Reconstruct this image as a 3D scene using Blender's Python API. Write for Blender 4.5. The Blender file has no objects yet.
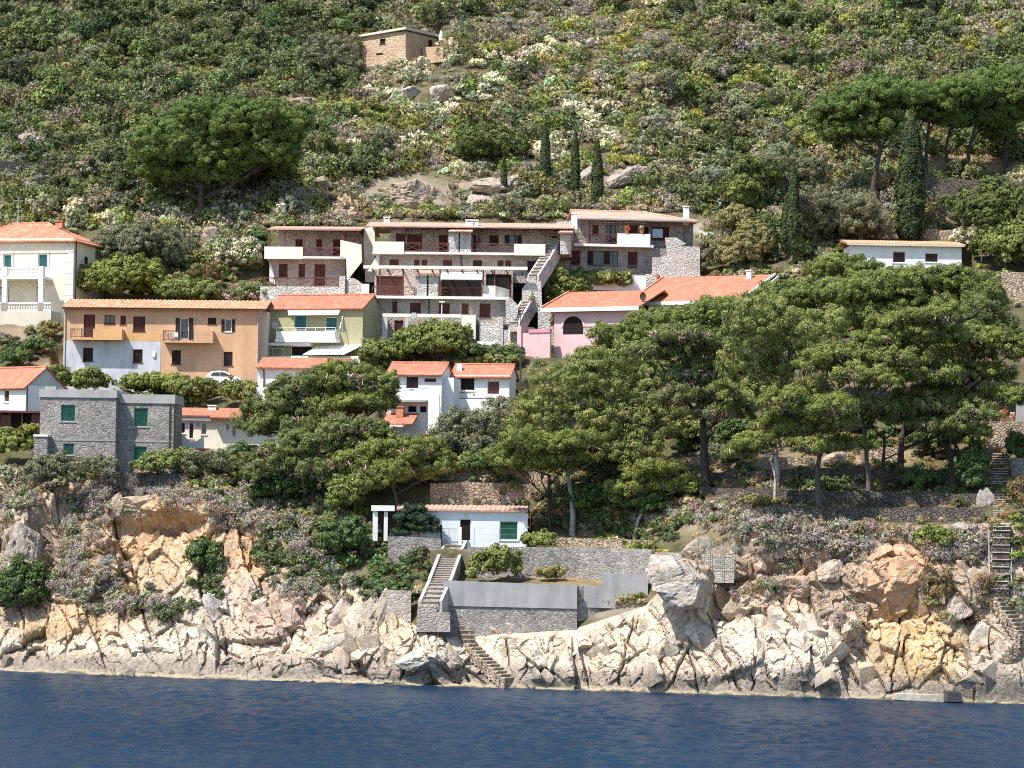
import bpy, bmesh, math, random
import numpy as np
from mathutils import Vector, Matrix
R = math.radians
rng = np.random.default_rng(11)
random.seed(5)
S = bpy.context.scene
COL = S.collection
# ------------------------------------------------------------------ camera model
F = 3125.0
CAM = np.array([0.0, 0.0, 14.0])
PITCH = math.atan(131.0 / F)
ROLL = R(0.7)
_f = np.array([0, math.cos(PITCH), math.sin(PITCH)])
_u0 = np.array([0, -math.sin(PITCH), math.cos(PITCH)])
_r0 = np.array([1.0, 0, 0])
_r = _r0 * math.cos(ROLL) + _u0 * math.sin(ROLL)
_u = _u0 * math.cos(ROLL) - _r0 * math.sin(ROLL)

def P(px, py, Y):
    px = np.asarray(px, float); py = np.asarray(py, float); Y = np.asarray(Y, float)
    d = ((px - 512) / F)[..., None] * _r + ((384 - py) / F)[..., None] * _u + _f
    return CAM + d * (Y / d[..., 1])[..., None]

def pixel_of(w):
    d = np.asarray(w) - CAM
    z = d @ _f
    return 512 + F * (d @ _r) / z, 384 - F * (d @ _u) / z

def shoreY(px, py):
    d = ((px - 512) / F) * _r + ((384 - py) / F) * _u + _f
    return -14.0 * d[1] / d[2]

# ------------------------------------------------------------------ ground profile: measured heights of shore, cliff, terraces, village, hill
SHX = [-260, 0, 180, 400, 600, 800, 1024, 1290]
SHY = [662, 671, 678, 685, 691, 697, 704, 712]
KPX = np.array([-260, 0, 200, 330, 425, 577, 645, 690, 760, 900, 1024, 1290], float)
K = [
 [(458,288),(452,289.5),(445,291),(438,292.5),(432,294.5),(425,297),(412,301),(400,304),(375,312),(300,326),(205,342),(0,389),(-190,437)],
 [(465,284),(458,286),(452,288),(446,290),(440,291.5),(430,294.5),(415,299),(400,303),(378,310),(300,326),(205,342),(0,389),(-190,437)],
 [(490,278),(482,280),(474,282.5),(466,285),(458,287),(446,290.5),(425,295.5),(405,300.5),(383,308),(300,324),(205,341),(0,388),(-190,437)],
 [(565,267),(550,269),(535,271),(515,273.5),(500,276),(480,280),(455,285),(425,292),(370,306),(300,322),(205,340),(0,388),(-190,437)],
 [(632,258.5),(584,262),(575,266),(550,266.6),(541,272),(484,275.5),(460,281),(430,289),(370,305),(300,321),(205,339),(0,387),(-190,437)],
 [(628,256.3),(584,260),(575,264),(549,264.6),(541,270),(490,273),(465,279),(429,287),(370,303),(300,320),(205,339),(0,387),(-190,437)],
 [(606,256),(586,257),(576,261),(549,261.6),(541,266),(500,269),(470,275),(430,284),(370,300),(300,318),(205,338),(0,386),(-190,437)],
 [(560,254.5),(553,255.5),(546,258),(532,260),(522,262),(500,265.5),(470,272),(430,281.5),(370,298),(300,317),(205,337),(0,386),(-190,437)],
 [(524,252),(518,253.5),(512,254.5),(506,256),(500,258),(486,261),(460,268),(430,276),(370,292),(300,312),(205,337),(0,385),(-190,437)],
 [(526,249),(520,250.5),(514,252),(508,253.5),(502,255.5),(482,259.5),(455,265.5),(425,273),(370,287),(300,306),(205,336),(0,385),(-190,437)],
 [(522,246),(516,247.5),(510,249),(504,251),(498,253),(480,257),(455,263),(425,270),(370,284),(300,304),(205,335),(0,384),(-190,437)],
 [(520,242),(514,244),(508,246),(502,248),(496,250),(478,254),(453,260),(423,267),(368,281),(300,301),(205,334),(0,384),(-190,437)],
]
KY = np.array([[a for a, b in c] for c in K], float)
KD = np.array([[b for a, b in c] for c in K], float)
NK = KY.shape[1]
CARVE = []

def smooth_noise2(x, y, seed=0):
    def h(i, j):
        v = np.sin(i * 127.1 + j * 311.7 + seed * 74.7) * 43758.5453
        return v - np.floor(v)
    i = np.floor(x); j = np.floor(y); fx = x - i; fy = y - j
    fx = fx * fx * (3 - 2 * fx); fy = fy * fy * (3 - 2 * fy)
    return (h(i, j) * (1 - fx) + h(i + 1, j) * fx) * (1 - fy) + (h(i, j + 1) * (1 - fx) + h(i + 1, j + 1) * fx) * fy

def knots(px):
    px = np.asarray(px, float).ravel()
    sy = np.interp(px, SHX, SHY)
    sD = np.array([shoreY(a, b) for a, b in zip(px, sy)])
    ky = np.stack([sy + 60, sy] + [np.interp(px, KPX, KY[:, k]) for k in range(NK)], 1)
    kd = np.stack([sD - 4, sD] + [np.interp(px, KPX, KD[:, k]) for k in range(NK)], 1)
    return ky, kd

def Yt(px, py, carve=True):
    px = np.asarray(px, float); shp = np.broadcast(px, np.asarray(py)).shape
    px = np.broadcast_to(px, shp).ravel(); py = np.broadcast_to(np.asarray(py, float), shp).ravel()
    ky, kd = knots(px)
    out = np.where(py > ky[:, 0], kd[:, 0], kd[:, -1])
    for k in range(ky.shape[1] - 1):
        a, b = ky[:, k], ky[:, k + 1]
        m = (py <= a) & (py >= b)
        t = np.clip((a - py) / np.maximum(a - b, 1e-6), 0, 1)
        out = np.where(m, kd[:, k] + t * (kd[:, k + 1] - kd[:, k]), out)
    w = np.clip((235 - py) / 60, 0, 1)
    out = out + w * ((smooth_noise2(px / 90, py / 70, 1) - .5) * 9 + (smooth_noise2(px / 33, py / 28, 2) - .5) * 3)
    if carve:
        for (x0, x1, yb, Yf) in CARVE:
            m = (px > x0) & (px < x1) & (py < yb)
            out = np.where(m, np.maximum(out, Yf), out)
    out = out.reshape(shp)
    return out if shp else float(out)

def G(px, py, dY=0.0):
    """a point on the ground"""
    return P(px, py, Yt(px, py) + dY)

# ------------------------------------------------------------------ object helpers
def tag(o, label=None, cat=None, group=None, kind=None):
    if label: o['label'] = label
    if cat: o['category'] = cat
    if group: o['group'] = group
    if kind: o['kind'] = kind
    return o

def empty(name, loc, rz=0, label=None, cat=None, group=None):
    o = bpy.data.objects.new(name, None)
    COL.objects.link(o)
    o.location = Vector([float(v) for v in loc]); o.rotation_euler = (0, 0, rz)
    o.empty_display_size = .3
    return tag(o, label, cat, group)

class MB:
    def __init__(s): s.v = []; s.f = []
    def add(s, vs, fs):
        n = len(s.v); s.v += [tuple(map(float, v)) for v in vs]; s.f += [tuple(n + i for i in f) for f in fs]; return s
    def box(s, x0, x1, y0, y1, z0, z1):
        return s.add([(x0,y0,z0),(x1,y0,z0),(x1,y1,z0),(x0,y1,z0),(x0,y0,z1),(x1,y0,z1),(x1,y1,z1),(x0,y1,z1)],
                     [(0,3,2,1),(4,5,6,7),(0,1,5,4),(1,2,6,5),(2,3,7,6),(3,0,4,7)])
    def quad(s, a, b, c, d): return s.add([a, b, c, d], [(0, 1, 2, 3)])
    def prism(s, poly, y0, y1):
        """poly in x,z extruded along y"""
        n = len(poly)
        vs = [(x, y0, z) for x, z in poly] + [(x, y1, z) for x, z in poly]
        fs = [tuple(range(n)), tuple(range(2 * n - 1, n - 1, -1))] + [(i, i + n, (i + 1) % n + n, (i + 1) % n) for i in range(n)]
        return s.add(vs, fs)
    def bar(s, a, b, w, h=None):
        a = Vector(a); b = Vector(b); h = h or w
        d = (b - a).normalized(); up = Vector((0, 0, 1)) if abs(d.z) < .95 else Vector((0, 1, 0))
        x = d.cross(up).normalized() * w / 2; y = d.cross(x).normalized() * h / 2
        vs = [p + sx * x + sy * y for p in (a, b) for sx, sy in ((-1,-1),(1,-1),(1,1),(-1,1))]
        return s.add(vs, [(0,1,2,3),(7,6,5,4),(0,4,5,1),(1,5,6,2),(2,6,7,3),(3,7,4,0)])
    def tube(s, pts, rad, n=7, cap=True):
        pts = [Vector(p) for p in pts]; rings = []
        if not hasattr(rad, '__len__'): rad = [rad] * len(pts)
        vs = []
        for i, p in enumerate(pts):
            d = (pts[min(i + 1, len(pts) - 1)] - pts[max(i - 1, 0)]).normalized()
            a = Vector((1, 0, 0)) if abs(d.x) < .8 else Vector((0, 1, 0))
            u = d.cross(a).normalized(); w = d.cross(u)
            vs += [p + rad[i] * (math.cos(2 * math.pi * k / n) * u + math.sin(2 * math.pi * k / n) * w) for k in range(n)]
        fs = [(i * n + k, i * n + (k + 1) % n, (i + 1) * n + (k + 1) % n, (i + 1) * n + k) for i in range(len(pts) - 1) for k in range(n)]
        if cap: fs += [tuple(range(n)), tuple(range(len(vs) - 1, len(vs) - n - 1, -1))]
        return s.add(vs, fs)
    def slope(s, E0, E1, R0, R1, per=.4, amp=.06, th=.1, seg=6):
        """pan-tiled roof slope: eave E0-E1, ridge R0-R1"""
        E0, E1, R0, R1 = map(Vector, (E0, E1, R0, R1))
        L = (E1 - E0).length; d = (E1 - E0) / L
        hl = (R0 - E0).dot(d); hr = (E1 - R1).dot(d)
        U = R0 - E0 - d * hl
        n = d.cross(U).normalized()
        if n.z < 0: n = -n
        nc = max(4, int(L / per * seg)); vs = []
        for i in range(nc + 1):
            x = L * i / nc; tf = 1.0
            if hl > 1e-3: tf = min(tf, x / hl)
            if hr > 1e-3: tf = min(tf, (L - x) / hr)
            tf = max(tf, 0)
            o = n * (amp * abs(math.cos(math.pi * x / per)) ** .8)
            vs += [E0 + d * x + o, E0 + d * x + U * tf * .5 + o, E0 + d * x + U * tf + o]
        fs = [(3 * i + k, 3 * i + 3 + k, 3 * i + 4 + k, 3 * i + 1 + k) for i in range(nc) for k in (0, 1)]
        s.add(vs, fs)
        q = [E0, E1, R1, R0]; lo = [p - n * th for p in q]
        s.add(q + lo, [(7, 6, 5, 4), (0, 4, 5, 1), (1, 5, 6, 2), (3, 7, 4, 0)])
        # eave closure under the tile rolls
        k = len(s.v); vs = []
        for i in range(nc + 1):
            x = L * i / nc
            vs += [E0 + d * x + n * (amp * abs(math.cos(math.pi * x / per)) ** .8), E0 + d * x]
        s.add(vs, [(2 * i, 2 * i + 1, 2 * i + 3, 2 * i + 2) for i in range(nc)])
        return s
    def build(s, name, mat, parent=None, smooth=False):
        me = bpy.data.meshes.new(name); me.from_pydata(s.v, [], s.f); me.update()
        if smooth: me.polygons.foreach_set('use_smooth', [True] * len(me.polygons))
        o = bpy.data.objects.new(name, me); COL.objects.link(o); me.materials.append(mat)
        if parent: o.parent = parent
        return o

def np_mesh(name, V, FQ, mat, col=None, smooth=False, parent=None, cols_per_vert=True):
    """V (n,3), FQ (m,k) uniform faces"""
    me = bpy.data.meshes.new(name)
    m, k = FQ.shape
    me.vertices.add(len(V)); me.vertices.foreach_set('co', np.ascontiguousarray(V, np.float32).ravel())
    me.loops.add(m * k); me.loops.foreach_set('vertex_index', np.ascontiguousarray(FQ, np.int32).ravel())
    me.polygons.add(m); me.polygons.foreach_set('loop_start', np.arange(0, m * k, k, dtype=np.int32))
    me.polygons.foreach_set('use_smooth', np.full(m, bool(smooth)))
    me.update(calc_edges=True)
    if col is not None:
        a = me.attributes.new('Col', 'FLOAT_COLOR', 'POINT' if len(col) == len(V) else 'FACE')
        c = np.ones((len(col), 4), np.float32); c[:, :3] = col
        a.data.foreach_set('color', c.ravel())
    o = bpy.data.objects.new(name, me); COL.objects.link(o); me.materials.append(mat)
    if parent: o.parent = parent
    return o

# ------------------------------------------------------------------ materials
class NT:
    def __init__(s, name, rough=.8, spec=.2):
        s.m = bpy.data.materials.new(name); s.m.use_nodes = True
        s.t = s.m.node_tree; s.b = s.t.nodes['Principled BSDF']
        s.b.inputs['Roughness'].default_value = rough
        s.b.inputs['Specular IOR Level'].default_value = spec
        s.tc = s.n('ShaderNodeTexCoord').outputs['Object']
    def n(s, kind, **kw):
        x = s.t.nodes.new(kind)
        for k, v in kw.items(): setattr(x, k, v)
        return x
    def l(s, a, b): s.t.links.new(a, b)
    def sc(s, xyz, src=None):
        mp = s.n('ShaderNodeMapping'); mp.inputs['Scale'].default_value = xyz; s.l(src or s.tc, mp.inputs[0]); return mp.outputs[0]
    def noise(s, scale, detail=4, rough=.55, src=None, dist=0):
        x = s.n('ShaderNodeTexNoise'); x.inputs['Scale'].default_value = scale; x.inputs['Detail'].default_value = detail
        x.inputs['Roughness'].default_value = rough; x.inputs['Distortion'].default_value = dist
        s.l(src or s.tc, x.inputs['Vector']); return x.outputs['Fac']
    def vor(s, scale, feature='F1', src=None, rnd=1):
        x = s.n('ShaderNodeTexVoronoi', feature=feature); x.inputs['Scale'].default_value = scale; x.inputs['Randomness'].default_value = rnd
        s.l(src or s.tc, x.inputs['Vector']); return x
    def ramp(s, fac, stops):
        x = s.n('ShaderNodeValToRGB'); e = x.color_ramp.elements
        while len(e) < len(stops): e.new(.5)
        for el, (p, c) in zip(e, stops):
            el.position = p; el.color = (c, c, c, 1) if not hasattr(c, '__len__') else (*c, 1)
        s.l(fac, x.inputs[0]); return x.outputs[0]
    def mix(s, fac, a, b, mode='MIX'):
        x = s.n('ShaderNodeMix', data_type='RGBA', blend_type=mode)
        for i, v in ((0, fac), (6, a), (7, b)):
            if hasattr(v, 'links'): s.l(v, x.inputs[i])
            else: x.inputs[i].default_value = v if i == 0 else (*v, 1)
        return x.outputs[2]
    def math(s, op, a, b=0.0):
        x = s.n('ShaderNodeMath', operation=op)
        for i, v in ((0, a), (1, b)):
            if hasattr(v, 'links'): s.l(v, x.inputs[i])
            else: x.inputs[i].default_value = v
        return x.outputs[0]
    def bump(s, h, strength=.3, dist=.05):
        x = s.n('ShaderNodeBump'); x.inputs['Strength'].default_value = strength; x.inputs['Distance'].default_value = dist
        s.l(h, x.inputs['Height']); s.l(x.outputs[0], s.b.inputs['Normal'])
    def col(s, c):
        if hasattr(c, 'links'): s.l(c, s.b.inputs['Base Color'])
        else: s.b.inputs['Base Color'].default_value = (*c, 1)
        return s.m

def plaster(name, c, dirt=.3, rough=.85):
    t = NT(name, rough)
    d = tuple(x * .62 for x in c); e = tuple(min(1, x * 1.08) for x in c)
    a = t.noise(.45, 6, .6); b = t.noise(1.0, 5, .65, t.sc((1.0, 1.0, .3)))
    base = t.mix(t.ramp(a, [(.3, 0), (.72, 1)]), tuple(x * .88 for x in c), e)
    base = t.mix(t.math('MULTIPLY', t.ramp(b, [(.44, 0), (.72, 1)]), dirt), base, d)
    t.bump(t.noise(9, 5, .7), .25, .03)
    return t.col(base)

def stonewall(name, cs, mortar, scale=3.2, mw=.06):
    t = NT(name, .9)
    w = t.n('ShaderNodeVectorMath', operation='ADD'); t.l(t.tc, w.inputs[0])
    nz = t.n('ShaderNodeTexNoise'); nz.inputs['Scale'].default_value = 2.0
    t.l(t.tc, nz.inputs['Vector'])
    ms = t.n('ShaderNodeVectorMath', operation='SCALE'); ms.inputs['Scale'].default_value = .22; t.l(nz.outputs['Color'], ms.inputs[0]); t.l(ms.outputs[0], w.inputs[1])
    src = t.sc((1, 1, 1.5), w.outputs[0])
    v = t.vor(scale, 'F1', src); e = t.vor(scale, 'DISTANCE_TO_EDGE', src)
    sep = t.n('ShaderNodeSeparateColor'); t.l(v.outputs['Color'], sep.inputs[0])
    st = t.ramp(sep.outputs[0], [(i / max(1, len(cs) - 1), c) for i, c in enumerate(cs)])
    st = t.mix(t.math('MULTIPLY', t.noise(7, 4), .35), st, tuple(x * .4 for x in cs[0]))
    mask = t.ramp(e.outputs['Distance'], [(mw * .35, 0), (mw, 1)])
    big = t.ramp(t.noise(.5, 4), [(.3, .75), (.7, 1.1)])
    c = t.mix(mask, mortar, st)
    c = t.mix(1.0, c, big, 'MULTIPLY')
    h = t.math('ADD', t.ramp(e.outputs['Distance'], [(0, 0), (.16, 1)]), t.math('MULTIPLY', t.noise(14, 3), .3))
    t.bump(h, .8, .06)
    return t.col(c)

def tiles(name, c, light, dark, per=.4):
    t = NT(name, .85)
    v = t.vor(1, 'F1', t.sc((1 / per, 2.2, 2.2)), .6)
    sep = t.n('ShaderNodeSeparateColor'); t.l(v.outputs['Color'], sep.inputs[0])
    cc = t.ramp(sep.outputs[0], [(0, dark), (.35, c), (.7, c), (1, light)])
    big = t.ramp(t.noise(.7, 5), [(.4, 0), (.75, 1)])
    cc = t.mix(t.math('MULTIPLY', big, .7), cc, dark)
    w = t.n('ShaderNodeTexWave', bands_direction='Y', wave_profile='SAW'); w.inputs['Scale'].default_value = .8; w.inputs['Distortion'].default_value = .6
    t.l(t.tc, w.inputs['Vector'])
    t.bump(t.math('ADD', w.outputs['Fac'], t.noise(8, 3)), .35, .05)
    return t.col(cc)

def simple(name, c, rough=.6, spec=.3, var=.25, scale=3):
    t = NT(name, rough, spec)
    a = t.noise(scale, 5, .6)
    t.bump(t.noise(scale * 6, 3), .12, .02)
    return t.col(t.mix(t.ramp(a, [(.3, 0), (.7, 1)]), tuple(x * (1 - var) for x in c), tuple(min(1, x * (1 + var * .5)) for x in c)))

def slats(name, c, scale=7, axis='Z'):
    t = NT(name, .6, .3)
    w = t.n('ShaderNodeTexWave', bands_direction=axis, wave_profile='SAW'); w.inputs['Scale'].default_value = scale; w.inputs['Distortion'].default_value = .3
    t.l(t.tc, w.inputs['Vector'])
    t.bump(w.outputs['Fac'], .9, .03)
    a = t.noise(2.5, 5, .6)
    return t.col(t.mix(t.ramp(a, [(.3, 0), (.7, 1)]), tuple(x * .7 for x in c), tuple(x * 1.15 for x in c)))

def leafmat(name, trans=.2, rough=.6):
    m = bpy.data.materials.new(name); m.use_nodes = True; t = m.node_tree; t.nodes.clear()
    out = t.nodes.new('ShaderNodeOutputMaterial'); at = t.nodes.new('ShaderNodeAttribute'); at.attribute_name = 'Col'
    tc = t.nodes.new('ShaderNodeTexCoord'); nz = t.nodes.new('ShaderNodeTexNoise'); nz.inputs['Scale'].default_value = 1.6
    t.links.new(tc.outputs['Object'], nz.inputs['Vector'])
    rp = t.nodes.new('ShaderNodeValToRGB'); rp.color_ramp.elements[0].position = .3; rp.color_ramp.elements[0].color = (1.75, 1.65, 1.45, 1)
    rp.color_ramp.elements[1].position = .7; rp.color_ramp.elements[1].color = (2.7, 2.45, 2.1, 1); t.links.new(nz.outputs['Fac'], rp.inputs[0])
    mx = t.nodes.new('ShaderNodeMix'); mx.data_type = 'RGBA'; mx.blend_type = 'MULTIPLY'; mx.inputs[0].default_value = 1
    t.links.new(at.outputs['Color'], mx.inputs[6]); t.links.new(rp.outputs[0], mx.inputs[7])
    b = t.nodes.new('ShaderNodeBsdfPrincipled'); b.inputs['Roughness'].default_value = rough; b.inputs['Specular IOR Level'].default_value = .25
    tr = t.nodes.new('ShaderNodeBsdfTranslucent'); ms = t.nodes.new('ShaderNodeMixShader'); ms.inputs[0].default_value = trans
    t.links.new(mx.outputs[2], b.inputs['Base Color']); t.links.new(mx.outputs[2], tr.inputs['Color'])
    t.links.new(b.outputs[0], ms.inputs[1]); t.links.new(tr.outputs[0], ms.inputs[2]); t.links.new(ms.outputs[0], out.inputs[0])
    return m

M = {}
M['leaf'] = leafmat('leaf')
M['twig'] = leafmat('twig', .0, .9)
M['bark'] = simple('bark', (.085, .066, .056), .95, .1, .5, 4)
M['barkpale'] = simple('bark_pale', (.42, .38, .34), .9, .1, .35, 3)
M['barkgrey'] = simple('bark_grey', (.15, .13, .115), .95, .1, .4, 4)
M['white'] = plaster('white_plaster', (.84, .82, .78), .22)
M['bluewhite'] = plaster('whitewash', (.72, .76, .82), .15)
M['cream'] = plaster('cream_plaster', (.82, .78, .64), .25)
M['yellow'] = plaster('yellow_plaster', (.84, .74, .55), .25)
M['greige'] = plaster('greige_plaster', (.62, .56, .46), .25)
M['orange'] = plaster('orange_plaster', (.60, .37, .22), .45)
M['amber'] = plaster('amber_plaster', (.66, .38, .17), .25)
M['greyplaster'] = plaster('raw_render', (.56, .57, .60), .75)
M['olive'] = plaster('olive_plaster', (.40, .38, .22), .3)
M['pink'] = plaster('pink_plaster', (.64, .44, .44), .25)
M['pinkdeep'] = plaster('deep_pink_plaster', (.58, .27, .31), .25)
M['palegrey'] = plaster('pale_grey_plaster', (.52, .53, .50), .3)
M['concrete'] = plaster('concrete', (.34, .335, .33), .75)
M['concretelight'] = plaster('concrete_light', (.40, .39, .37), .65)
M['terracotta'] = simple('terracotta', (.55, .22, .12))
M['stone_grey'] = stonewall('grey_rubble', [(.20,.19,.18),(.34,.32,.30),(.46,.43,.39),(.28,.26,.25)], (.36,.33,.30), 3.4)
M['stone_pink'] = stonewall('pink_rubble', [(.46,.35,.30),(.56,.44,.37),(.64,.53,.45),(.50,.38,.33)], (.54,.44,.38), 2.8)
M['stone_white'] = stonewall('pale_rubble', [(.50,.46,.42),(.66,.62,.57),(.74,.71,.66),(.58,.53,.48)], (.60,.56,.51), 2.6)
M['stone_mid'] = stonewall('mid_rubble', [(.37,.31,.27),(.46,.39,.34),(.54,.48,.42),(.42,.35,.31)], (.47,.42,.37), 2.6)
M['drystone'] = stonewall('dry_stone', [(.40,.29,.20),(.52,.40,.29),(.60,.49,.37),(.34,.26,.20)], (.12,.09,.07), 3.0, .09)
M['drystone_shaded'] = stonewall('shaded_dry_stone', [(.11,.09,.075),(.16,.14,.12),(.21,.18,.15),(.13,.11,.095)], (.04,.035,.03), 3.4, .11)  # darker copy of the dry stone, with shade put into its colour
M['brickish'] = stonewall('pink_block', [(.58,.40,.26),(.64,.45,.30),(.66,.50,.35),(.57,.39,.26)], (.60,.44,.31), 2.2, .05)
M['tile_orange'] = tiles('orange_pantile', (.56,.29,.16), (.70,.48,.31), (.40,.20,.12))
M['tile_red'] = tiles('red_pantile', (.46,.18,.11), (.52,.25,.16), (.36,.14,.09), .3)
M['tile_villa'] = tiles('villa_pantile', (.56,.22,.13), (.66,.36,.23), (.42,.17,.11), .3)
M['tile_pink'] = tiles('faded_pantile', (.54,.32,.24), (.62,.43,.34), (.44,.26,.20), .3)
M['shutter_brown'] = slats('brown_shutter', (.13, .045, .04))
M['shutter_dark'] = slats('dark_shutter', (.055, .032, .03))
M['shutter_green'] = slats('green_shutter', (.025, .16, .10))
M['shutter_teal'] = slats('teal_shutter', (.04, .19, .19))
M['wood'] = simple('red_brown_wood', (.17, .07, .055), .7, .2, .4)
M['wooddark'] = simple('dark_wood', (.07, .045, .035), .75, .2, .4)
M['iron'] = simple('dark_iron', (.05, .05, .055), .5, .5, .3)
M['galv'] = simple('galvanised_steel', (.42, .44, .46), .45, .5, .2)
M['whitepaint'] = simple('white_paint', (.82, .82, .80), .5, .3, .12)
M['fabric'] = simple('awning_fabric', (.80, .79, .76), .8, .1, .1)
M['pot'] = simple('clay_pot', (.5, .2, .1), .8, .1, .3)
M['blacktyre'] = simple('tyre_rubber', (.025, .025, .025), .8, .2, .3)
M['carwhite'] = simple('white_car_paint', (.80, .80, .80), .25, .5, .05)
t = NT('window_glass', .08, .6); M['glass'] = t.col((.025, .03, .035))
t = NT('blue_glass', .15, .5); M['blueglass'] = t.col((.22, .34, .46))
t = NT('room_shade', .9, .1); M['dark'] = t.col((.02, .017, .016))  # flat near-black painted in for the shade inside rooms and recesses
# ================================================================== BUILDINGS
class House:
    def __init__(s, name, label, cat, px, py, Y=None, rot=0, carve=None, group=None):
        s.Y = Y if Y is not None else Yt(px, py, False) + .3
        s.px, s.py, s.rot = px, py, R(rot); s.s = F / s.Y; s.c = math.cos(s.rot)
        s.root = empty(name, P(px, py, s.Y), s.rot, label, cat, group)
        if carve: CARVE.append((carve[0], carve[1], carve[2], s.Y + carve[3]))
    def X(s, px, y=0): return ((px - s.px) / s.s + y * math.sin(s.rot)) / s.c
    def Z(s, py): return (s.py - py) / s.s
    def world(s, x, y, z):
        c, n = math.cos(s.rot), math.sin(s.rot); l = s.root.location
        return (l.x + c * x - n * y, l.y + n * x + c * y, l.z + z)

    def facade(s, mb, x0, x1, z0, z1, ops, y=0, t=.22):
        xs = sorted({x0, x1, *[o[0] for o in ops], *[o[1] for o in ops]}); zs = sorted({z0, z1, *[o[2] for o in ops], *[o[3] for o in ops]})
        xs = [x for x in xs if x0 - 1e-6 <= x <= x1 + 1e-6]; zs = [z for z in zs if z0 - 1e-6 <= z <= z1 + 1e-6]
        for a, b in zip(xs, xs[1:]):
            for c, d in zip(zs, zs[1:]):
                mx, mz = (a + b) / 2, (c + d) / 2
                if any(o[0] < mx < o[1] and o[2] < mz < o[3] for o in ops): continue
                mb.quad((a, y, c), (b, y, c), (b, y, d), (a, y, d))
        for a, b, c, d in ops:
            mb.quad((a, y, c), (a, y + t, c), (a, y + t, d), (a, y, d)); mb.quad((b, y, c), (b, y, d), (b, y + t, d), (b, y + t, c))
            mb.quad((a, y, c), (b, y, c), (b, y + t, c), (a, y + t, c)); mb.quad((a, y, d), (a, y + t, d), (b, y + t, d), (b, y, d))

    def body(s, px0, px1, pyt, pyb, depth, mat, wins=(), y=0, foot=2.0, name='wall', frame='whitepaint', x0=None, x1=None, parent=None):
        x0 = s.X(px0, y) if x0 is None else x0; x1 = s.X(px1, y) if x1 is None else x1
        z0, z1 = s.Z(pyb), s.Z(pyt)
        ops = [(s.X(w[0], y), s.X(w[1], y), s.Z(w[3]), s.Z(w[2])) for w in wins]
        ops = [(max(a, x0 + .05), min(b, x1 - .05), max(c, z0 + .02), min(d, z1 - .05)) for a, b, c, d in ops]
        mb = MB()
        s.facade(mb, x0, x1, z0 - foot, z1, ops, y)
        zb = z0 - foot; yb = y + depth
        mb.quad((x0, yb, zb), (x0, y, zb), (x0, y, z1), (x0, yb, z1)); mb.quad((x1, y, zb), (x1, yb, zb), (x1, yb, z1), (x1, y, z1))
        mb.quad((x1, yb, zb), (x0, yb, zb), (x0, yb, z1), (x1, yb, z1)); mb.quad((x0, y, z1), (x1, y, z1), (x1, yb, z1), (x0, yb, z1))
        wall = mb.build(name, M[mat], parent or s.root)
        for w, o in zip(wins, ops):
            kind = w[4] if len(w) > 4 else 'shutter_brown'
            s.window(o, y, kind, frame if len(w) < 6 else w[5])
        return wall, (x0, x1, z0, z1)

    def window(s, o, y, kind, frame='whitepaint'):
        a, b, c, d = o; g = .07
        fr = MB(); yy = y + .10
        w = min(.07, (b - a) * .12)
        fr.box(a + .004, a + w, yy, yy + .09, c + .004, d - .004); fr.box(b - w, b - .004, yy, yy + .09, c + .004, d - .004)
        fr.box(a + w + .002, b - w - .002, yy, yy + .09, d - w, d - .004); fr.box(a + w + .002, b - w - .002, yy, yy + .09, c + .004, c + w)
        door = (d - c) > 1.75
        if not door: fr.box(a - .08, b + .08, y - .07, y - .003, c - .07, c - .004)
        fo = fr.build('door_frame' if door else 'window_frame', M[frame], s.root)
        if kind in ('glass', 'dark', 'blueglass'):
            p = MB().box(a + w + .003, b - w - .003, yy + .05, yy + .06, c + w + .003, d - w - .003).build('pane', M[kind], fo)
            if kind == 'glass' and (b - a) > .6:
                MB().box((a + b) / 2 - .025, (a + b) / 2 + .025, yy + .01, yy + .045, c + w + .003, d - w - .003).build('glazing_bar', M[frame], fo)
        elif kind == 'open':
            MB().box(a + w + .003, b - w - .003, yy + .05, yy + .06, c + w + .003, d - w - .003).build('pane', M['glass'], fo)
            wd = (b - a) * .48
            for sgn in (-1, 1):
                x = a - wd if sgn < 0 else b
                MB().box(x + .01, x + wd - .01, y - .055, y - .012, c, d).build('shutter', M['shutter_dark'], fo)
        else:
            m = (a + b) / 2
            n = 1 if (b - a) < .62 else 2
            ed = [a + w + .003, m - .008, m + .008, b - w - .003] if n == 2 else [a + w + .003, b - w - .003]
            for i in range(n):
                MB().box(ed[2 * i], ed[2 * i + 1], yy + .02, yy + .065, c + w + .003, d - w - .003).build('shutter', M[kind], fo)

    def gable(s, x0, x1, y0, y1, ze, zr, mat, wallmat=None, over=.35, per=.4, amp=.06, name='roof', fascia=None, side=.15):
        ym = (y0 + y1) / 2; k = (zr - ze) / (ym - y0); zo = ze - over * k
        mb = MB(); x0r, x1r = x0 - side, x1 + side
        mb.slope((x0r, y0 - over, zo), (x1r, y0 - over, zo), (x0r, ym, zr), (x1r, ym, zr), per, amp)
        mb.slope((x1r, y1 + over, zo), (x0r, y1 + over, zo), (x1r, ym, zr), (x0r, ym, zr), per, amp, seg=2)
        r = mb.build(name, M[mat], s.root)
        MB().tube([(x0r, ym, zr + .05), (x1r, ym, zr + .05)], .12, 8).build('ridge_tiles', M[mat], r)
        if wallmat:
            for xx in (x0 + .001, x1 - .13):
                g = MB(); g.add([(xx, y0, ze), (xx, y1, ze), (xx, ym, zr - .12), (xx + .129, y0, ze), (xx + .129, y1, ze), (xx + .129, ym, zr - .12)], [(0, 2, 1), (3, 4, 5), (0, 3, 5, 2), (1, 2, 5, 4)]); g.build('gable', M[wallmat], s.root)

        if fascia:
            f = MB().box(x0r, x1r, y0 - over - .06, y0 - over + .02, zo - .26, zo - .02)
            f.build('fascia', M[fascia], r)
        return r

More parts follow.
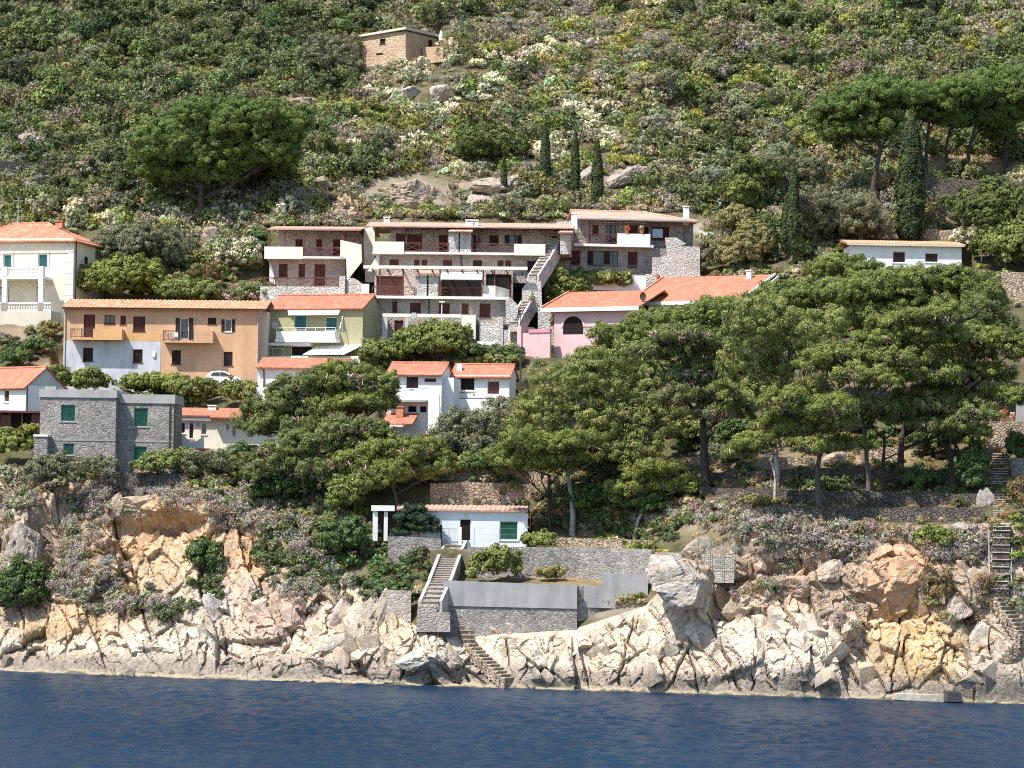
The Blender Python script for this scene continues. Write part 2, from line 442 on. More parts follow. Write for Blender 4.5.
    def mono(s, x0, x1, y0, y1, ze, zr, mat, over=.35, per=.4, amp=.06, name='roof', side=.15):
        k = (zr - ze) / (y1 - y0)
        mb = MB().slope((x0 - side, y0 - over, ze - over * k), (x1 + side, y0 - over, ze - over * k), (x0 - side, y1, zr), (x1 + side, y1, zr), per, amp)
        return mb.build(name, M[mat], s.root)

    def hip(s, x0, x1, y0, y1, ze, zr, mat, over=.4, per=.4, amp=.05, name='roof', left=True, right=True):
        ym = (y0 + y1) / 2; h = (y1 - y0) / 2 + over; k = (zr - ze) / ((y1 - y0) / 2); zo = ze - over * k
        a, b = x0 - (over if left else .15), x1 + (over if right else .15)
        ra, rb = a + (h if left else 0), b - (h if right else 0)
        mb = MB()
        mb.slope((a, y0 - over, zo), (b, y0 - over, zo), (ra, ym, zr), (rb, ym, zr), per, amp)
        mb.slope((b, y1 + over, zo), (a, y1 + over, zo), (rb, ym, zr), (ra, ym, zr), per, amp, seg=2)
        if right: mb.slope((b, y0 - over, zo), (b, y1 + over, zo), (rb, ym, zr), (rb, ym + 1e-4, zr), per, amp)
        if left: mb.slope((a, y1 + over, zo), (a, y0 - over, zo), (ra, ym + 1e-4, zr), (ra, ym, zr), per, amp)
        r = mb.build(name, M[mat], s.root)
        t = MB().tube([(ra, ym, zr + .05), (rb, ym, zr + .05)], .12, 7)
        for e, rr, on in (((a, y0 - over, zo), (ra, ym, zr), left), ((b, y0 - over, zo), (rb, ym, zr), right)):
            if on: t.tube([(e[0], e[1], e[2] + .05), (rr[0], rr[1], rr[2] + .05)], .11, 7)
        t.build('ridge_tiles', M[mat], r)
        return r

    def chimney(s, x, y, z0, z1, w=.55, mat='white', parent=None):
        c = MB().box(x - w / 2, x + w / 2, y - w / 2, y + w / 2, z0, z1 - .25).build('chimney', M[mat], parent or s.root)
        k = MB().box(x - w / 2 - .06, x + w / 2 + .06, y - w / 2 - .06, y + w / 2 + .06, z1 - .1, z1)
        for dx in (-1, 1):
            for dy in (-1, 1): k.box(x + dx * w * .36 - .06, x + dx * w * .36 + .06, y + dy * w * .36 - .06, y + dy * w * .36 + .06, z1 - .249, z1 - .101)
        k.build('chimney_cap', M[mat], c)
        return c

    def part(s, name, mb, mat, parent=None): return mb.build(name, M[mat], parent or s.root)

    def xrail(s, x0, x1, y, z0, h=.95, mat='wood', n=None, name='railing', style='x'):
        mb = MB(); n = n or max(1, round((x1 - x0) / 1.35)); w = .075
        for i in range(n + 1):
            x = x0 + (x1 - x0) * i / n
            mb.box(x - w / 2, x + w / 2, y - w / 2, y + w / 2, z0, z0 + h - w)
        mb.box(x0 - w / 2, x1 + w / 2, y - w / 2 - .01, y + w / 2 + .01, z0 + h - w + .002, z0 + h)
        mb.bar((x0, y, z0 + .12), (x1, y, z0 + .12), .05)
        if style == 'x':
            mb.bar((x0, y, z0 + h - .14), (x1, y, z0 + h - .14), .045)
            for i in range(n):
                a = x0 + (x1 - x0) * i / n; b = x0 + (x1 - x0) * (i + 1) / n
                mb.bar((a, y - .01, z0 + .14), (b, y - .01, z0 + h - .16), .05); mb.bar((a, y + .03, z0 + h - .16), (b, y + .03, z0 + .14), .05)
        else:
            k = max(2, int((x1 - x0) / .16))
            for i in range(1, k): mb.box(x0 + (x1 - x0) * i / k - .012, x0 + (x1 - x0) * i / k + .012, y - .012, y + .012, z0 + .12, z0 + h - w)
        return s.part(name, mb, mat)

    def balusters(s, x0, x1, y, z0, h=.95, mat='white', parent=None):
        mb = MB(); mb.box(x0, x1, y - .13, y + .13, z0, z0 + .16); mb.box(x0, x1, y - .14, y + .14, z0 + h - .16, z0 + h)
        n = max(2, int((x1 - x0) / .27))
        for i in range(n):
            x = x0 + (x1 - x0) * (i + .5) / n
            mb.tube([(x, y, z0 + .159), (x, y, z0 + .30), (x, y, z0 + .42), (x, y, z0 + h * .62), (x, y, z0 + h - .159)], [.06, .05, .095, .045, .07], 6, False)
        return s.part('balustrade', mb, mat, parent)

def post(name, px, py0, py1, Y, rad=.05, mat='galv', label=None, cat=None):
    a = P(px, py1, Y); b = P(px, py0, Y)
    o = MB().tube([(0, 0, -.6), (0, 0, b[2] - a[2])], rad, 7).build(name, M[mat]); o.location = Vector(a)
    return tag(o, label, cat)

# ---- yellow villa at the left edge
h = House('yellow_villa', 'tall yellow villa with hipped orange roof, balustraded balcony and arched loggia', 'villa', 34, 316, None, -14, (-90, 104, 322, 11))
x0, x1 = h.X(-52), h.X(74)
w = [(1, 9.5, 254, 267.5, 'shutter_teal'), (37.5, 47, 254, 267.5, 'shutter_teal'), (-30, -21, 254, 267.5, 'shutter_teal'),
     (-2, 8, 288, 303.5, 'shutter_dark'), (36, 45, 288, 303.5, 'shutter_dark'), (-32, -24, 288, 303.5, 'shutter_dark')]
h.body(0, 0, 238, 316, 9.5, 'yellow', w, x0=x0, x1=x1, foot=3)
# arches over the ground floor doors, string courses and quoins
for a, b in ((-2, 8), (36, 45), (-32, -24)):
    m = (a + b) / 2; rx = h.X(b) - h.X(m); zc = h.Z(288.2)
    arc = [(h.X(m) + (rx + .0) * math.cos(t), zc + rx * .6 * math.sin(t)) for t in np.linspace(0, math.pi, 13)]
    d = MB().prism(arc, -.03, -.004); h.part('arched_door_head', d, 'shutter_dark')
    outer = MB()
    ts = np.linspace(0, math.pi, 13)
    for t0, t1 in zip(ts, ts[1:]):
        q = [(h.X(m) + (rx + o) * math.cos(t), zc + (rx * .6 + o) * math.sin(t)) for t, o in ((t0, 0), (t0, .17), (t1, .17), (t1, 0))]
        outer.prism(q, -.06, -.003)
    h.part('arch_moulding', outer, 'white')
tr = MB()
tr.box(x0 - .05, x1 + .05, -.16, -.004, h.Z(243), h.Z(239)); tr.box(x0, x1, -.07, -.004, h.Z(253), h.Z(250.6))
h.part('cornice', tr, 'greige')
q = MB()
for i in range(12): q.box(x1 - (.85 if i % 2 else .6), x1 + .012, -.045, -.004, h.Z(312 - i * 5.5), h.Z(307.2 - i * 5.5))
h.part('quoins', q, 'white')
for a, b in ((1, 9.5), (37.5, 47), (-30, -21)):
    s2 = MB().box(h.X(a) - .22, h.X(b) + .22, -.14, -.005, h.Z(253), h.Z(251)); s2.box(h.X(a) - .2, h.X(a) - .02, -.08, -.005, h.Z(267.5), h.Z(254)); s2.box(h.X(b) + .02, h.X(b) + .2, -.08, -.005, h.Z(267.5), h.Z(254))
    h.part('window_surround', s2, 'white')
bx1 = h.X(52); bd = -2.3
h.part('balcony_slab', MB().box(x0, bx1, bd, -.004, h.Z(280.5), h.Z(277.8)), 'white')
for px in (-36, 11.5, 49):
    x = h.X(px); h.part('column', MB().box(x - .26, x + .26, bd + .02, bd + .54, h.Z(304), h.Z(280.6)), 'white')
    h.part('pier', MB().box(x - .3, x + .3, bd - .02, bd + .5, h.Z(277.7), h.Z(268)), 'white')
for a, b in ((-33, 8), (15, 46)):
    h.balusters(h.X(a), h.X(b), bd + .2, h.Z(277.7), .95)
    h.balusters(h.X(a), h.X(b), bd + .25, h.Z(312.5), .9)
h.balusters(h.X(52), h.X(60), bd + .25, h.Z(312.5), .9)
h.part('terrace_base', MB().box(x0, h.X(61), bd - .1, -.004, h.Z(345), h.Z(312.7)), 'greige')
h.hip(x0, x1, 0, 9.5, h.Z(239.5), h.Z(219), 'tile_villa', .5, per=.35)
h.chimney(h.X(33) + 1.0, 4.4, h.Z(224), h.Z(216.5), .8, 'tile_villa')
h.part('drainpipe', MB().tube([(x1 + .10, .5, h.Z(240)), (x1 + .10, .5, h.Z(315))], .055), 'iron')
h.part('side_window', MB().box(x1 + .003, x1 + .05, 3.0, 3.8, h.Z(268), h.Z(254)), 'shutter_dark')
for px in (42, 41): pass
sb = MB()
for i in range(9):
    z = h.Z(318 + 3.2 * i); x = h.X(-2 + 3.0 * i); sb.box(x - .07, x + .07, -3.5, -3.36, z - .8, z - .1)
sb.bar((h.X(-4), -3.43, h.Z(314)), (h.X(25), -3.43, h.Z(345)), .16, .14); sb.bar((h.X(-4), -3.43, h.Z(324)), (h.X(25), -3.43, h.Z(355)), .2, .3)
h.part('stair_balustrade', sb, 'white')
VILLA = h

# ---- orange terraced house
h = House('orange_house', 'long orange two storey house with pantile roof and raw grey lower left corner', 'house', 160, 385, None, -2.5, (52, 268, 392, 9))
w = [(82, 93.5, 315, 338, 'shutter_brown'), (103, 113.5, 315.5, 324, 'glass', 'shutter_dark'), (119, 124.5, 316, 324.5, 'shutter_brown'), (132, 144, 316.5, 331.5, 'shutter_brown'),
     (179, 188, 317.5, 339, 'open', 'whitepaint'), (207, 215.5, 317, 323.5, 'shutter_dark'), (224, 231, 318.5, 331, 'open', 'whitepaint'),
     (82, 92, 348.5, 362, 'shutter_dark'), (132.5, 142, 349.5, 363, 'shutter_dark'), (171.5, 180.5, 350, 364, 'shutter_dark'), (223.5, 232.5, 351, 365, 'shutter_dark')]
_, (x0, x1, z0, z1) = h.body(62, 259, 308, 385, 7.5, 'orange', w, foot=3, frame='wooddark')
h.mono(x0, x1 + .5, 0, 3.9, h.Z(307.5), h.Z(297.4), 'tile_orange', .55, .415, .085)
k = MB().slope((x1 + .65, 7.9, h.Z(309)), (x0 - .15, 7.9, h.Z(309)), (x1 + .65, 3.9, h.Z(297.4)), (x0 - .15, 3.9, h.Z(297.4)), .415, .06, seg=2)
h.part('roof', k, 'tile_orange')
h.part('gutter', MB().tube([(x0 - .1, -.62, h.Z(308.6)), (x1 + .6, -.62, h.Z(308.6))], .07), 'wooddark')
# raw render and painted bands, set proud of the wall round the windows
def sheet(h, px0, px1, pyt, pyb, holes, name, mat, y=-.025):
    mb = MB(); ops = [(h.X(a) - .001, h.X(b) + .001, h.Z(d) - .001, h.Z(c) + .001) for a, b, c, d in holes]
    h.facade(mb, h.X(px0), h.X(px1), h.Z(pyb), h.Z(pyt), ops, y, .02)
    X0, X1, Z0, Z1 = h.X(px0), h.X(px1), h.Z(pyb), h.Z(pyt)
    mb.quad((X0, y, Z0), (X0, y, Z1), (X0, -.001, Z1), (X0, -.001, Z0)); mb.quad((X1, y, Z0), (X1, -.001, Z0), (X1, -.001, Z1), (X1, y, Z1)); mb.quad((X0, y, Z1), (X1, y, Z1), (X1, -.001, Z1), (X0, -.001, Z1))
    return h.part(name, mb, mat)
sheet(h, 62.3, 160, 341.5, 398, [(82, 92, 348.5, 362), (132.5, 142, 349.5, 363)], 'raw_render', 'greyplaster')
sheet(h, 124, 160, 331.8, 341.3, [], 'painted_band', 'amber')
def balcony(h, a, b, pyt, pyb, dep, solid_from, mat, railmat='iron', slab=None, h2=None):
    xa, xb = h.X(a), h.X(b); zt, zb = h.Z(pyt), h.Z(pyb)
    h.part('balcony_slab', MB().box(xa, xb, -dep, -.003, zb, zb + .16), slab or mat)
    xs = h.X(solid_from); p = MB()
    p.box(xs, xb, -dep, -dep + .12, zb + .162, zt); p.box(xb - .12, xb, -dep + .122, -.004, zb + .162, zt)
    h.part('balcony_parapet', p, mat)
    if solid_from > a:
        h.xrail(xa + .05, xs - .05, -dep + .06, zb + .162, zt - zb - .16, railmat, 2, 'balcony_railing', 'bars')
        h.part('side_railing', MB().bar((xa + .05, -dep + .06, zt - .03), (xa + .05, -.01, zt - .03), .05).bar((xa + .05, -dep / 2, zt - .03), (xa + .05, -dep / 2, zb + .17), .03), railmat)
balcony(h, 71, 123, 330, 341, 1.25, 94, 'amber')
balcony(h, 164, 214, 331, 343, 1.25, 195, 'orange')
h.part('drainpipe', MB().tube([(x1 - .15, -.08, h.Z(309)), (x1 - .15, -.08, h.Z(390))], .05).tube([(x0 + .15, -.09, h.Z(309)), (x0 + .15, -.09, h.Z(390))], .05), 'galv')
h.part('gas_meter_box', MB().box(h.X(152), h.X(155), -.16, -.026, h.Z(357), h.Z(352)), 'whitepaint')
h.part('side_wing', MB().box(x1 + .002, x1 + .62, 1.2, 7, h.Z(390), h.Z(309.5)), 'greige')
ORANGE = h
def table_chair(name, label, cat, loc, back=True):
    r = empty(name, loc, 0, label, cat)
    if back:
        MB().box(-.22, .22, -.22, .22, .42, .46).build('seat', M['whitepaint'], r); MB().box(-.22, .22, .2, .24, .46, .88).build('backrest', M['whitepaint'], r)
        for a in (-.19, .19):
            for b in (-.19, .19): MB().bar((a, b, 0), (a, b, .42), .05).build('leg', M['whitepaint'], r)
    else:
        MB().tube([(0, 0, .70), (0, 0, .74)], .42, 14).build('table_top', M['whitepaint'], r); MB().tube([(0, 0, 0), (0, 0, .70)], .06, 8).build('leg', M['whitepaint'], r)
    return r
zb = h.Z(343) + .165
table_chair('plastic_table', 'round white plastic table on the balcony of the orange house', 'table', h.world(h.X(169), -.65, zb), False)
table_chair('plastic_chair', 'white plastic chair beside the round table on the orange house balcony', 'chair', h.world(h.X(175.5), -.6, zb))

# ---- small gabled house at the left edge
h = House('gabled_cottage', 'small off white cottage with red tiled roof and grey gable wall', 'house', 14, 411, None, -38, (-70, 66, 418, 8))
x0, x1 = h.X(-45), h.X(27)
h.body(0, 0, 385.5, 411, 5.2, 'white', [(2, 8, 390, 402, 'shutter_brown')], x0=x0, x1=x1, foot=2.5)
h.gable(x0, x1, 0, 5.2, h.Z(385.8), h.Z(366.5), 'tile_red', 'palegrey', .4, .3, .035)
h.part('drainpipe', MB().tube([(x1 + .07, .15, h.Z(386)), (x1 + .07, .15, h.Z(411))], .05), 'iron')

# ---- dark shed below it
h = House('wooden_shed', 'low dark wooden shed with board roof and open bays beside the grey stone house', 'shed', 15, 442, None, 2, (-60, 44, 446, 4))
x0, x1 = h.X(-40), h.X(41)
h.body(0, 0, 428, 442, 3, 'wooddark', [], x0=x0, x1=x1, foot=2)
h.part('back_wall', MB().box(x0, x1, 2.2, 2.4, h.Z(427.8), h.Z(412)), 'wooddark')
h.part('side_wall', MB().box(h.X(31), x1, .02, 2.19, h.Z(427.8), h.Z(413.5)), 'wood')
for px in (1, 9.5, 21.5, -12): h.part('post', MB().box(h.X(px) - .08, h.X(px) + .08, .02, .18, h.Z(427.9), h.Z(413)), 'wood')
h.part('board_roof', MB().box(x0 - .2, x1 + .1, -.5, 2.7, h.Z(412.8), h.Z(410.6)), 'wood')
h.part('slatted_panel', MB().box(h.X(1.5), h.X(9), .04, .1, h.Z(427.9), h.Z(415)), 'wood')

# ---- grey stone house with flat roof
h = House('stone_house', 'grey rubble stone house with flat concrete parapet roof and green shutters', 'house', 105, 470, None, -2, (34, 182, 474, 10))
_, (a0, a1, z0, z1) = h.body(41, 117, 398.5, 470, 7, 'stone_grey', [(62, 76.5, 405.5, 422.5, 'shutter_green'), (65, 76, 444, 456, 'shutter_green')], y=-1.4, foot=3, frame='concretelight')
_, (b0, b1, _, _) = h.body(117, 173, 403, 470, 5.4, 'stone_grey', [(133, 147.5, 407.5, 426.5, 'shutter_green'), (132.5, 147, 446, 460, 'shutter_green')], y=0, foot=3, frame='concretelight', x0=a1 + .003)
h.part('parapet', MB().box(a0 - .12, a1 + .08, -1.52, 5.7, h.Z(398.4), h.Z(390.5)), 'concretelight')
h.part('parapet', MB().box(a1 + .082, b1 + .12, -.12, 5.5, h.Z(402.9), h.Z(394)), 'concretelight')
h.part('string_course', MB().box(a0 - .03, a1, -1.44, -1.403, h.Z(441.5), h.Z(439.8)).box(a1 + .1, b1 + .03, -.04, -.003, h.Z(441.8), h.Z(440)), 'concrete')
h.part('drainpipe', MB().tube([(b1 + .1, -.05, h.Z(403)), (b1 + .1, -.05, h.Z(468))], .07).tube([(b1 - .35, -.1, h.Z(403)), (b1 - .35, -.1, h.Z(468))], .05), 'wooddark')
h.part('porch_block', MB().box(h.X(39), h.X(52.5), -2.9, -1.41, h.Z(476), h.Z(438.2)), 'stone_grey')
h.part('porch_cap', MB().box(h.X(38.5), h.X(53), -3.0, -1.41, h.Z(438), h.Z(436)), 'white')
h.part('roof_slab', MB().box(h.X(41), h.X(52), 1, 3, h.Z(390.4), h.Z(386.5)), 'concretelight')
for (wx0, wx1, wy) in ((62, 76.5, -1.4), (133, 147.5, 0)):
    pass

# ---- white bungalow beside it
h = House('white_bungalow', 'low white bungalow with orange roof and scalloped terrace wall', 'house', 230, 440, None, 0, (172, 312, 452, 8))
_, (x0, x1, z0, z1) = h.body(176, 305, 417, 440, 6, 'cream', [(179.5, 185, 423, 434, 'glass'), (189, 193.5, 423, 439, 'glass'), (196.5, 199, 423, 427, 'glass'), (201, 206.5, 423, 435, 'glass'), (226, 229, 424, 430, 'glass'), (232, 236, 424, 436, 'glass'), (262, 272, 424, 436, 'shutter_brown')], foot=3)
h.mono(x0, h.X(211), -.2, 3.2, h.Z(415.5), h.Z(407.3), 'tile_red', .3, .3, .04)
h.mono(h.X(212), x1, -.7, 3.2, h.Z(417.2), h.Z(407.3), 'tile_red', .3, .3, .04)
h.part('roof', MB().slope((x1, 6.3, h.Z(417)), (x0, 6.3, h.Z(417)), (x1, 3.25, h.Z(407.3)), (x0, 3.25, h.Z(407.3)), .3, .03, seg=2), 'tile_red')
h.part('fascia', MB().box(x0 - .1, h.X(211), -.36, -.3, h.Z(420.8), h.Z(418)), 'white')
h.chimney(h.X(209), 2.6, h.Z(410), h.Z(404.3), .75)
poly = [(h.X(176), h.Z(449)), (h.X(176), h.Z(443)), (h.X(180), h.Z(439)), (h.X(183), h.Z(434.8)), (h.X(186), h.Z(435.5)), (h.X(189), h.Z(439.5)), (h.X(193), h.Z(442.5)), (h.X(199), h.Z(442)), (h.X(203), h.Z(439)), (h.X(206), h.Z(435)), (h.X(206.5), h.Z(449))]
h.part('terrace_wall', MB().prism(poly, -2.2, -1.95), 'white')
h.part('terrace_base', MB().box(h.X(175), h.X(212), -2.3, -.003, h.Z(462), h.Z(449.1)), 'terracotta')

# ---- green house
h = House('green_house', 'olive green house with red roof, white awnings and a white balcony', 'house', 314, 357, None, -16, (258, 384, 362, 9))
w = [(293, 306, 315, 329.5, 'shutter_teal'), (325, 337, 317, 330, 'shutter_teal'), (290, 312, 346, 356, 'dark')]
_, (x0, x1, z0, z1) = h.body(267, 363, 307, 357, 6.4, 'olive', w, foot=3)
h.gable(x0, x1, 0, 6.4, h.Z(307), h.Z(293), 'tile_red', 'olive', .45, .3, .03)
h.part('awning_roller', MB().tube([(h.X(288), -.28, h.Z(311.5)), (h.X(341), -.28, h.Z(311.5))], .16, 8), 'whitepaint')
h.part('awning', MB().add([(h.X(289), -.30, h.Z(311)), (h.X(340), -.30, h.Z(311)), (h.X(341), -.9, h.Z(315)), (h.X(290), -.9, h.Z(315)), (h.X(289), -.30, h.Z(311) - .06), (h.X(340), -.30, h.Z(311) - .06), (h.X(341), -.9, h.Z(315) - .06), (h.X(290), -.9, h.Z(315) - .06)], [(0, 3, 2, 1), (4, 5, 6, 7), (3, 7, 6, 2), (0, 4, 7, 3), (1, 2, 6, 5), (0, 1, 5, 4)]), 'fabric')
bx0, bx1 = h.X(280), h.X(340)
h.part('balcony_slab', MB().box(bx0 - .1, bx1 + .1, -1.5, -.003, h.Z(343), h.Z(339.4)), 'white')
h.part('balcony_parapet', MB().box(bx0, bx1, -1.45, -1.33, h.Z(339.2), h.Z(332)).box(bx1 - .12, bx1, -1.32, -.004, h.Z(339.2), h.Z(332)).box(bx0, bx0 + .12, -1.32, -.004, h.Z(339.2), h.Z(332)), 'white')
r = MB().bar((bx0, -1.4, h.Z(328.5)), (bx1, -1.4, h.Z(328.5)), .05)
for i in range(7):
    x = bx0 + (bx1 - bx0) * i / 6; r.bar((x, -1.4, h.Z(332)), (x, -1.4, h.Z(328.5)), .04)
h.part('balcony_railing', r, 'whitepaint')
h.part('awning_arms', MB().bar((h.X(343), -.05, h.Z(316)), (h.X(343), -1.0, h.Z(330)), .07).bar((h.X(342), -.05, h.Z(316)), (h.X(343), -.05, h.Z(331)), .07), 'whitepaint')
h.part('canopy', MB().box(h.X(272), h.X(313), -1.3, -.003, h.Z(346), h.Z(343.3)), 'white')
aw = [(h.X(318), -.02, h.Z(346)), (h.X(366), -.02, h.Z(344)), (h.X(353), -2.4, h.Z(355.5)), (h.X(311), -2.4, h.Z(355.5))]
h.part('awning', MB().add(aw + [(a, b, c - .05) for a, b, c in aw], [(0, 3, 2, 1), (4, 5, 6, 7), (0, 4, 7, 3), (3, 7, 6, 2), (2, 6, 5, 1), (1, 5, 4, 0)]), 'fabric')
dish = MB(); c0 = Vector((h.X(275.5), -.55, h.Z(325)))
ringN = 12
vs = [c0 + Vector((0, .12, 0))]
for rr, dd in ((.2, .09), (.38, 0)):
    vs += [c0 + Vector((rr * math.cos(2 * math.pi * k / ringN), dd, rr * math.sin(2 * math.pi * k / ringN))) for k in range(ringN)]
fs = [(0, 1 + k, 1 + (k + 1) % ringN) for k in range(ringN)] + [(1 + k, 1 + ringN + k, 1 + ringN + (k + 1) % ringN, 1 + (k + 1) % ringN) for k in range(ringN)]
dish.add(vs, fs); dish.bar(c0 + Vector((0, .12, 0)), (c0.x, -.003, c0.z - .3), .05); dish.bar(c0 + Vector((0, .08, -.3)), c0 + Vector((0, -.4, 0)), .03)
h.part('satellite_dish', dish, 'palegrey')
for i in range(6): pass
h.part('terrace_railing', MB().bar((h.X(267), -1.5, h.Z(349)), (h.X(288), -1.5, h.Z(349)), .05).bar((h.X(267), -1.5, h.Z(357)), (h.X(267), -1.5, h.Z(349)), .05).bar((h.X(277), -1.5, h.Z(357)), (h.X(277), -1.5, h.Z(349)), .04).bar((h.X(288), -1.5, h.Z(357)), (h.X(288), -1.5, h.Z(349)), .05), 'galv')
h.part('terrace_floor', MB().box(h.X(264), h.X(366), -1.7, -.003, h.Z(364), h.Z(357)), 'cream')

# ---- annex below
h = House('white_annex', 'small white annex with low red roof just below the green house', 'house', 300, 398, None, -3, (252, 350, 402, 6))
_, (x0, x1, z0, z1) = h.body(257, 345, 367, 398, 5, 'white', [(300, 310, 374, 388, 'shutter_brown'), (276, 284, 376, 386, 'shutter_brown')], foot=3)
h.mono(x0, x1, 0, 4.6, h.Z(367), h.Z(355.5), 'tile_red', .45, .3, .04)
h.part('drainpipe', MB().tube([(h.X(261), -.45, h.Z(367.5)), (h.X(263.5), -.08, h.Z(371)), (h.X(263.5), -.08, h.Z(392))], .06), 'iron')
h.part('terrace_wall', MB().box(h.X(253), h.X(267), -1.6, -1.4, h.Z(403), h.Z(388.3)), 'white')

# ---- white houses in the middle
h = House('white_house', 'white two storey house with red roof and lower porch roof behind the pines', 'house', 425, 432, None, -8, (378, 452, 436, 8))
w = [(405, 418, 376, 388.5, 'shutter_dark'), (423, 436, 377.5, 382.5, 'shutter_brown', 'white'), (407, 416.5, 405.5, 413, 'dark'), (419, 426.5, 405.5, 413, 'dark'), (440, 448.5, 407, 412, 'shutter_green')]
_, (x0, x1, z0, z1) = h.body(386, 441, 373, 432, 6.5, 'white', w, foot=3)
h.body(441, 453, 377, 432, 5, 'white', [], y=.9, foot=3, x0=x1 + .003)
h.gable(x0, x1, 0, 6.5, h.Z(373.5), h.Z(361.5), 'tile_red', 'white', .45, .3, .04)
h.part('balcony_slab', MB().box(h.X(386), h.X(428), -1.3, -.003, h.Z(402.6), h.Z(400.6)), 'concretelight')
h.part('balcony_panel', MB().box(h.X(388), h.X(410.5), -1.27, -1.2, h.Z(400.4), h.Z(389.5)).box(h.X(416), h.X(428), -1.27, -1.2, h.Z(400.4), h.Z(389.5)), 'white')
h.part('balcony_railing', MB().bar((h.X(386), -1.23, h.Z(388.6)), (h.X(428), -1.23, h.Z(388.6)), .06), 'iron')
h.mono(h.X(389), h.X(417), -3.3, -.01, h.Z(424.5), h.Z(413.5), 'tile_red', .2, .3, .04, 'porch_roof')
h.part('porch_canopy', MB().box(h.X(379), h.X(410), -4.0, -3.0, h.Z(428.2), h.Z(426.6)), 'white')
h.part('porch_pillar', MB().box(h.X(390), h.X(393), -3.3, -3.05, h.Z(440), h.Z(426)), 'white')
h.chimney(h.X(402), -1.2, h.Z(418), h.Z(407), .7, 'terracotta')
h.part('side_step_wall', MB().box(h.X(430), h.X(441), -1.2, -.9, h.Z(430), h.Z(395)), 'white')

h = House('white_villa', 'white house with bright red hipped roof, balustraded loggia and brown shutter', 'house', 483, 412, None, -6, (444, 534, 418, 8))
w = [(456, 474.5, 377.5, 391, 'dark'), (487, 499.5, 380.5, 394.5, 'shutter_brown')]
_, (x0, x1, z0, z1) = h.body(451, 509, 375, 412, 6, 'white', w, foot=3)
h.gable(x0, x1, 0, 7.4, h.Z(376), h.Z(363), 'tile_red', 'white', .45, .3, .04)
h.balusters(h.X(455), h.X(473), -.3, h.Z(396), .55)
h.part('balcony_slab', MB().box(h.X(452), h.X(510), -.55, -.003, h.Z(398.4), h.Z(396.2)), 'white')
h.part('chimney_block', MB().box(h.X(454), h.X(459), 1.6, 2.2, h.Z(372), h.Z(363)), 'white')
h.part('flue_post', MB().tube([(h.X(519), 1.0, h.Z(385)), (h.X(519), 1.0, h.Z(350))], .09), 'iron')
h.part('terrace_wall', MB().box(h.X(447), h.X(508), -2.4, -2.15, h.Z(415), h.Z(400)), 'white')
# ---- stepped apartment complex, three blocks
GRP = None
# left block
h = House('terraced_block', 'smallest and leftmost block of the stepped stone holiday flats, sloping cream side wall', 'apartment block', 314, 302, None, -3, (262, 374, 306, 10))
_, (x0, x1, z0, z1) = h.body(270, 345, 259, 302, 9, 'stone_pink', [(278, 287, 264, 277.5, 'shutter_brown'), (298, 304.5, 264, 277.5, 'shutter_brown'), (314, 325, 264, 287, 'shutter_brown')], y=0, foot=3, frame='wood')
h.body(276, 356, 229, 259, 6, 'stone_pink', [(293, 302, 237, 247.5, 'shutter_brown'), (314, 320, 237, 247.5, 'shutter_brown'), (331, 341, 237, 256, 'shutter_brown')], y=2.2, foot=0, frame='wood')
h.part('floor_slab', MB().box(h.X(265), h.X(345), -1.3, 2.19, h.Z(259.2), h.Z(257.2)), 'white')
h.part('parapet', MB().box(h.X(265), h.X(303.5), -1.35, -1.2, h.Z(260), h.Z(247.8)).box(h.X(265), h.X(265) + .15, -1.19, 2.1, h.Z(257), h.Z(249)), 'cream')
h.xrail(h.X(304.5), h.X(341), -1.25, h.Z(257), .95)
h.part('side_wall', MB().prism([(h.X(341), h.Z(259)), (h.X(341), h.Z(240.5)), (h.X(362), h.Z(245)), (h.X(363), h.Z(262)), (h.X(350), h.Z(279)), (h.X(348), h.Z(279)), (h.X(347), h.Z(259))], -1.3, -1.12), 'cream')
h.part('side_wall', MB().prism([(h.X(361), h.Z(244)), (h.X(361), h.Z(226)), (h.X(372), h.Z(222.5)), (h.X(372), h.Z(280)), (h.X(363), h.Z(280))], 2.3, 2.5), 'cream')
ppx = [269, 285, 304, 343]
for px in ppx: h.part('post', MB().box(h.X(px) - .08, h.X(px) + .08, -1.2, -1.04, h.Z(257), h.Z(230.6)), 'wood')
h.part('pergola_beam', MB().box(h.X(267), h.X(362), -1.25, -1.05, h.Z(231.2), h.Z(229.6)), 'wooddark')
lat = MB()
for px in (345, 349.5, 354, 358.5): lat.box(h.X(px), h.X(px) + .16, -.9, -.75, h.Z(243), h.Z(230.8))
lat.box(h.X(343), h.X(361), -.74, -.66, h.Z(236.5), h.Z(235)); h.part('timber_screen', lat, 'wood')
h.mono(h.X(269), h.X(360), -.9, 5.4, h.Z(229.6), h.Z(221.5), 'tile_pink', .5, .3, .04)
h.part('roof', MB().slope((h.X(371), 9, h.Z(228)), (h.X(269), 9, h.Z(228)), (h.X(371), 5.45, h.Z(221.5)), (h.X(269), 5.45, h.Z(221.5)), .3, .03, seg=2), 'tile_pink')
h.xrail(h.X(262), h.X(341), -1.6, h.Z(287.5), .95)
h.part('terrace_base', MB().box(h.X(262), h.X(346), -1.75, -.003, h.Z(306), h.Z(287.7)), 'stone_white')
h.part('stair_wall', MB().prism([(h.X(341), h.Z(302)), (h.X(341), h.Z(277.5)), (h.X(347), h.Z(277)), (h.X(347), h.Z(302))], -1.9, -1.76).prism([(h.X(348), h.Z(302)), (h.X(348), h.Z(278)), (h.X(357), h.Z(279.5)), (h.X(365), h.Z(285)), (h.X(366), h.Z(302))], -1.6, -1.4), 'stone_white')
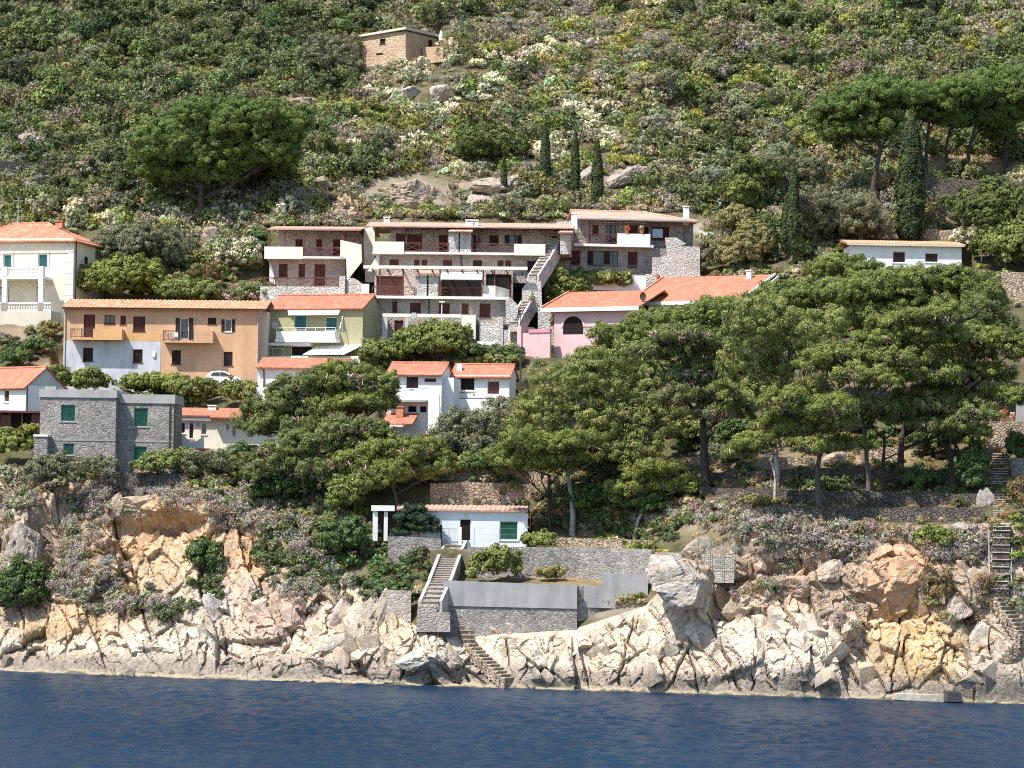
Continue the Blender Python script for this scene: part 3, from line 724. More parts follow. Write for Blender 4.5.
h.part('white_edge', MB().prism([(h.X(269), h.Z(285)), (h.X(269), h.Z(261)), (h.X(273), h.Z(272)), (h.X(275), h.Z(285))], -.2, -.004), 'white')

# middle block: two tiers
h = House('terraced_block', 'long middle block of the stepped stone holiday flats, two tiers of cross railed balconies', 'apartment block', 450, 342, None, -1.5, (364, 548, 344, 13))
lo, up = 1.5, 5.5      # facade planes of the lower and the upper tier
_, (lx0, lx1, _, _) = h.body(366, 513, 298, 342, 4, 'stone_mid', [(391, 396, 301, 312, 'shutter_brown'), (409, 420, 302, 312.5, 'shutter_brown'), (438, 449, 302, 313, 'shutter_brown'), (461, 468, 302, 313, 'shutter_brown'), (479, 490, 302, 316, 'shutter_brown'), (393.5, 402.5, 320, 333, 'shutter_brown')], y=lo, foot=3, frame='wood')
h.body(372, 512, 267, 298, 4, 'stone_pink', [(374, 402, 274, 294.5, 'shutter_brown'), (440, 481, 273, 295, 'dark', 'wood'), (485, 511, 271, 296, 'dark', 'wood')], y=lo + 1.7, foot=0, frame='wood')
h.part('floor_slab', MB().box(h.X(365, lo), h.X(509, lo), lo - .75, lo + 1.69, h.Z(298.3), h.Z(295.6)), 'white')
for a, b in ((414.5, 425.7), (427.7, 437.2)): h.part('stone_pier', MB().box(h.X(a, lo), h.X(b, lo), lo - .5, lo + 1.6, h.Z(295.4), h.Z(275)), 'stone_white')
h.part('pier_roof', MB().slope((h.X(414, lo), lo - .9, h.Z(273.5)), (h.X(439, lo), lo - .9, h.Z(273.5)), (h.X(416, lo), lo + 1.2, h.Z(268.5)), (h.X(437, lo), lo + 1.2, h.Z(268.5)), .3, .04), 'tile_pink')
h.part('downpipe', MB().tube([(h.X(426.7, lo), lo - .3, h.Z(274)), (h.X(426.7, lo), lo - .3, h.Z(296)), (h.X(428, lo), lo - .08, h.Z(300)), (h.X(428, lo), lo - .08, h.Z(314))], .07), 'iron')
for a, b in ((371, 413.8), (438, 481.8)): h.xrail(h.X(a, lo), h.X(b, lo), lo - .6, h.Z(295.4), .92)
pp = MB().box(h.X(482.2, lo), h.X(495, lo), lo - .72, lo - .58, h.Z(297), h.Z(284.5)); pp.add([(h.X(495, lo) + .003, lo - .72, h.Z(297)), (h.X(508.6, lo), lo + .9, h.Z(297)), (h.X(508.6, lo), lo + .9, h.Z(287)), (h.X(495, lo) + .003, lo - .72, h.Z(284.5)), (h.X(495, lo) + .003, lo - .58, h.Z(297)), (h.X(508, lo), lo + 1.05, h.Z(297)), (h.X(508, lo), lo + 1.05, h.Z(287)), (h.X(495, lo) + .003, lo - .58, h.Z(284.5))], [(0, 1, 2, 3), (7, 6, 5, 4), (3, 2, 6, 7)])
h.part('parapet', pp, 'cream')
h.part('parapet', MB().box(h.X(360, lo), h.X(368, lo), lo - .74, lo - .55, h.Z(298), h.Z(284)), 'white')
be = MB().box(h.X(362, lo), h.X(527, lo), lo - .95, lo - .75, h.Z(268.5), h.Z(265.3)); h.part('pergola_edge', be, 'cream')
be = MB()
for px in range(371, 524, 15): be.box(h.X(px, lo) - .06, h.X(px, lo) + .06, lo - 1.1, lo + 1.7, h.Z(270.2), h.Z(268.6))
h.part('pergola_joists', be, 'wood')
for px in (378.5, 402, 439, 482.5, 494): h.part('post', MB().box(h.X(px, lo) - .06, h.X(px, lo) + .06, lo - .62, lo - .5, h.Z(295.4), h.Z(268.6)), 'wood')
aw = [(h.X(441, lo), lo - .3, h.Z(271)), (h.X(481.5, lo), lo - .3, h.Z(271)), (h.X(481.8, lo), lo - 1.3, h.Z(274.5)), (h.X(440, lo), lo - 1.3, h.Z(274.5)), (h.X(481.8, lo), lo - 1.32, h.Z(279)), (h.X(440, lo), lo - 1.32, h.Z(279))]
h.part('awning', MB().add(aw + [(a, b + .04, c - .05) for a, b, c in aw], [(0, 1, 2, 3), (3, 2, 4, 5), (7, 6, 9, 8), (9, 8, 10, 11)]), 'fabric')
# intermediate floor behind the pergola
h.body(376, 545, 250, 268, 5, 'stone_mid', [(386, 395.5, 255, 265, 'shutter_brown'), (411, 416.7, 255, 265, 'shutter_brown'), (419, 424.7, 255, 265, 'shutter_brown'), (440.7, 450, 255, 265, 'shutter_brown'), (471, 480.7, 255, 265, 'shutter_dark'), (496.3, 502.5, 255, 265, 'shutter_brown'), (504.3, 510.3, 255, 265, 'shutter_brown'), (526.5, 536, 255, 266, 'shutter_dark')], y=up, foot=1, frame='wood')
h.part('side_ramp_wall', MB().prism([(h.X(364, up), h.Z(268)), (h.X(374, up), h.Z(250.5)), (h.X(376, up), h.Z(250.5)), (h.X(376, up), h.Z(268))], up - .5, up - .3), 'cream')
# top floor
h.body(386, 572, 221.5, 250, 5, 'stone_pink', [(391.5, 402, 227, 237.5, 'shutter_brown'), (403.2, 418.5, 227.5, 247.5, 'shutter_brown'), (436, 446, 228, 247.5, 'shutter_brown'), (471, 474, 228, 247, 'shutter_dark'), (487.5, 497, 227.5, 238, 'shutter_dark'), (507.5, 516.5, 227.5, 238, 'open', 'wood'), (549, 557.5, 228, 240, 'shutter_brown')], y=up + 1.7, foot=0, frame='wood')
h.part('floor_slab', MB().box(h.X(401, up), h.X(514, up), up - .9, up + 1.69, h.Z(250), h.Z(247.8)).box(h.X(369, up), h.X(401, up) - .003, up - .8, up + 1.69, h.Z(250.6), h.Z(248)).box(h.X(514, up) + .003, h.X(546, up), up - .8, up + 1.69, h.Z(250.6), h.Z(248)), 'white')
h.part('parapet', MB().box(h.X(369.5, up), h.X(401.3, up), up - .98, up - .82, h.Z(250.4), h.Z(237.8)), 'cream')
h.part('parapet', MB().box(h.X(513.3, up), h.X(545, up), up - .98, up - .82, h.Z(250.4), h.Z(238.8)).box(h.X(545, up) - .15, h.X(545, up), up - .81, up + 1.6, h.Z(250.4), h.Z(238.8)), 'cream')
for a, b in ((402.2, 445.8), (470, 513)): h.xrail(h.X(a, up), h.X(b, up), up - .78, h.Z(247.6), .92)
for a, b in ((446.2, 456.6), (458, 469.3)): h.part('stone_pier', MB().box(h.X(a, up), h.X(b, up), up - .75, up + 1.6, h.Z(247.7), h.Z(228.3)), 'stone_white')
h.part('downpipe', MB().tube([(h.X(457.3, up), up - .5, h.Z(227)), (h.X(457.3, up), up - .5, h.Z(248)), (h.X(459.5, up), up - .08, h.Z(253)), (h.X(459.5, up), up - .08, h.Z(265))], .07), 'iron')
h.part('stone_pier', MB().box(h.X(560, up), h.X(570.6, up), up - .6, up + 1.6, h.Z(248.5), h.Z(224.5)), 'stone_white')
h.mono(h.X(364, up), h.X(572, up), up - .4, up + 4.2, h.Z(221), h.Z(213.2), 'tile_pink', .75, .3, .04)
h.part('roof', MB().slope((h.X(572, up), up + 8.4, h.Z(220)), (h.X(364, up), up + 8.4, h.Z(220)), (h.X(572, up), up + 4.25, h.Z(213.2)), (h.X(364, up), up + 4.25, h.Z(213.2)), .3, .03, seg=2), 'tile_pink')
for a, b in ((446, 471), (558, 573)): h.part('pier_roof', MB().slope((h.X(a, up), up - 1.5, h.Z(227.3)), (h.X(b, up), up - 1.5, h.Z(227.3)), (h.X(a + 7, up), up + .2, h.Z(220)), (h.X(b, up), up + .2, h.Z(220)), .3, .04), 'tile_pink')
be = MB()
for px in range(374, 560, 15): be.box(h.X(px, up) - .06, h.X(px, up) + .06, up - 1.0, up + 1.69, h.Z(223.6), h.Z(222.2))
h.part('rafters', be, 'wooddark')
for px in (372.5, 403, 431, 446, 513, 545): h.part('post', MB().box(h.X(px, up) - .06, h.X(px, up) + .06, up - .75, up - .63, h.Z(247.6), h.Z(222)), 'wooddark')
h.chimney(h.X(380, up), up + 4, h.Z(216), h.Z(208), .6); h.chimney(h.X(467, up), up + .4, h.Z(222), h.Z(213.5), .75); h.chimney(h.X(473.4, up), up + .4, h.Z(222), h.Z(213.5), .5); h.chimney(h.X(574, up), up + 1.0, h.Z(222), h.Z(205), .6)
# porch at the foot
h.part('porch_beam', MB().box(h.X(382), h.X(411), 0, .25, h.Z(317.4), h.Z(314)).box(h.X(416), h.X(461), 0, .25, h.Z(317.4), h.Z(314)), 'cream')
h.part('porch_pier', MB().box(h.X(411.3), h.X(415.7), -.05, .3, h.Z(319), h.Z(313)).box(h.X(382), h.X(387), .02, .24, h.Z(345), h.Z(317.5)).box(h.X(405), h.X(408), .02, .24, h.Z(345), h.Z(317.5)), 'palegrey')
h.part('porch_wall', MB().box(h.X(461.3), h.X(475.5), 0, 1.4, h.Z(346), h.Z(314.5)), 'cream')
h.part('stone_base', MB().box(h.X(479), h.X(497), .4, 1.49, h.Z(345), h.Z(322.5)), 'stone_white')
h.part('yellow_pillar', MB().box(h.X(496.3), h.X(503), .2, 1.2, h.Z(346), h.Z(316)).box(h.X(503.1), h.X(522), .3, 1.2, h.Z(346), h.Z(329)), 'stone_white')
h.part('white_rail', MB().box(h.X(476), h.X(496), -.9, -.82, h.Z(346), h.Z(341.5)), 'white')
BLOCK = h
# closed parasols on the balconies
def parasol(label, loc, hh=2.2):
    r = empty('closed_parasol', loc, 0, label, 'parasol')
    MB().tube([(0, 0, 0), (0, 0, hh)], .03, 6).build('pole', M['galv'], r)
    MB().tube([(0, 0, hh * .38), (0, 0, hh * .45), (0, 0, hh * .8), (0, 0, hh)], [.26, .24, .10, .02], 9).build('canopy', M['shutter_brown'], r)
    MB().tube([(0, 0, 0), (0, 0, .08)], .22, 10).build('foot', M['concrete'], r)
parasol('closed dark red parasol behind the cross railing right of the paired chimneys', h.world(h.X(477, up), up - .2, h.Z(247.7)))

# stairs between the middle and right blocks
M['stepstone'] = simple('step_stone', (.44, .39, .33), .9, .15, .4, 2)
def stairflight(name, label, pts, width, n, mat, mats_side=None, side=.25, sideh=.6, cat='stairs', lift=.12, sides=(True, True)):
    """pts: list of world points along the tread centre line, top first or bottom first"""
    pts = [Vector(p) for p in pts]; base = min(pts, key=lambda p: p.z)
    r = empty(name, base, 0, label, cat)
    L = [0]
    for a, b in zip(pts, pts[1:]): L.append(L[-1] + (b - a).length)
    st = MB(); tr = MB()
    def at(s):
        for i in range(len(pts) - 1):
            if s <= L[i + 1] + 1e-9: return pts[i].lerp(pts[i + 1], (s - L[i]) / (L[i + 1] - L[i]))
        return pts[-1]
    for k in range(n):
        a = at(L[-1] * k / n) - base; b = at(L[-1] * (k + 1) / n) - base
        d = Vector((b.x - a.x, b.y - a.y, 0)); dl = max(d.length, .05); d = d / d.length if d.length > 1e-4 else Vector((0, 1, 0))
        sd = Vector((d.y, -d.x, 0)) * width / 2
        if abs(sd.x) < width * .25: sd = Vector((width / 2, 0, 0)) * .8 + sd * .4
        top = max(a.z, b.z) + lift
        o = d * .10; fw = -d if a.z < b.z else d
        q = [a - sd - o, a + sd - o, b + sd + o, b - sd + o]
        st.add([(p.x, p.y, top - 1.0) for p in q] + [(p.x, p.y, top - .07) for p in q], [(0, 3, 2, 1), (4, 5, 6, 7), (0, 1, 5, 4), (1, 2, 6, 5), (2, 3, 7, 6), (3, 0, 4, 7)])
        q = [p + fw * .09 for p in q]
        tr.add([(p.x, p.y, top - .068) for p in q] + [(p.x, p.y, top) for p in q], [(0, 3, 2, 1), (4, 5, 6, 7), (0, 1, 5, 4), (1, 2, 6, 5), (2, 3, 7, 6), (3, 0, 4, 7)])
    tr.build('treads', M['stepstone'], r)  # tread and riser tones differ to put the step shading into colour
    st.build('steps', M[mat], r)
    if mats_side:
        for sg in (-1, 1):
            if not sides[0 if sg < 0 else 1]: continue
            mb = MB()
            for a, b in zip(pts, pts[1:]):
                a = a - base; b = b - base
                d = Vector((b.x - a.x, b.y - a.y, 0)).normalized(); sd = Vector((d.y, -d.x, 0))
                if abs(sd.x) < .5: sd = Vector((1, 0, 0))
                if sd.x < 0: sd = -sd
                o = sd * sg * (width / 2 + side / 2)
                w2 = sd * side / 2
                q = [a + o - w2, a + o + w2, b + o + w2, b + o - w2]
                mb.add([(p.x, p.y, p.z - 1.5) for p in q] + [(p.x, p.y, p.z + sideh) for p in q], [(0, 3, 2, 1), (4, 5, 6, 7), (0, 1, 5, 4), (1, 2, 6, 5), (2, 3, 7, 6), (3, 0, 4, 7)])
            mb.build('parapet', M[mats_side], r)
    return r
Yc = h.Y
stairflight('garden_stairs', 'upper flight of stone stairs climbing right of the middle block of flats', [P(533, 279, Yc + 2.6), P(544, 262, Yc + 4.2), P(556, 240, Yc + 6.8)], .9, 12, 'stone_mid', 'stone_white', .25, .35)
stairflight('garden_stairs', 'lower flight of stone stairs descending to the pink house terrace', [P(514, 326, Yc - .6), P(524, 308, Yc + .9), P(531, 297, Yc + 1.9)], .9, 10, 'stone_mid', 'stone_white', .25, .4)
def blockwall(name, label, poly, Y, thick, mat, cat='wall', cap=None):
    """poly of pixels at depth Y, extruded backwards"""
    w = [P(a, b, Y) for a, b in poly]; o = w[0]
    mb = MB().prism([(p[0] - o[0], p[2] - o[2]) for p in w], 0, thick)
    ob = mb.build(name, M[mat]); ob.location = Vector(o)
    return tag(ob, label, cat)
blockwall('stone_wall', 'tall stone stair landing wall between the flats and the climbing shrub', [(522, 310), (522, 289), (527, 282), (541, 281), (542, 305), (538, 312)], Yc + 1.2, .8, 'stone_white')
blockwall('stone_wall', 'rounded stone wall end under the right corner of the middle flats', [(506, 324), (505.5, 299), (510, 297.5), (517, 304), (518, 313), (514, 324)], Yc - .4, .8, 'stone_white')
blockwall('stone_wall', 'short pale stone wall directly left of the pink house', [(538, 345), (538, 307), (553, 307), (554, 345)], Yc - 1.0, .8, 'stone_white')

# right block
h = House('terraced_block', 'right hand block of the stepped stone holiday flats with hipped roof and white parapet', 'apartment block', 630, 288, None, 7, (553, 700, 291, 10))
lo = 0
_, (x0, x1, _, _) = h.body(556, 676, 247, 288, 6, 'stone_mid', [(570, 580, 251, 265.5, 'shutter_brown'), (592.5, 604, 251, 265.5, 'open', 'wood'), (607, 618, 251, 265.5, 'glass', 'wood'), (627.5, 637.5, 251, 267, 'shutter_brown')], y=.5, foot=3, frame='wood')
up = .5
h.body(572, 684, 217.5, 247, 6, 'stone_mid', [(592, 598.5, 223.5, 234, 'shutter_brown'), (606, 616, 223.5, 244, 'glass', 'wood'), (626, 638, 223, 234, 'shutter_brown'), (640, 651, 224, 244, 'dark', 'wood'), (652, 670, 223.5, 237, 'shutter_brown')], y=up + 1.6, foot=0, frame='wood')
h.part('blue_screen', MB().box(h.X(652, up), h.X(662.3, up), up - .2, up - .12, h.Z(236.5), h.Z(227.6)), 'blueglass')
h.part('floor_slab', MB().box(h.X(572, up), h.X(652, up), up - .9, up + 1.59, h.Z(247.2), h.Z(244.6)), 'white')
h.xrail(h.X(573, up), h.X(615, up), up - .78, h.Z(244.4), 1.0)
h.part('parapet', MB().box(h.X(615.6, up), h.X(648.5, up), up - .98, up - .82, h.Z(247.1), h.Z(233.8)).box(h.X(648.5, up) - .14, h.X(648.5, up), up - .81, up + .6, h.Z(247.1), h.Z(233.8)), 'white')
for px in (588, 616, 648): h.part('post', MB().box(h.X(px, up) - .06, h.X(px, up) + .06, up - .75, up - .63, h.Z(244.4), h.Z(219)), 'wooddark')
h.hip(h.X(576, up), h.X(690, up), up - .2, up + 8.2, h.Z(218.3), h.Z(207.5), 'tile_pink', .7, .3, .04, left=False)
h.part('gutter', MB().box(h.X(574, up), h.X(690, up), up - .98, up - .86, h.Z(220.2), h.Z(218.8)), 'galv')
for px in (580, 600, 620, 640, 660): pass
aw = MB()
for a, b in ((597, 625), (628, 650)):
    q = [(h.X(a, up), up + 1.3, h.Z(219.5)), (h.X(b, up), up + 1.3, h.Z(219.5)), (h.X(b - 4, up), up - .3, h.Z(222)), (h.X(a - 4, up), up - .3, h.Z(222))]
    aw.add(q + [(x, y, z - .04) for x, y, z in q], [(0, 3, 2, 1), (4, 5, 6, 7), (3, 7, 6, 2)])
h.part('awning', aw, 'fabric')
h.chimney(h.X(688.5, up), up + 1.4, h.Z(222), h.Z(202.5), .55)
h.part('pier', MB().box(h.X(557, up), h.X(570.5, up), up - .9, up + 1.5, h.Z(249), h.Z(223)), 'stone_white')
h.part('back_wing', MB().box(h.X(684, up) + .003, h.X(698, up), up + 2.5, up + 7, h.Z(262), h.Z(219.5)), 'stone_mid')
h.part('stair_side_wall', MB().prism([(h.X(649), h.Z(287)), (h.X(650), h.Z(258)), (h.X(659), h.Z(257)), (h.X(678), h.Z(246)), (h.X(683), h.Z(247)), (h.X(683), h.Z(287))], -1.6, -1.35), 'stone_white')
h.part('stair_side_wall', MB().prism([(h.X(666), h.Z(252)), (h.X(664), h.Z(237)), (h.X(675), h.Z(236.5)), (h.X(685), h.Z(242.5)), (h.X(676), h.Z(248)), (h.X(672), h.Z(252))], -.6, -.4), 'stone_white')
h.part('stone_wing_wall', MB().box(h.X(681), h.X(697), -1.9, -1.3, h.Z(290), h.Z(246.5)), 'stone_white')
h.part('terrace_rail', MB().box(h.X(590), h.X(650), -1.55, -1.49, h.Z(267), h.Z(266.2)), 'iron')
rb = MB()
for i in range(22): rb.box(h.X(590 + i * 2.8) - .02, h.X(590 + i * 2.8) + .02, -1.54, -1.5, h.Z(276), h.Z(267.1))
h.part('rail_bars', rb, 'iron')
h.part('terrace_wall', MB().box(h.X(586), h.X(644), -1.6, -1.4, h.Z(292), h.Z(276.5)), 'white')
h.part('step_block', MB().box(h.X(643), h.X(655), -1.9, -1.61, h.Z(290), h.Z(275)), 'stone_white')
RB = h
def pot(label, loc, s=1., flower=(.55, .06, .06)):
    r = empty('flower_pot', loc, 0, label, 'flower pot')
    MB().tube([(0, 0, 0), (0, 0, .3 * s), (0, 0, .34 * s)], [.14 * s, .2 * s, .22 * s], 10).build('pot', M['pot'], r)
    n = 46; p = rng.normal(0, 1, (n, 3)); p /= np.linalg.norm(p, axis=1)[:, None]; p = p * .3 * s * rng.uniform(.5, 1, (n, 1)) + (0, 0, .52 * s)
    c = np.where(rng.random((n, 1)) < .5, np.array([flower]), np.array([[.07, .12, .03]]))
    leafmesh('blooms', p, p - (0, 0, .4), np.full(n, .1 * s), .7, c, 'leaf', r)

# ---- pink house: two red roofs turned to the left
h = House('pink_house', 'pink house with red roof, white eave and dark arched opening above the pines', 'house', 580, 352, None, -26, (524, 668, 356, 10))
x0, x1 = h.X(554), h.X(640)
h.body(0, 0, 311, 352, 9, 'pink', [], x0=x0, x1=x1, foot=4)
m, rx = h.X(573), h.X(583) - h.X(573)
arc = [(m + rx * math.cos(t), h.Z(327) + rx * 1.0 * math.sin(t)) for t in np.linspace(0, math.pi, 17)]
h.part('arch_shade_sheet', MB().prism([(m + rx, h.Z(334)), *arc, (m - rx, h.Z(334))], -.02, -.003), 'dark')  # no hole here: a near-black sheet paints the shade inside the arch
ts = np.linspace(0, math.pi, 17); ar = MB()
for t0, t1 in zip(ts, ts[1:]):
    ar.prism([(m + (rx + o) * math.cos(t), h.Z(327) + (rx + o) * math.sin(t)) for t, o in ((t0, .0), (t0, .22), (t1, .22), (t1, 0))], -.08, -.004)
h.part('arch_surround', ar, 'pink')
ex0, ex1 = h.X(543) , h.X(640)
ym = 4.9; k = (h.Z(287) - h.Z(308)) 
rf = MB().slope((ex0, -.6, h.Z(308)), (ex1, -.6, h.Z(308)), (ex0 + .2, 5.6, h.Z(287.3)), (ex1, 5.6, h.Z(287.3)), .3, .035)
rf.slope((ex1, 11.5, h.Z(308)), (ex0, 11.5, h.Z(308)), (ex1, 5.6, h.Z(287.3)), (ex0 + .2, 5.6, h.Z(287.3)), .3, .035, seg=2)
h.part('roof', rf, 'tile_red')
h.part('verge', MB().bar((ex0 + .02, -.62, h.Z(307.3)), (ex0 + .2, 5.6, h.Z(286.6)), .16, .2), 'tile_orange')
h.part('fascia', MB().box(ex0 - .02, ex1, -.72, -.61, h.Z(311.6), h.Z(307.6)), 'white')
h.part('gable', MB().add([(x0 + .01, .0, h.Z(311)), (x0 + .01, 9, h.Z(311)), (x0 + .01, 5.6, h.Z(288.5)), (x0 + .15, 0, h.Z(311)), (x0 + .15, 9, h.Z(311)), (x0 + .15, 5.6, h.Z(288.5))], [(0, 2, 1), (3, 4, 5), (0, 3, 5, 2), (1, 2, 5, 4)]), 'pink')
h.part('terrace_wall', MB().box(h.X(528), h.X(556), -1.4, -1.1, h.Z(375), h.Z(333)), 'pink')
h.part('terrace_coping', MB().box(h.X(535), h.X(556), -1.5, -1.0, h.Z(332.9), h.Z(329.5)), 'pinkdeep')
h.part('terrace_side', MB().box(h.X(524), h.X(528) - .003, -1.6, 2.0, h.Z(376), h.Z(326)), 'pink')
st = MB()
for i in range(5): st.bar((h.X(526) - .2, -.9 + .55 * i, h.Z(325 - 1.5 * i)), (h.X(526) - .2, -.9 + .55 * i, h.Z(315 - 1.5 * i)), .05)
st.bar((h.X(526) - .2, -1.2, h.Z(315)), (h.X(526) - .2, 1.8, h.Z(307)), .06); h.part('stair_railing', st, 'iron')
dish = MB(); c0 = Vector((h.X(634, -.4) + .2, .9, h.Z(297)))
vs = [c0 + Vector((0, .12, 0))]
for rr, dd in ((.25, .09), (.45, 0)): vs += [c0 + Vector((rr * .75 * math.cos(2 * math.pi * q / 12), dd, rr * math.sin(2 * math.pi * q / 12))) for q in range(12)]
dish.add(vs, [(0, 1 + q, 1 + (q + 1) % 12) for q in range(12)] + [(1 + q, 13 + q, 13 + (q + 1) % 12, 1 + (q + 1) % 12) for q in range(12)])
dish.bar(c0 + Vector((0, .1, 0)), c0 + Vector((.1, .2, -1.1)), .06)
h.part('satellite_dish', dish, 'wooddark')

h = House('red_roofed_house', 'house under the broad red roof right of the pink house, mostly hidden by pines', 'house', 690, 335, None, -29, (628, 790, 340, 9))
x0, x1 = h.X(650), h.X(744)
h.body(0, 0, 302, 335, 9, 'white', [(665, 676, 306, 318, 'shutter_brown'), (700, 712, 306, 318, 'shutter_brown')], x0=x0, x1=x1, foot=4)
ex0, ex1 = h.X(632), h.X(742)
rf = MB().slope((ex0, -.7, h.Z(301.5)), (ex1, -.7, h.Z(301.5)), (ex0, 7.2, h.Z(270.5)), (ex1, 7.2, h.Z(270.5)), .3, .035)
rf.slope((ex1, 14, h.Z(298)), (ex0, 14, h.Z(298)), (ex1, 7.2, h.Z(270.5)), (ex0, 7.2, h.Z(270.5)), .3, .035, seg=2)
h.part('roof', rf, 'tile_red')
h.part('verge', MB().bar((ex0 - .02, -.72, h.Z(300.8)), (ex0 - .02, 7.2, h.Z(269.8)), .14, .18), 'tile_orange')
h.part('verge', MB().bar((ex1 + .05, -.72, h.Z(301)), (ex1 + .05, 7.2, h.Z(270)), .14, .22), 'white')
h.part('fascia', MB().box(ex0 - .02, ex1, -.85, -.71, h.Z(305), h.Z(301.3)), 'white')
h.part('flank_wall', MB().add([(x1 + .002, 0, h.Z(302)), (x1 + .002, 9, h.Z(302)), (x1 + .002, 7.2, h.Z(272.5)), (x1 + .14, 0, h.Z(302)), (x1 + .14, 9, h.Z(302)), (x1 + .14, 7.2, h.Z(272.5))], [(0, 2, 1), (3, 4, 5), (0, 3, 5, 2), (1, 2, 5, 4)]), 'white')
h.chimney(h.X(752, 6.2), 6.2, h.Z(276), h.Z(266), .5)

# ---- white house at the right
h = House('white_bungalow', 'long low white house with thin pantile roof above the big umbrella pines', 'house', 910, 272, None, 3, (842, 972, 277, 8))
_, (x0, x1, _, _) = h.body(852, 962, 245, 272, 6, 'white', [(892.5, 905.5, 251.5, 263, 'shutter_dark'), (925, 938.5, 252.5, 262, 'shutter_dark')], foot=3)
h.mono(h.X(847), h.X(964), 0, 4.2, h.Z(243.8), h.Z(237.4), 'tile_orange', .4, .33, .06)
h.part('roof', MB().slope((h.X(964), 6.4, h.Z(242)), (h.X(847), 6.4, h.Z(242)), (h.X(964), 4.25, h.Z(237.4)), (h.X(847), 4.25, h.Z(237.4)), .33, .04, seg=2), 'tile_orange')
h.part('fascia', MB().box(h.X(846), h.X(964), -.5, -.4, h.Z(246.3), h.Z(244.6)), 'greige')
WB = h

# ---- hut high on the hill
h = House('stone_hut', 'lone pinkish block hut with flat slab roof high on the scrubby hill', 'hut', 384, 60, None, -33, (352, 442, 66, 5))
x0, x1 = h.X(361), h.X(406)
h.body(0, 0, 33, 60, 7.5, 'brickish', [(379.5, 385, 38.2, 43.5, 'dark', 'wooddark')], x0=x0, x1=x1, foot=3)
h.part('slab_roof', MB().add([(x0 - .25, -.35, h.Z(35)), (x1 + .25, -.35, h.Z(31.2)), (x1 + .25, 7.8, h.Z(31.2)), (x0 - .25, 7.8, h.Z(35)), (x0 - .25, -.35, h.Z(32.8)), (x1 + .25, -.35, h.Z(28.8)), (x1 + .25, 7.8, h.Z(28.8)), (x0 - .25, 7.8, h.Z(32.8))], [(0, 3, 2, 1), (4, 5, 6, 7), (0, 1, 5, 4), (1, 2, 6, 5), (2, 3, 7, 6), (3, 0, 4, 7)]), 'greige')
h.part('side_window', MB().box(x1 + .003, x1 + .04, 4.8, 5.5, h.Z(42), h.Z(36)), 'dark')
h.part('low_dark_strip', MB().box(h.X(376), h.X(383), -.06, -.003, h.Z(54), h.Z(52.6)), 'dark')  # thin near-black strip low on the front wall
h.part('yard_wall', MB().box(x1 + .3, x1 + 5.5, 3.2, 3.6, h.Z(62), h.Z(46)), 'brickish')
h.part('roof_stub', MB().tube([(x1 + .6, 6.8, h.Z(34)), (x1 + .6, 6.8, h.Z(23))], [.5, .1], 6), 'palegrey')

# ---- boathouse above the cliff
h = House('boathouse', 'low whitewashed boathouse with pantile roof edge above the cliff stairs', 'boathouse', 480, 545, None, 0, (378, 530, 548, 5.5))
BH = h
_, (x0, x1, _, _) = h.body(437, 525.5, 512, 545, 4.6, 'bluewhite', [(459.5, 471, 519, 541.5, 'dark', 'whitepaint'), (499.5, 518, 521, 540, 'shutter_green', 'whitepaint')], foot=1.5, frame='concretelight')
h.mono(h.X(398), x1 - .0, -.1, 4.2, h.Z(510.3), h.Z(505.8), 'tile_pink', .25, .42, .08)
h.part('fascia', MB().box(x0, x1 + .05, -.1, -.003, h.Z(513.3), h.Z(511.6)), 'white')
h.part('side_annex', MB().box(h.X(397), x0 - .003, .02, 4.4, h.Z(549), h.Z(511.8)), 'bluewhite')
h.part('corner_post', MB().box(x1 + .002, x1 + .16, -.12, .3, h.Z(545), h.Z(513)), 'white')
h.part('wall_lamp', MB().box(h.X(464), h.X(467), -.12, -.003, h.Z(516.5), h.Z(514.5)), 'greige')
h = House('porch', 'small white pillared porch with slab roof left of the boathouse', 'porch', 386, 537, BH.Y - .2, 4)
h.part('slab_roof', MB().box(h.X(371.5), h.X(394), -.7, 1.8, h.Z(511.0), h.Z(505.5)), 'white')
for px, w in ((375, .42), (385.5, .32)): h.part('pillar', MB().box(h.X(px) - w / 2, h.X(px) + w / 2, -.5, -.1, h.Z(541), h.Z(511.5)), 'white')
h.part('back_wall', MB().box(h.X(378), h.X(393), 1.4, 1.6, h.Z(541), h.Z(511.5)), 'wooddark')
h.part('bench_wall', MB().box(h.X(391), h.X(440), .4, .7, h.Z(545), h.Z(531.5)), 'white')
# ================================================================== GROUND
def rnd(i, j, s):
    v = np.sin(i * 127.1 + j * 311.7 + s * 74.7) * 43758.5453
    return v - np.floor(v)

def vor2(x, y, seed):
    """returns F1, F2, random of the nearest cell (4), offset to the centre"""
    ix, iy = np.floor(x), np.floor(y)
    f1 = np.full(x.shape, 9.); f2 = np.full(x.shape, 9.); ci = np.zeros_like(x); cj = np.zeros_like(x); ox = np.zeros_like(x); oy = np.zeros_like(x)
    for di in (-1, 0, 1):
        for dj in (-1, 0, 1):
            a, b = ix + di, iy + dj
            px = a + .1 + .8 * rnd(a, b, seed); py = b + .1 + .8 * rnd(a, b, seed + 1)
            d = np.hypot(x - px, y - py)
            m = d < f1
            f2 = np.where(m, f1, np.minimum(f2, d))
            ci = np.where(m, a, ci); cj = np.where(m, b, cj); ox = np.where(m, x - px, ox); oy = np.where(m, y - py, oy)
            f1 = np.where(m, d, f1)
    return f1, f2, [rnd(ci, cj, seed + 2 + k) for k in range(4)], ox, oy

def fbm(x, y, seed, n=5):
    o = 0; a = .5
    for k in range(n): o = o + a * smooth_noise2(x * 2 ** k, y * 2 ** k, seed + k); a *= .5
    return o

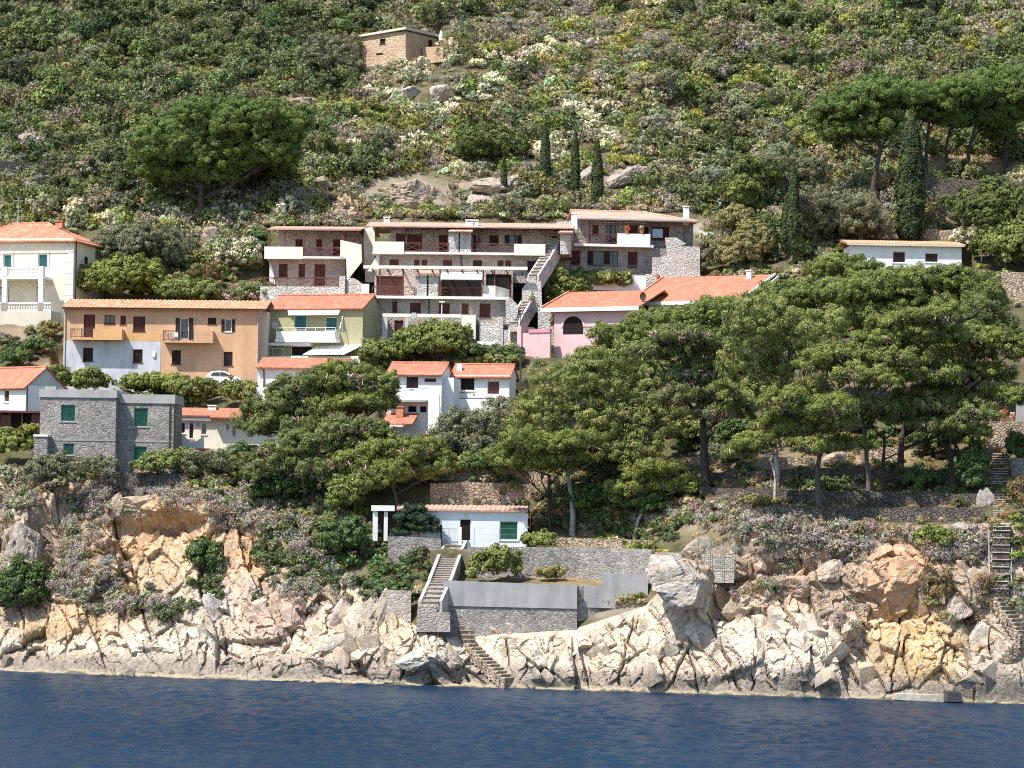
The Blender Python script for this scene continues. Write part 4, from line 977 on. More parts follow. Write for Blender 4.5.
# ---- rock material
t = NT('cliff_rock', .9, .15)
at = t.n('ShaderNodeAttribute'); at.attribute_name = 'Col'
geo = t.n('ShaderNodeNewGeometry'); sx = t.n('ShaderNodeSeparateXYZ'); t.l(geo.outputs['Position'], sx.inputs[0])
n1 = t.noise(.7, 8, .62, dist=.6); n2 = t.noise(2.6, 7, .65); n3 = t.noise(1.0, 6, .65, t.sc((1.6, 1.6, .25)))
c = t.mix(t.ramp(n1, [(.35, 0), (.65, 1)]), at.outputs['Color'], t.mix(1.0, at.outputs['Color'], (.72, .66, .60), 'MULTIPLY'))
c = t.mix(t.math('MULTIPLY', t.ramp(n2, [(.48, 0), (.66, 1)]), .5), c, (.66, .60, .53))
c = t.mix(t.math('MULTIPLY', t.ramp(n3, [(.52, 0), (.72, 1)]), .55), c, (.30, .27, .24))
vo = t.vor(1.1, 'DISTANCE_TO_EDGE', t.sc((1, 1, .6))); vo2 = t.vor(3.2, 'DISTANCE_TO_EDGE')
crk = t.math('MULTIPLY', t.ramp(vo.outputs['Distance'], [(0, 1), (.02, 0)]), t.ramp(t.noise(.8, 3), [(.54, 0), (.60, 1)]))
c = t.mix(t.math('MULTIPLY', crk, .75), c, (.10, .08, .065))
# tide marks: brown grey splash band, pale ochre line at the water
zz = t.math('ADD', sx.outputs['Z'], t.math('MULTIPLY', t.math('SUBTRACT', n1, .5), 1.6))
def mr(a, b):
    x = t.n('ShaderNodeMapRange'); x.inputs[1].default_value = a; x.inputs[2].default_value = b; x.interpolation_type = 'SMOOTHSTEP'; t.l(zz, x.inputs[0]); return x.outputs[0]
c = t.mix(mr(2.3, .9), c, t.mix(t.ramp(n2, [(.35, 0), (.65, 1)]), (.165, .135, .108), (.33, .28, .23)))
z2 = t.math('ADD', sx.outputs['Z'], t.math('MULTIPLY', t.math('SUBTRACT', n1, .5), 1.3))
x = t.n('ShaderNodeMapRange'); x.inputs[1].default_value = .34; x.inputs[2].default_value = .20; t.l(z2, x.inputs[0])
c = t.mix(x.outputs[0], c, (.36, .30, .20))
x = t.n('ShaderNodeMapRange'); x.inputs[1].default_value = .12; x.inputs[2].default_value = .0; t.l(z2, x.inputs[0])
c = t.mix(x.outputs[0], c, (.13, .12, .08))
hgt = t.math('ADD', t.math('MULTIPLY', n2, .7), t.math('ADD', t.math('MULTIPLY', t.noise(9, 5, .7), .35), t.math('MULTIPLY', t.ramp(vo2.outputs['Distance'], [(0, 0), (.08, 1)]), .25)))
t.bump(t.math('SUBTRACT', hgt, t.math('MULTIPLY', crk, .5)), .75, .10)
M['rock'] = t.col(c)

t = NT('hill_soil', .95, .1)
at = t.n('ShaderNodeAttribute'); at.attribute_name = 'Col'
n1 = t.noise(.5, 8, .65); n2 = t.noise(3.5, 6, .7)
c = t.mix(t.ramp(n1, [(.35, 0), (.65, 1)]), at.outputs['Color'], t.mix(1.0, at.outputs['Color'], (.6, .62, .55), 'MULTIPLY'))
c = t.mix(t.math('MULTIPLY', t.ramp(n2, [(.5, 0), (.7, 1)]), .5), c, (.30, .25, .16))
t.bump(t.math('ADD', n2, t.noise(12, 4, .7)), .9, .15)
M['soil'] = t.col(c)

# ---- palette of the rock, measured region by region (px, py, rx, ry, colour)
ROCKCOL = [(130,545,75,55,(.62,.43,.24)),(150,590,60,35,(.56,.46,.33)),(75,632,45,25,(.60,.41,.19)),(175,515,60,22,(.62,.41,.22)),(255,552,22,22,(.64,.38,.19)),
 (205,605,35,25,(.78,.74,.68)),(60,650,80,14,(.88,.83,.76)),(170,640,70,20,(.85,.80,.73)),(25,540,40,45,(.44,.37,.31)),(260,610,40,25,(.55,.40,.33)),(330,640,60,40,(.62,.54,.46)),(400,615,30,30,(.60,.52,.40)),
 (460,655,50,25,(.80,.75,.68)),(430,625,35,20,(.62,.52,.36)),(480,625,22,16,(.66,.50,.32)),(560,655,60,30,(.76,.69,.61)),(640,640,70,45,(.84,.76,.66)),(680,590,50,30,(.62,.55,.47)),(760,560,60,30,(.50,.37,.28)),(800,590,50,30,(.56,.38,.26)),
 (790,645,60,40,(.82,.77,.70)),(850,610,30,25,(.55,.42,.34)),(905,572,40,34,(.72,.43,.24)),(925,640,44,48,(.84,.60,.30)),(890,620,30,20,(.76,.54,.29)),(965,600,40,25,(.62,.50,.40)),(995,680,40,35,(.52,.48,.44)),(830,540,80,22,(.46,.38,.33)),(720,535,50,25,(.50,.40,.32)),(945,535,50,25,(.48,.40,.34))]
# bulges and hollows of the rock face in metres (px, py, rx, ry, out)
RELIEF = [(682,592,34,30,2.4),(650,640,40,40,.8),(720,598,22,22,-1.8),(428,658,32,18,1.6),(440,632,30,16,.9),(905,572,36,26,1.5),(960,590,40,22,1.0),(48,545,16,32,-2.2),(20,540,22,34,1.2),(150,505,50,14,1.2),(160,528,45,10,-1.5),(115,552,16,7,-1.3),(900,612,30,8,-1.1),(925,650,34,38,.9),
 (800,655,30,36,.9),(752,655,22,34,.7),(845,650,20,30,.6),(795,560,30,14,-1.2),(760,575,30,12,-1.0),(990,685,40,28,1.2),(330,650,26,20,.8),(360,620,16,26,.7),(392,600,14,26,.8),(210,620,26,22,.8),(560,650,40,30,.6),(600,640,16,28,-.5),(470,610,20,14,.9),(505,640,14,16,.6),(265,590,20,20,.5),(300,665,26,10,.8),(620,600,26,14,.3)]
QUIET = [(np.array([(430,600),(440,612)]), 18), (np.array([(468,625),(512,682)]), 16), (np.array([(1003,560),(1000,600),(1024,650)]), 26), (np.array([(445,634),(580,630),(640,607)]), 12)]

BLOCKS = [(330,630,70,40,150,1.3,1.7),(390,620,30,40,40,1.4,2.0),(270,610,40,40,60,1.1,1.5),(210,620,40,40,45,1.3,1.6),(150,650,90,14,70,1.0,.8),(50,650,60,14,45,1.0,.8),(25,540,30,40,40,1.7,1.2),(130,520,60,26,50,1.3,.9),(150,580,70,30,30,.8,.9),
 (560,655,60,26,90,1.1,1.4),(490,640,40,30,50,1.0,1.4),(440,650,40,20,20,1.0,1.0),(620,640,40,40,40,1.6,1.9),(680,650,40,30,30,1.9,1.8),(740,630,40,50,60,1.4,1.8),(790,570,70,26,120,1.2,1.0),(720,560,40,24,50,1.3,.9),(800,640,50,40,60,1.7,2.0),(860,600,40,40,70,1.2,1.3),(850,660,50,24,40,1.3,1.6),(930,620,40,34,45,1.2,1.1),(970,600,30,40,45,1.3,1.2),(980,670,40,24,40,1.2,1.5),(900,530,90,10,40,.8,.8),(760,680,260,8,90,.8,.7),(250,676,250,6,90,.8,.7),(-120,600,120,50,120,1.4,1.3),(1140,610,110,50,120,1.4,1.3)]
HOLES = [(692,636,7,4,-1.),(676,641,7,5,-1.),(703,648,8,4,-1.),(745,618,5,14,-1.1),(730,628,4,9,-1.),(868,599,17,5,-1.5),(905,611,13,6,-1.4),(936,608,9,4,-1.1),(796,566,36,6,-1.6),(742,578,24,7,-1.5),(832,560,24,5,-1.3),(722,604,16,14,-1.6),(775,604,6,10,-1.),(812,600,6,8,-1.1),(840,575,6,12,-1.),(500,632,5,12,-1.),(548,650,3,9,-.9),(560,655,4,8,-.9),(525,655,6,4,-.9),(452,650,6,7,-1.1),(225,598,5,12,-1.),(238,612,6,10,-1.),(262,640,5,8,-.9),(170,520,30,5,-1.3),(115,551,12,4,-1.2),(40,545,9,24,-1.6),(50,520,8,14,-1.4),(285,630,5,10,-.9),(320,625,5,9,-.9),(405,610,4,9,-.8),(395,655,7,4,-.9),(350,668,9,5,-.9),(205,655,12,4,-.9),(150,650,16,3,-.7),(960,670,4,12,-.9),(985,690,3,12,-.7),(1000,685,3,14,-.7),(972,640,8,4,-.8)]
JOINTS = [((668,690),(690,650)),((688,650),(698,692)),((800,560),(852,590)),((845,590),(880,655)),((572,600),(545,662)),((505,640),(515,690)),((640,600),(618,682)),((352,600),(322,660)),((372,600),(352,662)),((300,610),(280,662)),((215,600),(226,652)),((640,560),(700,600)),((760,610),(752,690)),((905,600),(890,690)),((180,620),(240,655)),((130,560),(150,640)),((420,640),(400,680)),((440,636),(470,680)),((940,590),(925,625)),((700,600),(740,690)),((600,615),(640,660)),((255,560),(300,600)),((955,650),(975,702)),((780,600),(815,660))]

def seg_dist(px, py, pts):
    d = np.full(px.shape, 1e9)
    for a, b in zip(pts, pts[1:]):
        ab = b - a; t_ = np.clip(((px - a[0]) * ab[0] + (py - a[1]) * ab[1]) / (ab @ ab), 0, 1)
        d = np.minimum(d, np.hypot(px - a[0] - t_ * ab[0], py - a[1] - t_ * ab[1]))
    return d

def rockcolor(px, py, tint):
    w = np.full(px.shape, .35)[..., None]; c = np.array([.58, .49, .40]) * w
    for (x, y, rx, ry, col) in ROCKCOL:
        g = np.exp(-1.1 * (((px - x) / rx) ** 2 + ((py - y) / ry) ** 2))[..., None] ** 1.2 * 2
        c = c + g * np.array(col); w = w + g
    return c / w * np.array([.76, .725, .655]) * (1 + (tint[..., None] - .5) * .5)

def cliff_disp(W, px, py):
    a = R(28)
    u = W[..., 0] * math.cos(a) + W[..., 2] * math.sin(a); v = -W[..., 0] * math.sin(a) + W[..., 2] * math.cos(a)
    wx = (fbm(W[..., 0] / 5, W[..., 2] / 5, 3) - .5) * 2.2; wz = (fbm(W[..., 0] / 5 + 9, W[..., 2] / 5, 7) - .5) * 2.2
    d = 0; tint = 0; edge = 1
    lm = np.clip((fbm(W[..., 0] / 6 + 3, W[..., 2] / 6, 61) - .42) * 6, 0, 1)
    for (su, sv, A, gA, sd, cr) in ((5.0, 8.0, 1.05, .95, 11, .5), (1.9, 3.4, .42, .55, 31, .36), (.75, 1.3, .12, .24, 51, .10), (.36, .5, .05, .08, 71, .03)):
        k = 1.0 if sd > 20 else .8
        f1, f2, rr, ox, oy = vor2((u + wx * k) / su, (v + wz * k) / sv, sd)
        dd = A * (rr[0] - .5) * 2 * .55 + gA * ((rr[1] - .5) * ox * 2.6 + (rr[2] - .72) * oy * 2.2)
        e = np.clip((f2 - f1) / .09, 0, 1)
        d = d + dd - cr * (1 - e) ** 2 * (.25 + 1.4 * lm * (rr[3] > .45))
        tint = tint + (rr[3] - .5) * (.5 if sd < 60 else .2)
    return d + (fbm(W[..., 0] * 1.5, W[..., 2] * 1.5, 91, 4) - .5) * .25, .5 + tint

def make_ground():
    # cliff: columns by picture column, rows from under water to the cliff top
    cx = np.arange(-262, 1292, 1.25); nr = 190
    ky, kd = knots(cx)
    v = np.concatenate([np.linspace(-.35, 0, 12)[:-1], np.linspace(0, 1, nr)])
    s0, s1, s2 = ky[:, 1], ky[:, 2], ky[:, 0]
    PYg = np.where(v[:, None] < 0, s0 + (-v[:, None] / .35) * (s2 - s0), s0 + v[:, None] * (s1 - s0))
    PXg = np.broadcast_to(cx, PYg.shape)
    Yg = Yt(PXg, PYg)
    W = P(PXg, PYg, Yg)
    d, tint = cliff_disp(W, PXg, PYg)
    rel = 0
    for (x, y, rx, ry, o) in RELIEF: rel = rel + o * np.exp(-(((PXg - x) / rx) ** 2 + ((PYg - y) / ry) ** 2) ** 2)
    for (x, y, rx, ry, o) in HOLES:
        if rx > 15: rel = rel + o * .7 * np.exp(-(((PXg - x) / rx) ** 2 + ((PYg - y) / ry) ** 2) ** 3)
    for a_, b_ in JOINTS: rel = rel - .8 * np.exp(-(seg_dist(PXg + 2.2 * (smooth_noise2(PYg / 9, PXg / 9, 8) - .5) * 2, PYg, np.array([a_, b_], float)) / .95) ** 2)
    q = 1
    for pts, rad in QUIET: q = q * np.clip(seg_dist(PXg, PYg, pts.astype(float)) / rad - .25, .06, 1)
    vv = np.clip(v, 0, 1)[:, None]
    taper = np.clip((1 - vv) / .10, 0, 1) * np.clip(.35 + vv * 5, 0, 1)
    low = np.clip((v[:, None] - .0) / .10, .25, 1)
    off = (d * q * low + rel * np.minimum(q * 1.5, 1)) * taper
    W = W + off[..., None] * np.array([-.05, -.86, .42])
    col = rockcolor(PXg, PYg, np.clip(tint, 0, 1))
    nR, nC = PYg.shape
    idx = np.arange(nR * nC).reshape(nR, nC)
    FQ = np.stack([idx[:-1, :-1], idx[:-1, 1:], idx[1:, 1:], idx[1:, :-1]], -1).reshape(-1, 4)
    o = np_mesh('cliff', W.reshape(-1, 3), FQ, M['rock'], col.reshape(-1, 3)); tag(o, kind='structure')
    CL = (PXg.ravel(), PYg.ravel(), W.reshape(-1, 3))
    # fractured blocks and slabs standing out of the face
    rb = np.random.default_rng(23); bm_v, bm_f, bm_c = [], [], []; nv = 0
    for (zx, zy, zw, zh, cnt, med, asp) in BLOCKS:
        for _ in range(int(cnt * .30)):
            a, b = rb.normal(zx, zw * .6), rb.normal(zy, zh * .6)
            j = int(np.clip(round((a + 262) / 1.25), 0, nC - 1)); i = int(np.argmin(np.abs(PYg[:, j] - b)))
            if i < 12 or i > nR - 12: continue
            if any(seg_dist(np.array([a]), np.array([b]), p_.astype(float))[0] < r_ * 1.1 for p_, r_ in QUIET): continue
            sz = min(1.75, med * math.exp(rb.normal(0, .4))); el = min(1.35, asp) * rb.uniform(.7, 1.2)
            pts = rb.uniform(-1, 1, (13, 3)); pts = np.sign(pts) * np.abs(pts) ** .45
            pts = pts * np.array([sz * .5, sz * .42, sz * .5 * el])
            an = R(rb.normal(24, 16)) * (-1 if rb.random() < .72 else 1); tl = R(rb.normal(18, 16)); yw = R(rb.normal(0, 30))
            M3 = np.array(Matrix.Rotation(yw, 3, 'Z') @ Matrix.Rotation(an, 3, 'Y') @ Matrix.Rotation(-tl, 3, 'X'))
            pts = pts @ M3.T + W[i, j] + np.array([0, sz * rb.uniform(.18, .40), -sz * .14])
            bm = bmesh.new(); vs = [bm.verts.new(p) for p in pts]
            r_ = bmesh.ops.convex_hull(bm, input=vs)
            bmesh.ops.delete(bm, geom=[g for g in r_['geom_interior'] if isinstance(g, bmesh.types.BMVert)], context='VERTS')
            bmesh.ops.triangulate(bm, faces=bm.faces[:])
            bm.verts.index_update()
            bm_v.append(np.array([v_.co[:] for v_ in bm.verts])); bm_f.append(np.array([[v_.index for v_ in f_.verts] for f_ in bm.faces]) + nv)
            cc = col[i, j] * rb.uniform(.80, 1.12) * (1 + rb.normal(0, .012, 3)); bm_c.append(np.repeat(cc[None], len(bm.verts), 0)); nv += len(bm.verts); bm.free()
    o = np_mesh('cliff_rocks', np.concatenate(bm_v), np.concatenate(bm_f), M['rock'], np.concatenate(bm_c)); tag(o, kind='structure')
    # hillside above
    cx = np.arange(-262, 1292, 2.4)
    ky, kd = knots(cx); top = ky[:, 2]
    nr = 360; w = np.linspace(0, 1, nr)[:, None]
    PYg = top + w * (-188 - top); PXg = np.broadcast_to(cx, PYg.shape)
    Yg = Yt(PXg, PYg); W = P(PXg, PYg, Yg)
    lump = (fbm(PXg / 14, PYg / 12, 21, 4) - .5) * 1.3 * np.clip(w * 30, 0, 1)
    W = W + lump[..., None] * np.array([0, -.6, .25])
    # extra rows: the hill carries on behind the frame to a ridge
    last = W[-1]; ext = [last + np.array([0, 14. * k, 9.0 * k - .42 * k * k]) for k in range(1, 13)]
    W = np.concatenate([W, np.stack(ext)], 0)
    PYe = np.concatenate([PYg, np.broadcast_to(PYg[-1], (12, PYg.shape[1]))], 0); PXe = np.broadcast_to(cx, PYe.shape)
    n = fbm(PXe / 40, PYe / 30, 5); n2 = fbm(PXe / 9, PYe / 8, 15)
    c = np.where((n > .5)[..., None], np.array([.13, .125, .06]), np.array([.17, .145, .085])) * (.7 + .6 * n2[..., None])
    for (x, y, rx, ry, cc) in SOILCOL:
        g = np.exp(-(((PXe - x) / rx) ** 2 + ((PYe - y) / ry) ** 2) ** 2)[..., None]
        c = c * (1 - g) + np.array(cc) * g * (.85 + .3 * n2[..., None])
    nR, nC = PYe.shape; idx = np.arange(nR * nC).reshape(nR, nC)
    FQ = np.stack([idx[:-1, :-1], idx[:-1, 1:], idx[1:, 1:], idx[1:, :-1]], -1).reshape(-1, 4)
    o = np_mesh('hillside', W.reshape(-1, 3), FQ, M['soil'], c.reshape(-1, 3), smooth=True); tag(o, kind='structure')
    return CL
SOILCOL = [(680,522,60,18,(.33,.27,.19)),(590,520,60,16,(.26,.20,.13)),(400,196,50,24,(.42,.35,.27)),(860,335,90,20,(.16,.13,.08)),(612,606,44,14,(.40,.34,.27)),(585,575,60,12,(.42,.31,.17)),(545,572,40,8,(.42,.31,.17)),(400,200,40,18,(.42,.34,.26)),(300,104,14,7,(.44,.30,.18)),(490,190,45,14,(.44,.36,.28)),(625,175,35,14,(.40,.33,.26)),(60,375,30,18,(.42,.31,.22)),(960,160,70,16,(.40,.28,.17)),
 (810,470,90,20,(.34,.25,.16)),(880,455,40,10,(.44,.34,.22)),(690,475,40,14,(.36,.27,.18)),(480,480,60,14,(.30,.23,.15)),(760,215,25,10,(.42,.33,.22)),(1010,240,25,20,(.38,.30,.22)),(20,140,30,20,(.45,.38,.30)),(25,335,30,14,(.40,.30,.22)),(700,235,25,14,(.46,.40,.32))]
CLIFF = make_ground()

def on_cliff(px, py):
    i = np.argmin((CLIFF[0] - px) ** 2 + (CLIFF[1] - py) ** 2); return CLIFF[2][i]

# ---- sea
t = NT('sea_water', .28, .12)
t.b.inputs['IOR'].default_value = 1.33
n1 = t.noise(.035, 4, .6, t.sc((1, .45, 1)))
t.bump(t.math('ADD', t.noise(1.7, 5, .65, t.sc((.6, 1, 1))), t.math('MULTIPLY', t.noise(5.0, 3, .6, t.sc((.6, 1, 1))), .4)), .8, .10)
M['sea'] = t.col(t.mix(t.ramp(n1, [(.3, 0), (.7, 1)]), (.0065, .022, .048), (.012, .036, .070)))
xs = np.arange(-62, 62.1, .22); yy = np.arange(128, 292, .22)
X, Yw = np.meshgrid(xs, yy); Zw = np.zeros_like(X)
wr = np.random.default_rng(4)
for k in range(34):
    lam = wr.uniform(.65, 1.9); an = R(-90) + wr.normal(.25, .55); amp = .0048 * lam ** .85; ph = wr.uniform(0, 6.28)
    kk = 2 * math.pi / lam; q = np.sin(kk * (X * math.cos(an) + Yw * math.sin(an)) + ph + 1.6 * (smooth_noise2(X / 17 + k, Yw / 17, k) - .5))
    Zw += amp * (q + .35 * (q * q - .5))
Zw *= .45 + .9 * fbm(X / 22, Yw / 14, 77, 3)
ed = np.clip(np.minimum(np.minimum(X + 62, 62 - X), np.minimum(Yw - 128, 292 - Yw)) / 4, 0, 1); Zw *= ed
V = np.stack([X, Yw, Zw], -1).reshape(-1, 3); nR, nC = X.shape; idx = np.arange(nR * nC).reshape(nR, nC)
F4 = np.stack([idx[:-1, :-1], idx[:-1, 1:], idx[1:, 1:], idx[1:, :-1]], -1).reshape(-1, 4)
n0 = len(V); x0_, x1_, y0_, y1_ = xs[0], xs[-1], yy[0], yy[-1]
Vo = np.array([(-900, -300, 0), (900, -300, 0), (900, 430, 0), (-900, 430, 0), (x0_, y0_, 0), (x1_, y0_, 0), (x1_, y1_, 0), (x0_, y1_, 0)], float)
Fo = np.array([(0, 1, 5, 4), (1, 2, 6, 5), (2, 3, 7, 6), (3, 0, 4, 7)]) + n0
o = np_mesh('sea', np.concatenate([V, Vo]), np.concatenate([F4, Fo]), M['sea'], smooth=True); tag(o, kind='structure')

# ================================================================== WALLS, STAIRS, FENCES
def wallrun(name, label, pts, dY, thick, mat, cat='retaining wall', Y=None, rough=0.0, parts=()):
    """pts: (px, top py, foot py): a wall along the ground at the depth of its foot"""
    ys = [Y if Y is not None else Yt(p[0], p[2]) + dY for p in pts]
    if isinstance(Y, (list, tuple)): ys = list(Y)
    # resample
    xs = []
    for i in range(len(pts) - 1):
        n = max(1, int(abs(pts[i + 1][0] - pts[i][0]) / 6))
        for k in range(n): xs.append((i, k / n))
    xs.append((len(pts) - 2, 1.0))
    T, B = [], []
    for j, (i, f) in enumerate(xs):
        px, pt, pb = (pts[i][m] * (1 - f) + pts[i + 1][m] * f for m in range(3)); y = ys[i] * (1 - f) + ys[i + 1] * f
        jt = (random.random() - .5) * rough
        T.append(P(px, pt + jt, y)); B.append(P(px, pb, y) - np.array([0, 0, .8]))
    o0 = B[0]; mb = MB(); vs = []
    for tt, bb in zip(T, B):
        tt = tt - o0; bb = bb - o0
        vs += [bb, tt, tt + (0, thick, 0), bb + (0, thick, 0)]
    fs = []
    for i in range(len(T) - 1):
        a, b = 4 * i, 4 * i + 4
        fs += [(a, b, b + 1, a + 1), (a + 1, b + 1, b + 2, a + 2), (a + 2, b + 2, b + 3, a + 3)]
    n = 4 * (len(T) - 1); fs += [(0, 1, 2, 3), (n, n + 3, n + 2, n + 1)]
    mb.add(vs, fs)
    ob = mb.build(name, M[mat]); ob.location = Vector(o0)
    return tag(ob, label, cat)

Ya = Yt(455, 634) - .1; Yb = Yt(620, 606) - .1; Yc2 = Yt(575, 629) - .1
w1 = wallrun('retaining_wall', 'long stone retaining wall with a smooth grey rendered band above the pale sea rocks', [(443, 581, 636), (510, 583.5, 640), (577, 585.5, 628)], 0, .7, 'stone_grey', Y=[Ya, (Ya + Yc2) / 2, Yc2])
band = wallrun('render_band', None, [(443, 580.3, 596), (510, 582.8, 597.5), (577, 584.8, 599)], 0, .1, 'concrete', None, Y=[Ya - .12, (Ya + Yc2) / 2 - .12, Yc2 - .12])
band.location -= w1.location; band.parent = w1
wallrun('retaining_wall', 'short stepped stone wall between the long retaining wall and the concrete block', [(577.3, 586, 612), (603, 587, 606)], 0, .7, 'stone_grey', Y=[Yc2 + .5, Yb + .4])
o = wallrun('concrete_wall', 'plain grey concrete wall block at the right end of the earth terrace', [(577.5, 585.5, 597.5), (602, 586, 598), (602.2, 573, 598.3), (648, 574.5, 600)], 0, .5, 'concrete', Y=[Yb + .2, Yb + .1, Yb + .1, Yb - .3])
wallrun('retaining_wall', 'upper grey stone retaining wall running below the white boathouse', [(468, 547.0, 577), (520, 547, 577), (580, 547.3, 577), (652, 549.5, 577)], -.15, .6, 'stone_grey')
wallrun('retaining_wall', 'low grey stone wall right under the wire fence', [(655, 552, 571), (700, 553.5, 572), (734, 555, 573)], 0, .5, 'stone_mid', Y=[Yt(660, 556) - .6, Yt(700, 556) - .8, Yt(730, 540) - 2.2])
wallrun('garden_wall', 'low grey stone wall under the dark prostrate conifer beside the boathouse', [(388, 536.5, 556), (414, 537, 556), (441, 539, 557)], 0, .5, 'stone_grey', Y=[BH.Y - 2.2] * 3)
wallrun('terrace_wall', 'small stone terrace edge at the foot of the two pale pine trunks', [(556, 537.5, 548), (600, 538.5, 548), (655, 540.5, 549)], .6, .5, 'drystone', rough=1.0)
BHB = BH.Y + 5.4
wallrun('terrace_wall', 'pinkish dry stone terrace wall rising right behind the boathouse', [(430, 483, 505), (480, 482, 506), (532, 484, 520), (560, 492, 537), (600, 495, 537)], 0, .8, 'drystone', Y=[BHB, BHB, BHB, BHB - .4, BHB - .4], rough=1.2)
wallrun('terrace_wall', 'shaded stone terrace wall behind the leaning pale pine trunk', [(600, 497, 537), (650, 498, 538), (690, 503, 532)], 0, .8, 'drystone_shaded', Y=[BHB - .6, BHB - 1.5, BHB - 3], rough=1.2)
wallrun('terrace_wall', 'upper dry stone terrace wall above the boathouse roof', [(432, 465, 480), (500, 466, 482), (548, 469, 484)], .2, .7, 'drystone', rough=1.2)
wallrun('terrace_wall', 'lowest long shaded dry stone wall at the foot of the pine grove on the cliff top', [(735, 501, 514), (800, 506, 519), (880, 508, 522), (985, 507, 522)], .2, .7, 'drystone_shaded', rough=1.2)
wallrun('terrace_wall', 'second long shaded dry stone wall one terrace up in the pine grove', [(700, 487, 500), (770, 489, 503), (860, 491, 505), (980, 494, 507)], .3, .7, 'drystone_shaded', rough=1.2)
wallrun('terrace_wall', 'third dark dry stone wall between the pine trunks, shaded', [(705, 473, 485), (790, 469, 484), (860, 468, 486), (975, 473, 489)], .3, .7, 'drystone_shaded', rough=1.2)
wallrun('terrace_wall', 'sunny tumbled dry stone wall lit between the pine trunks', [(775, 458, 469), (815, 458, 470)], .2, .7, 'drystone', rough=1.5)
wallrun('terrace_wall', 'sunny ochre dry stone wall behind the thin straight pine trunk', [(862, 446, 464), (900, 447, 465)], .2, .7, 'drystone', rough=1.5)
wallrun('terrace_wall', 'pale rubble wall behind the thick dark pine trunk', [(640, 462, 480), (705, 455, 470)], .2, .7, 'drystone', rough=1.5)
w6 = wallrun('terrace_wall', 'ochre stone garden wall at the right edge topped with red flowers', [(987, 421, 449), (1045, 422, 449)], .2, .7, 'drystone')
wallrun('terrace_wall', 'grey stone stair wall right of the shaded cliff stairs', [(1012, 458, 476), (1050, 458, 480)], -1.2, .7, 'stone_grey')
wallrun('hillside_wall', 'grey roadside wall under the broken rocks at the upper left edge', [(-60, 160, 190), (0, 161, 192), (52, 163, 186)], .2, .6, 'drystone_shaded')
wallrun('terrace_wall', 'dry stone wall on the cliff edge below the grey stone house', [(112, 472, 488), (150, 472.5, 488), (188, 475, 488)], -.5, .6, 'drystone_shaded', rough=1.2)
wallrun('terrace_wall', 'pale stone wall standing left of the twin cypresses above the flats', [(768, 206, 224), (786, 206, 225)], .2, .6, 'drystone', rough=1.0)
wallrun('terrace_wall', 'long dark stone terrace wall in the shade of the upper pine grove', [(925, 178, 205), (980, 180, 212), (1060, 184, 215)], .2, .7, 'drystone_shaded', rough=1.0)
wallrun('terrace_wall', 'low terrace wall just above the long white bungalow roof', [(850, 228, 238), (960, 230, 240)], .2, .6, 'drystone', rough=1.2)
wallrun('garden_wall', 'pinkish stone wall at the right edge beyond the umbrella pine canopy', [(1002, 272, 300), (1060, 273, 304)], .2, .6, 'drystone', rough=1.0)
wallrun('garden_wall', 'white garden wall above the green creeper right of the stepped flats', [(700, 233, 242), (722, 231, 240)], .3, .4, 'white')
wallrun('concrete_wall', 'weathered low wall panel among the rocks left of the cliff stairs', [(381, 591, 616), (394, 589.5, 616), (411, 591, 612)], -.9, .8, 'stone_mid', rough=2.0)

# stairs from the boathouse down the cliff
Yg_ = BH.Y
s1 = stairflight('cliff_stairs', 'stone stairs with pale sloping parapets climbing from the rocks to the boathouse gate', [P(430, 607, Ya - 1.6), P(440, 585, Ya + 1.0), P(451, 556, BH.Y - 1.6), P(456, 546, BH.Y - .4)], 1.5, 20, 'stone_mid', 'concretelight', .28, .5)
bl = blockwall('stone_landing', 'rough stone landing at the foot of the boathouse stairs', [(416, 632), (417.5, 606), (436, 606), (437, 612), (450, 613), (450, 632)], Ya - 2.2, 1.6, 'stone_mid')
M['stepstone'] = simple('step_stone', (.52, .46, .38), .9, .15, .4, 2)
stairflight('rock_stairs', 'worn rock cut steps leading down to the sea beside the big pale boulder', [P(a, b, Yt(a, b) - .3) for a, b in ((464, 626), (468, 643), (481, 656), (496, 670), (508, 681))], 1.05, 15, 'drystone', lift=.06)
# right hand stairs
Yr = Yt(1000, 520)
stairflight('cliff_stairs', 'long shaded stone stairs going straight up the right edge of the cliff', [P(1000, 598, Yt(1000, 598) - .3), P(1001, 565, Yt(1000, 565) - .3), P(1002, 530, Yt(1000, 530) - .3), P(1001, 500, Yt(1000, 500) + .6), P(1000, 456, Yt(1000, 456) + .2)], 1.35, 40, 'drystone_shaded', lift=.2)  # dark risers under pale treads: shade on these stairs put into colour
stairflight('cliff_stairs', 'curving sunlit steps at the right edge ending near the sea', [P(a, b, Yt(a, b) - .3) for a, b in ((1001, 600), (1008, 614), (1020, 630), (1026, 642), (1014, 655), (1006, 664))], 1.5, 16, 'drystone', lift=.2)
def handrail(name, label, pts, Y, mat, rad=.04, posts=True, drop=1.0):
    w = [P(a, b, y) for (a, b), y in zip(pts, Y)]; o = w[0]
    mb = MB().tube([p - o for p in w], rad, 6)
    if posts:
        for p in w: mb.tube([p - o, p - o - np.array([0, 0, drop])], rad, 6)
    ob = mb.build(name, M[mat]); ob.location = Vector(o); return tag(ob, label, 'handrail')
handrail('handrail', 'pale metal handrail right of the long shaded cliff stairs', [(1012, 548), (1011, 570), (1012, 586), (1017, 600), (1030, 613)], [Yt(1000, q) - .4 for q in (556, 578, 594, 610, 622)], 'galv', .045)
handrail('handrail', 'pale metal handrail left of the long shaded cliff stairs', [(989, 530), (989, 553), (989.5, 574)], [Yt(990, q) - .4 for q in (540, 562, 584)], 'galv', .04)
g = empty('iron_gate', P(450, 545, BH.Y - .5), 0, 'slim iron bar gate at the top of the boathouse stairs', 'gate')
mb = MB()
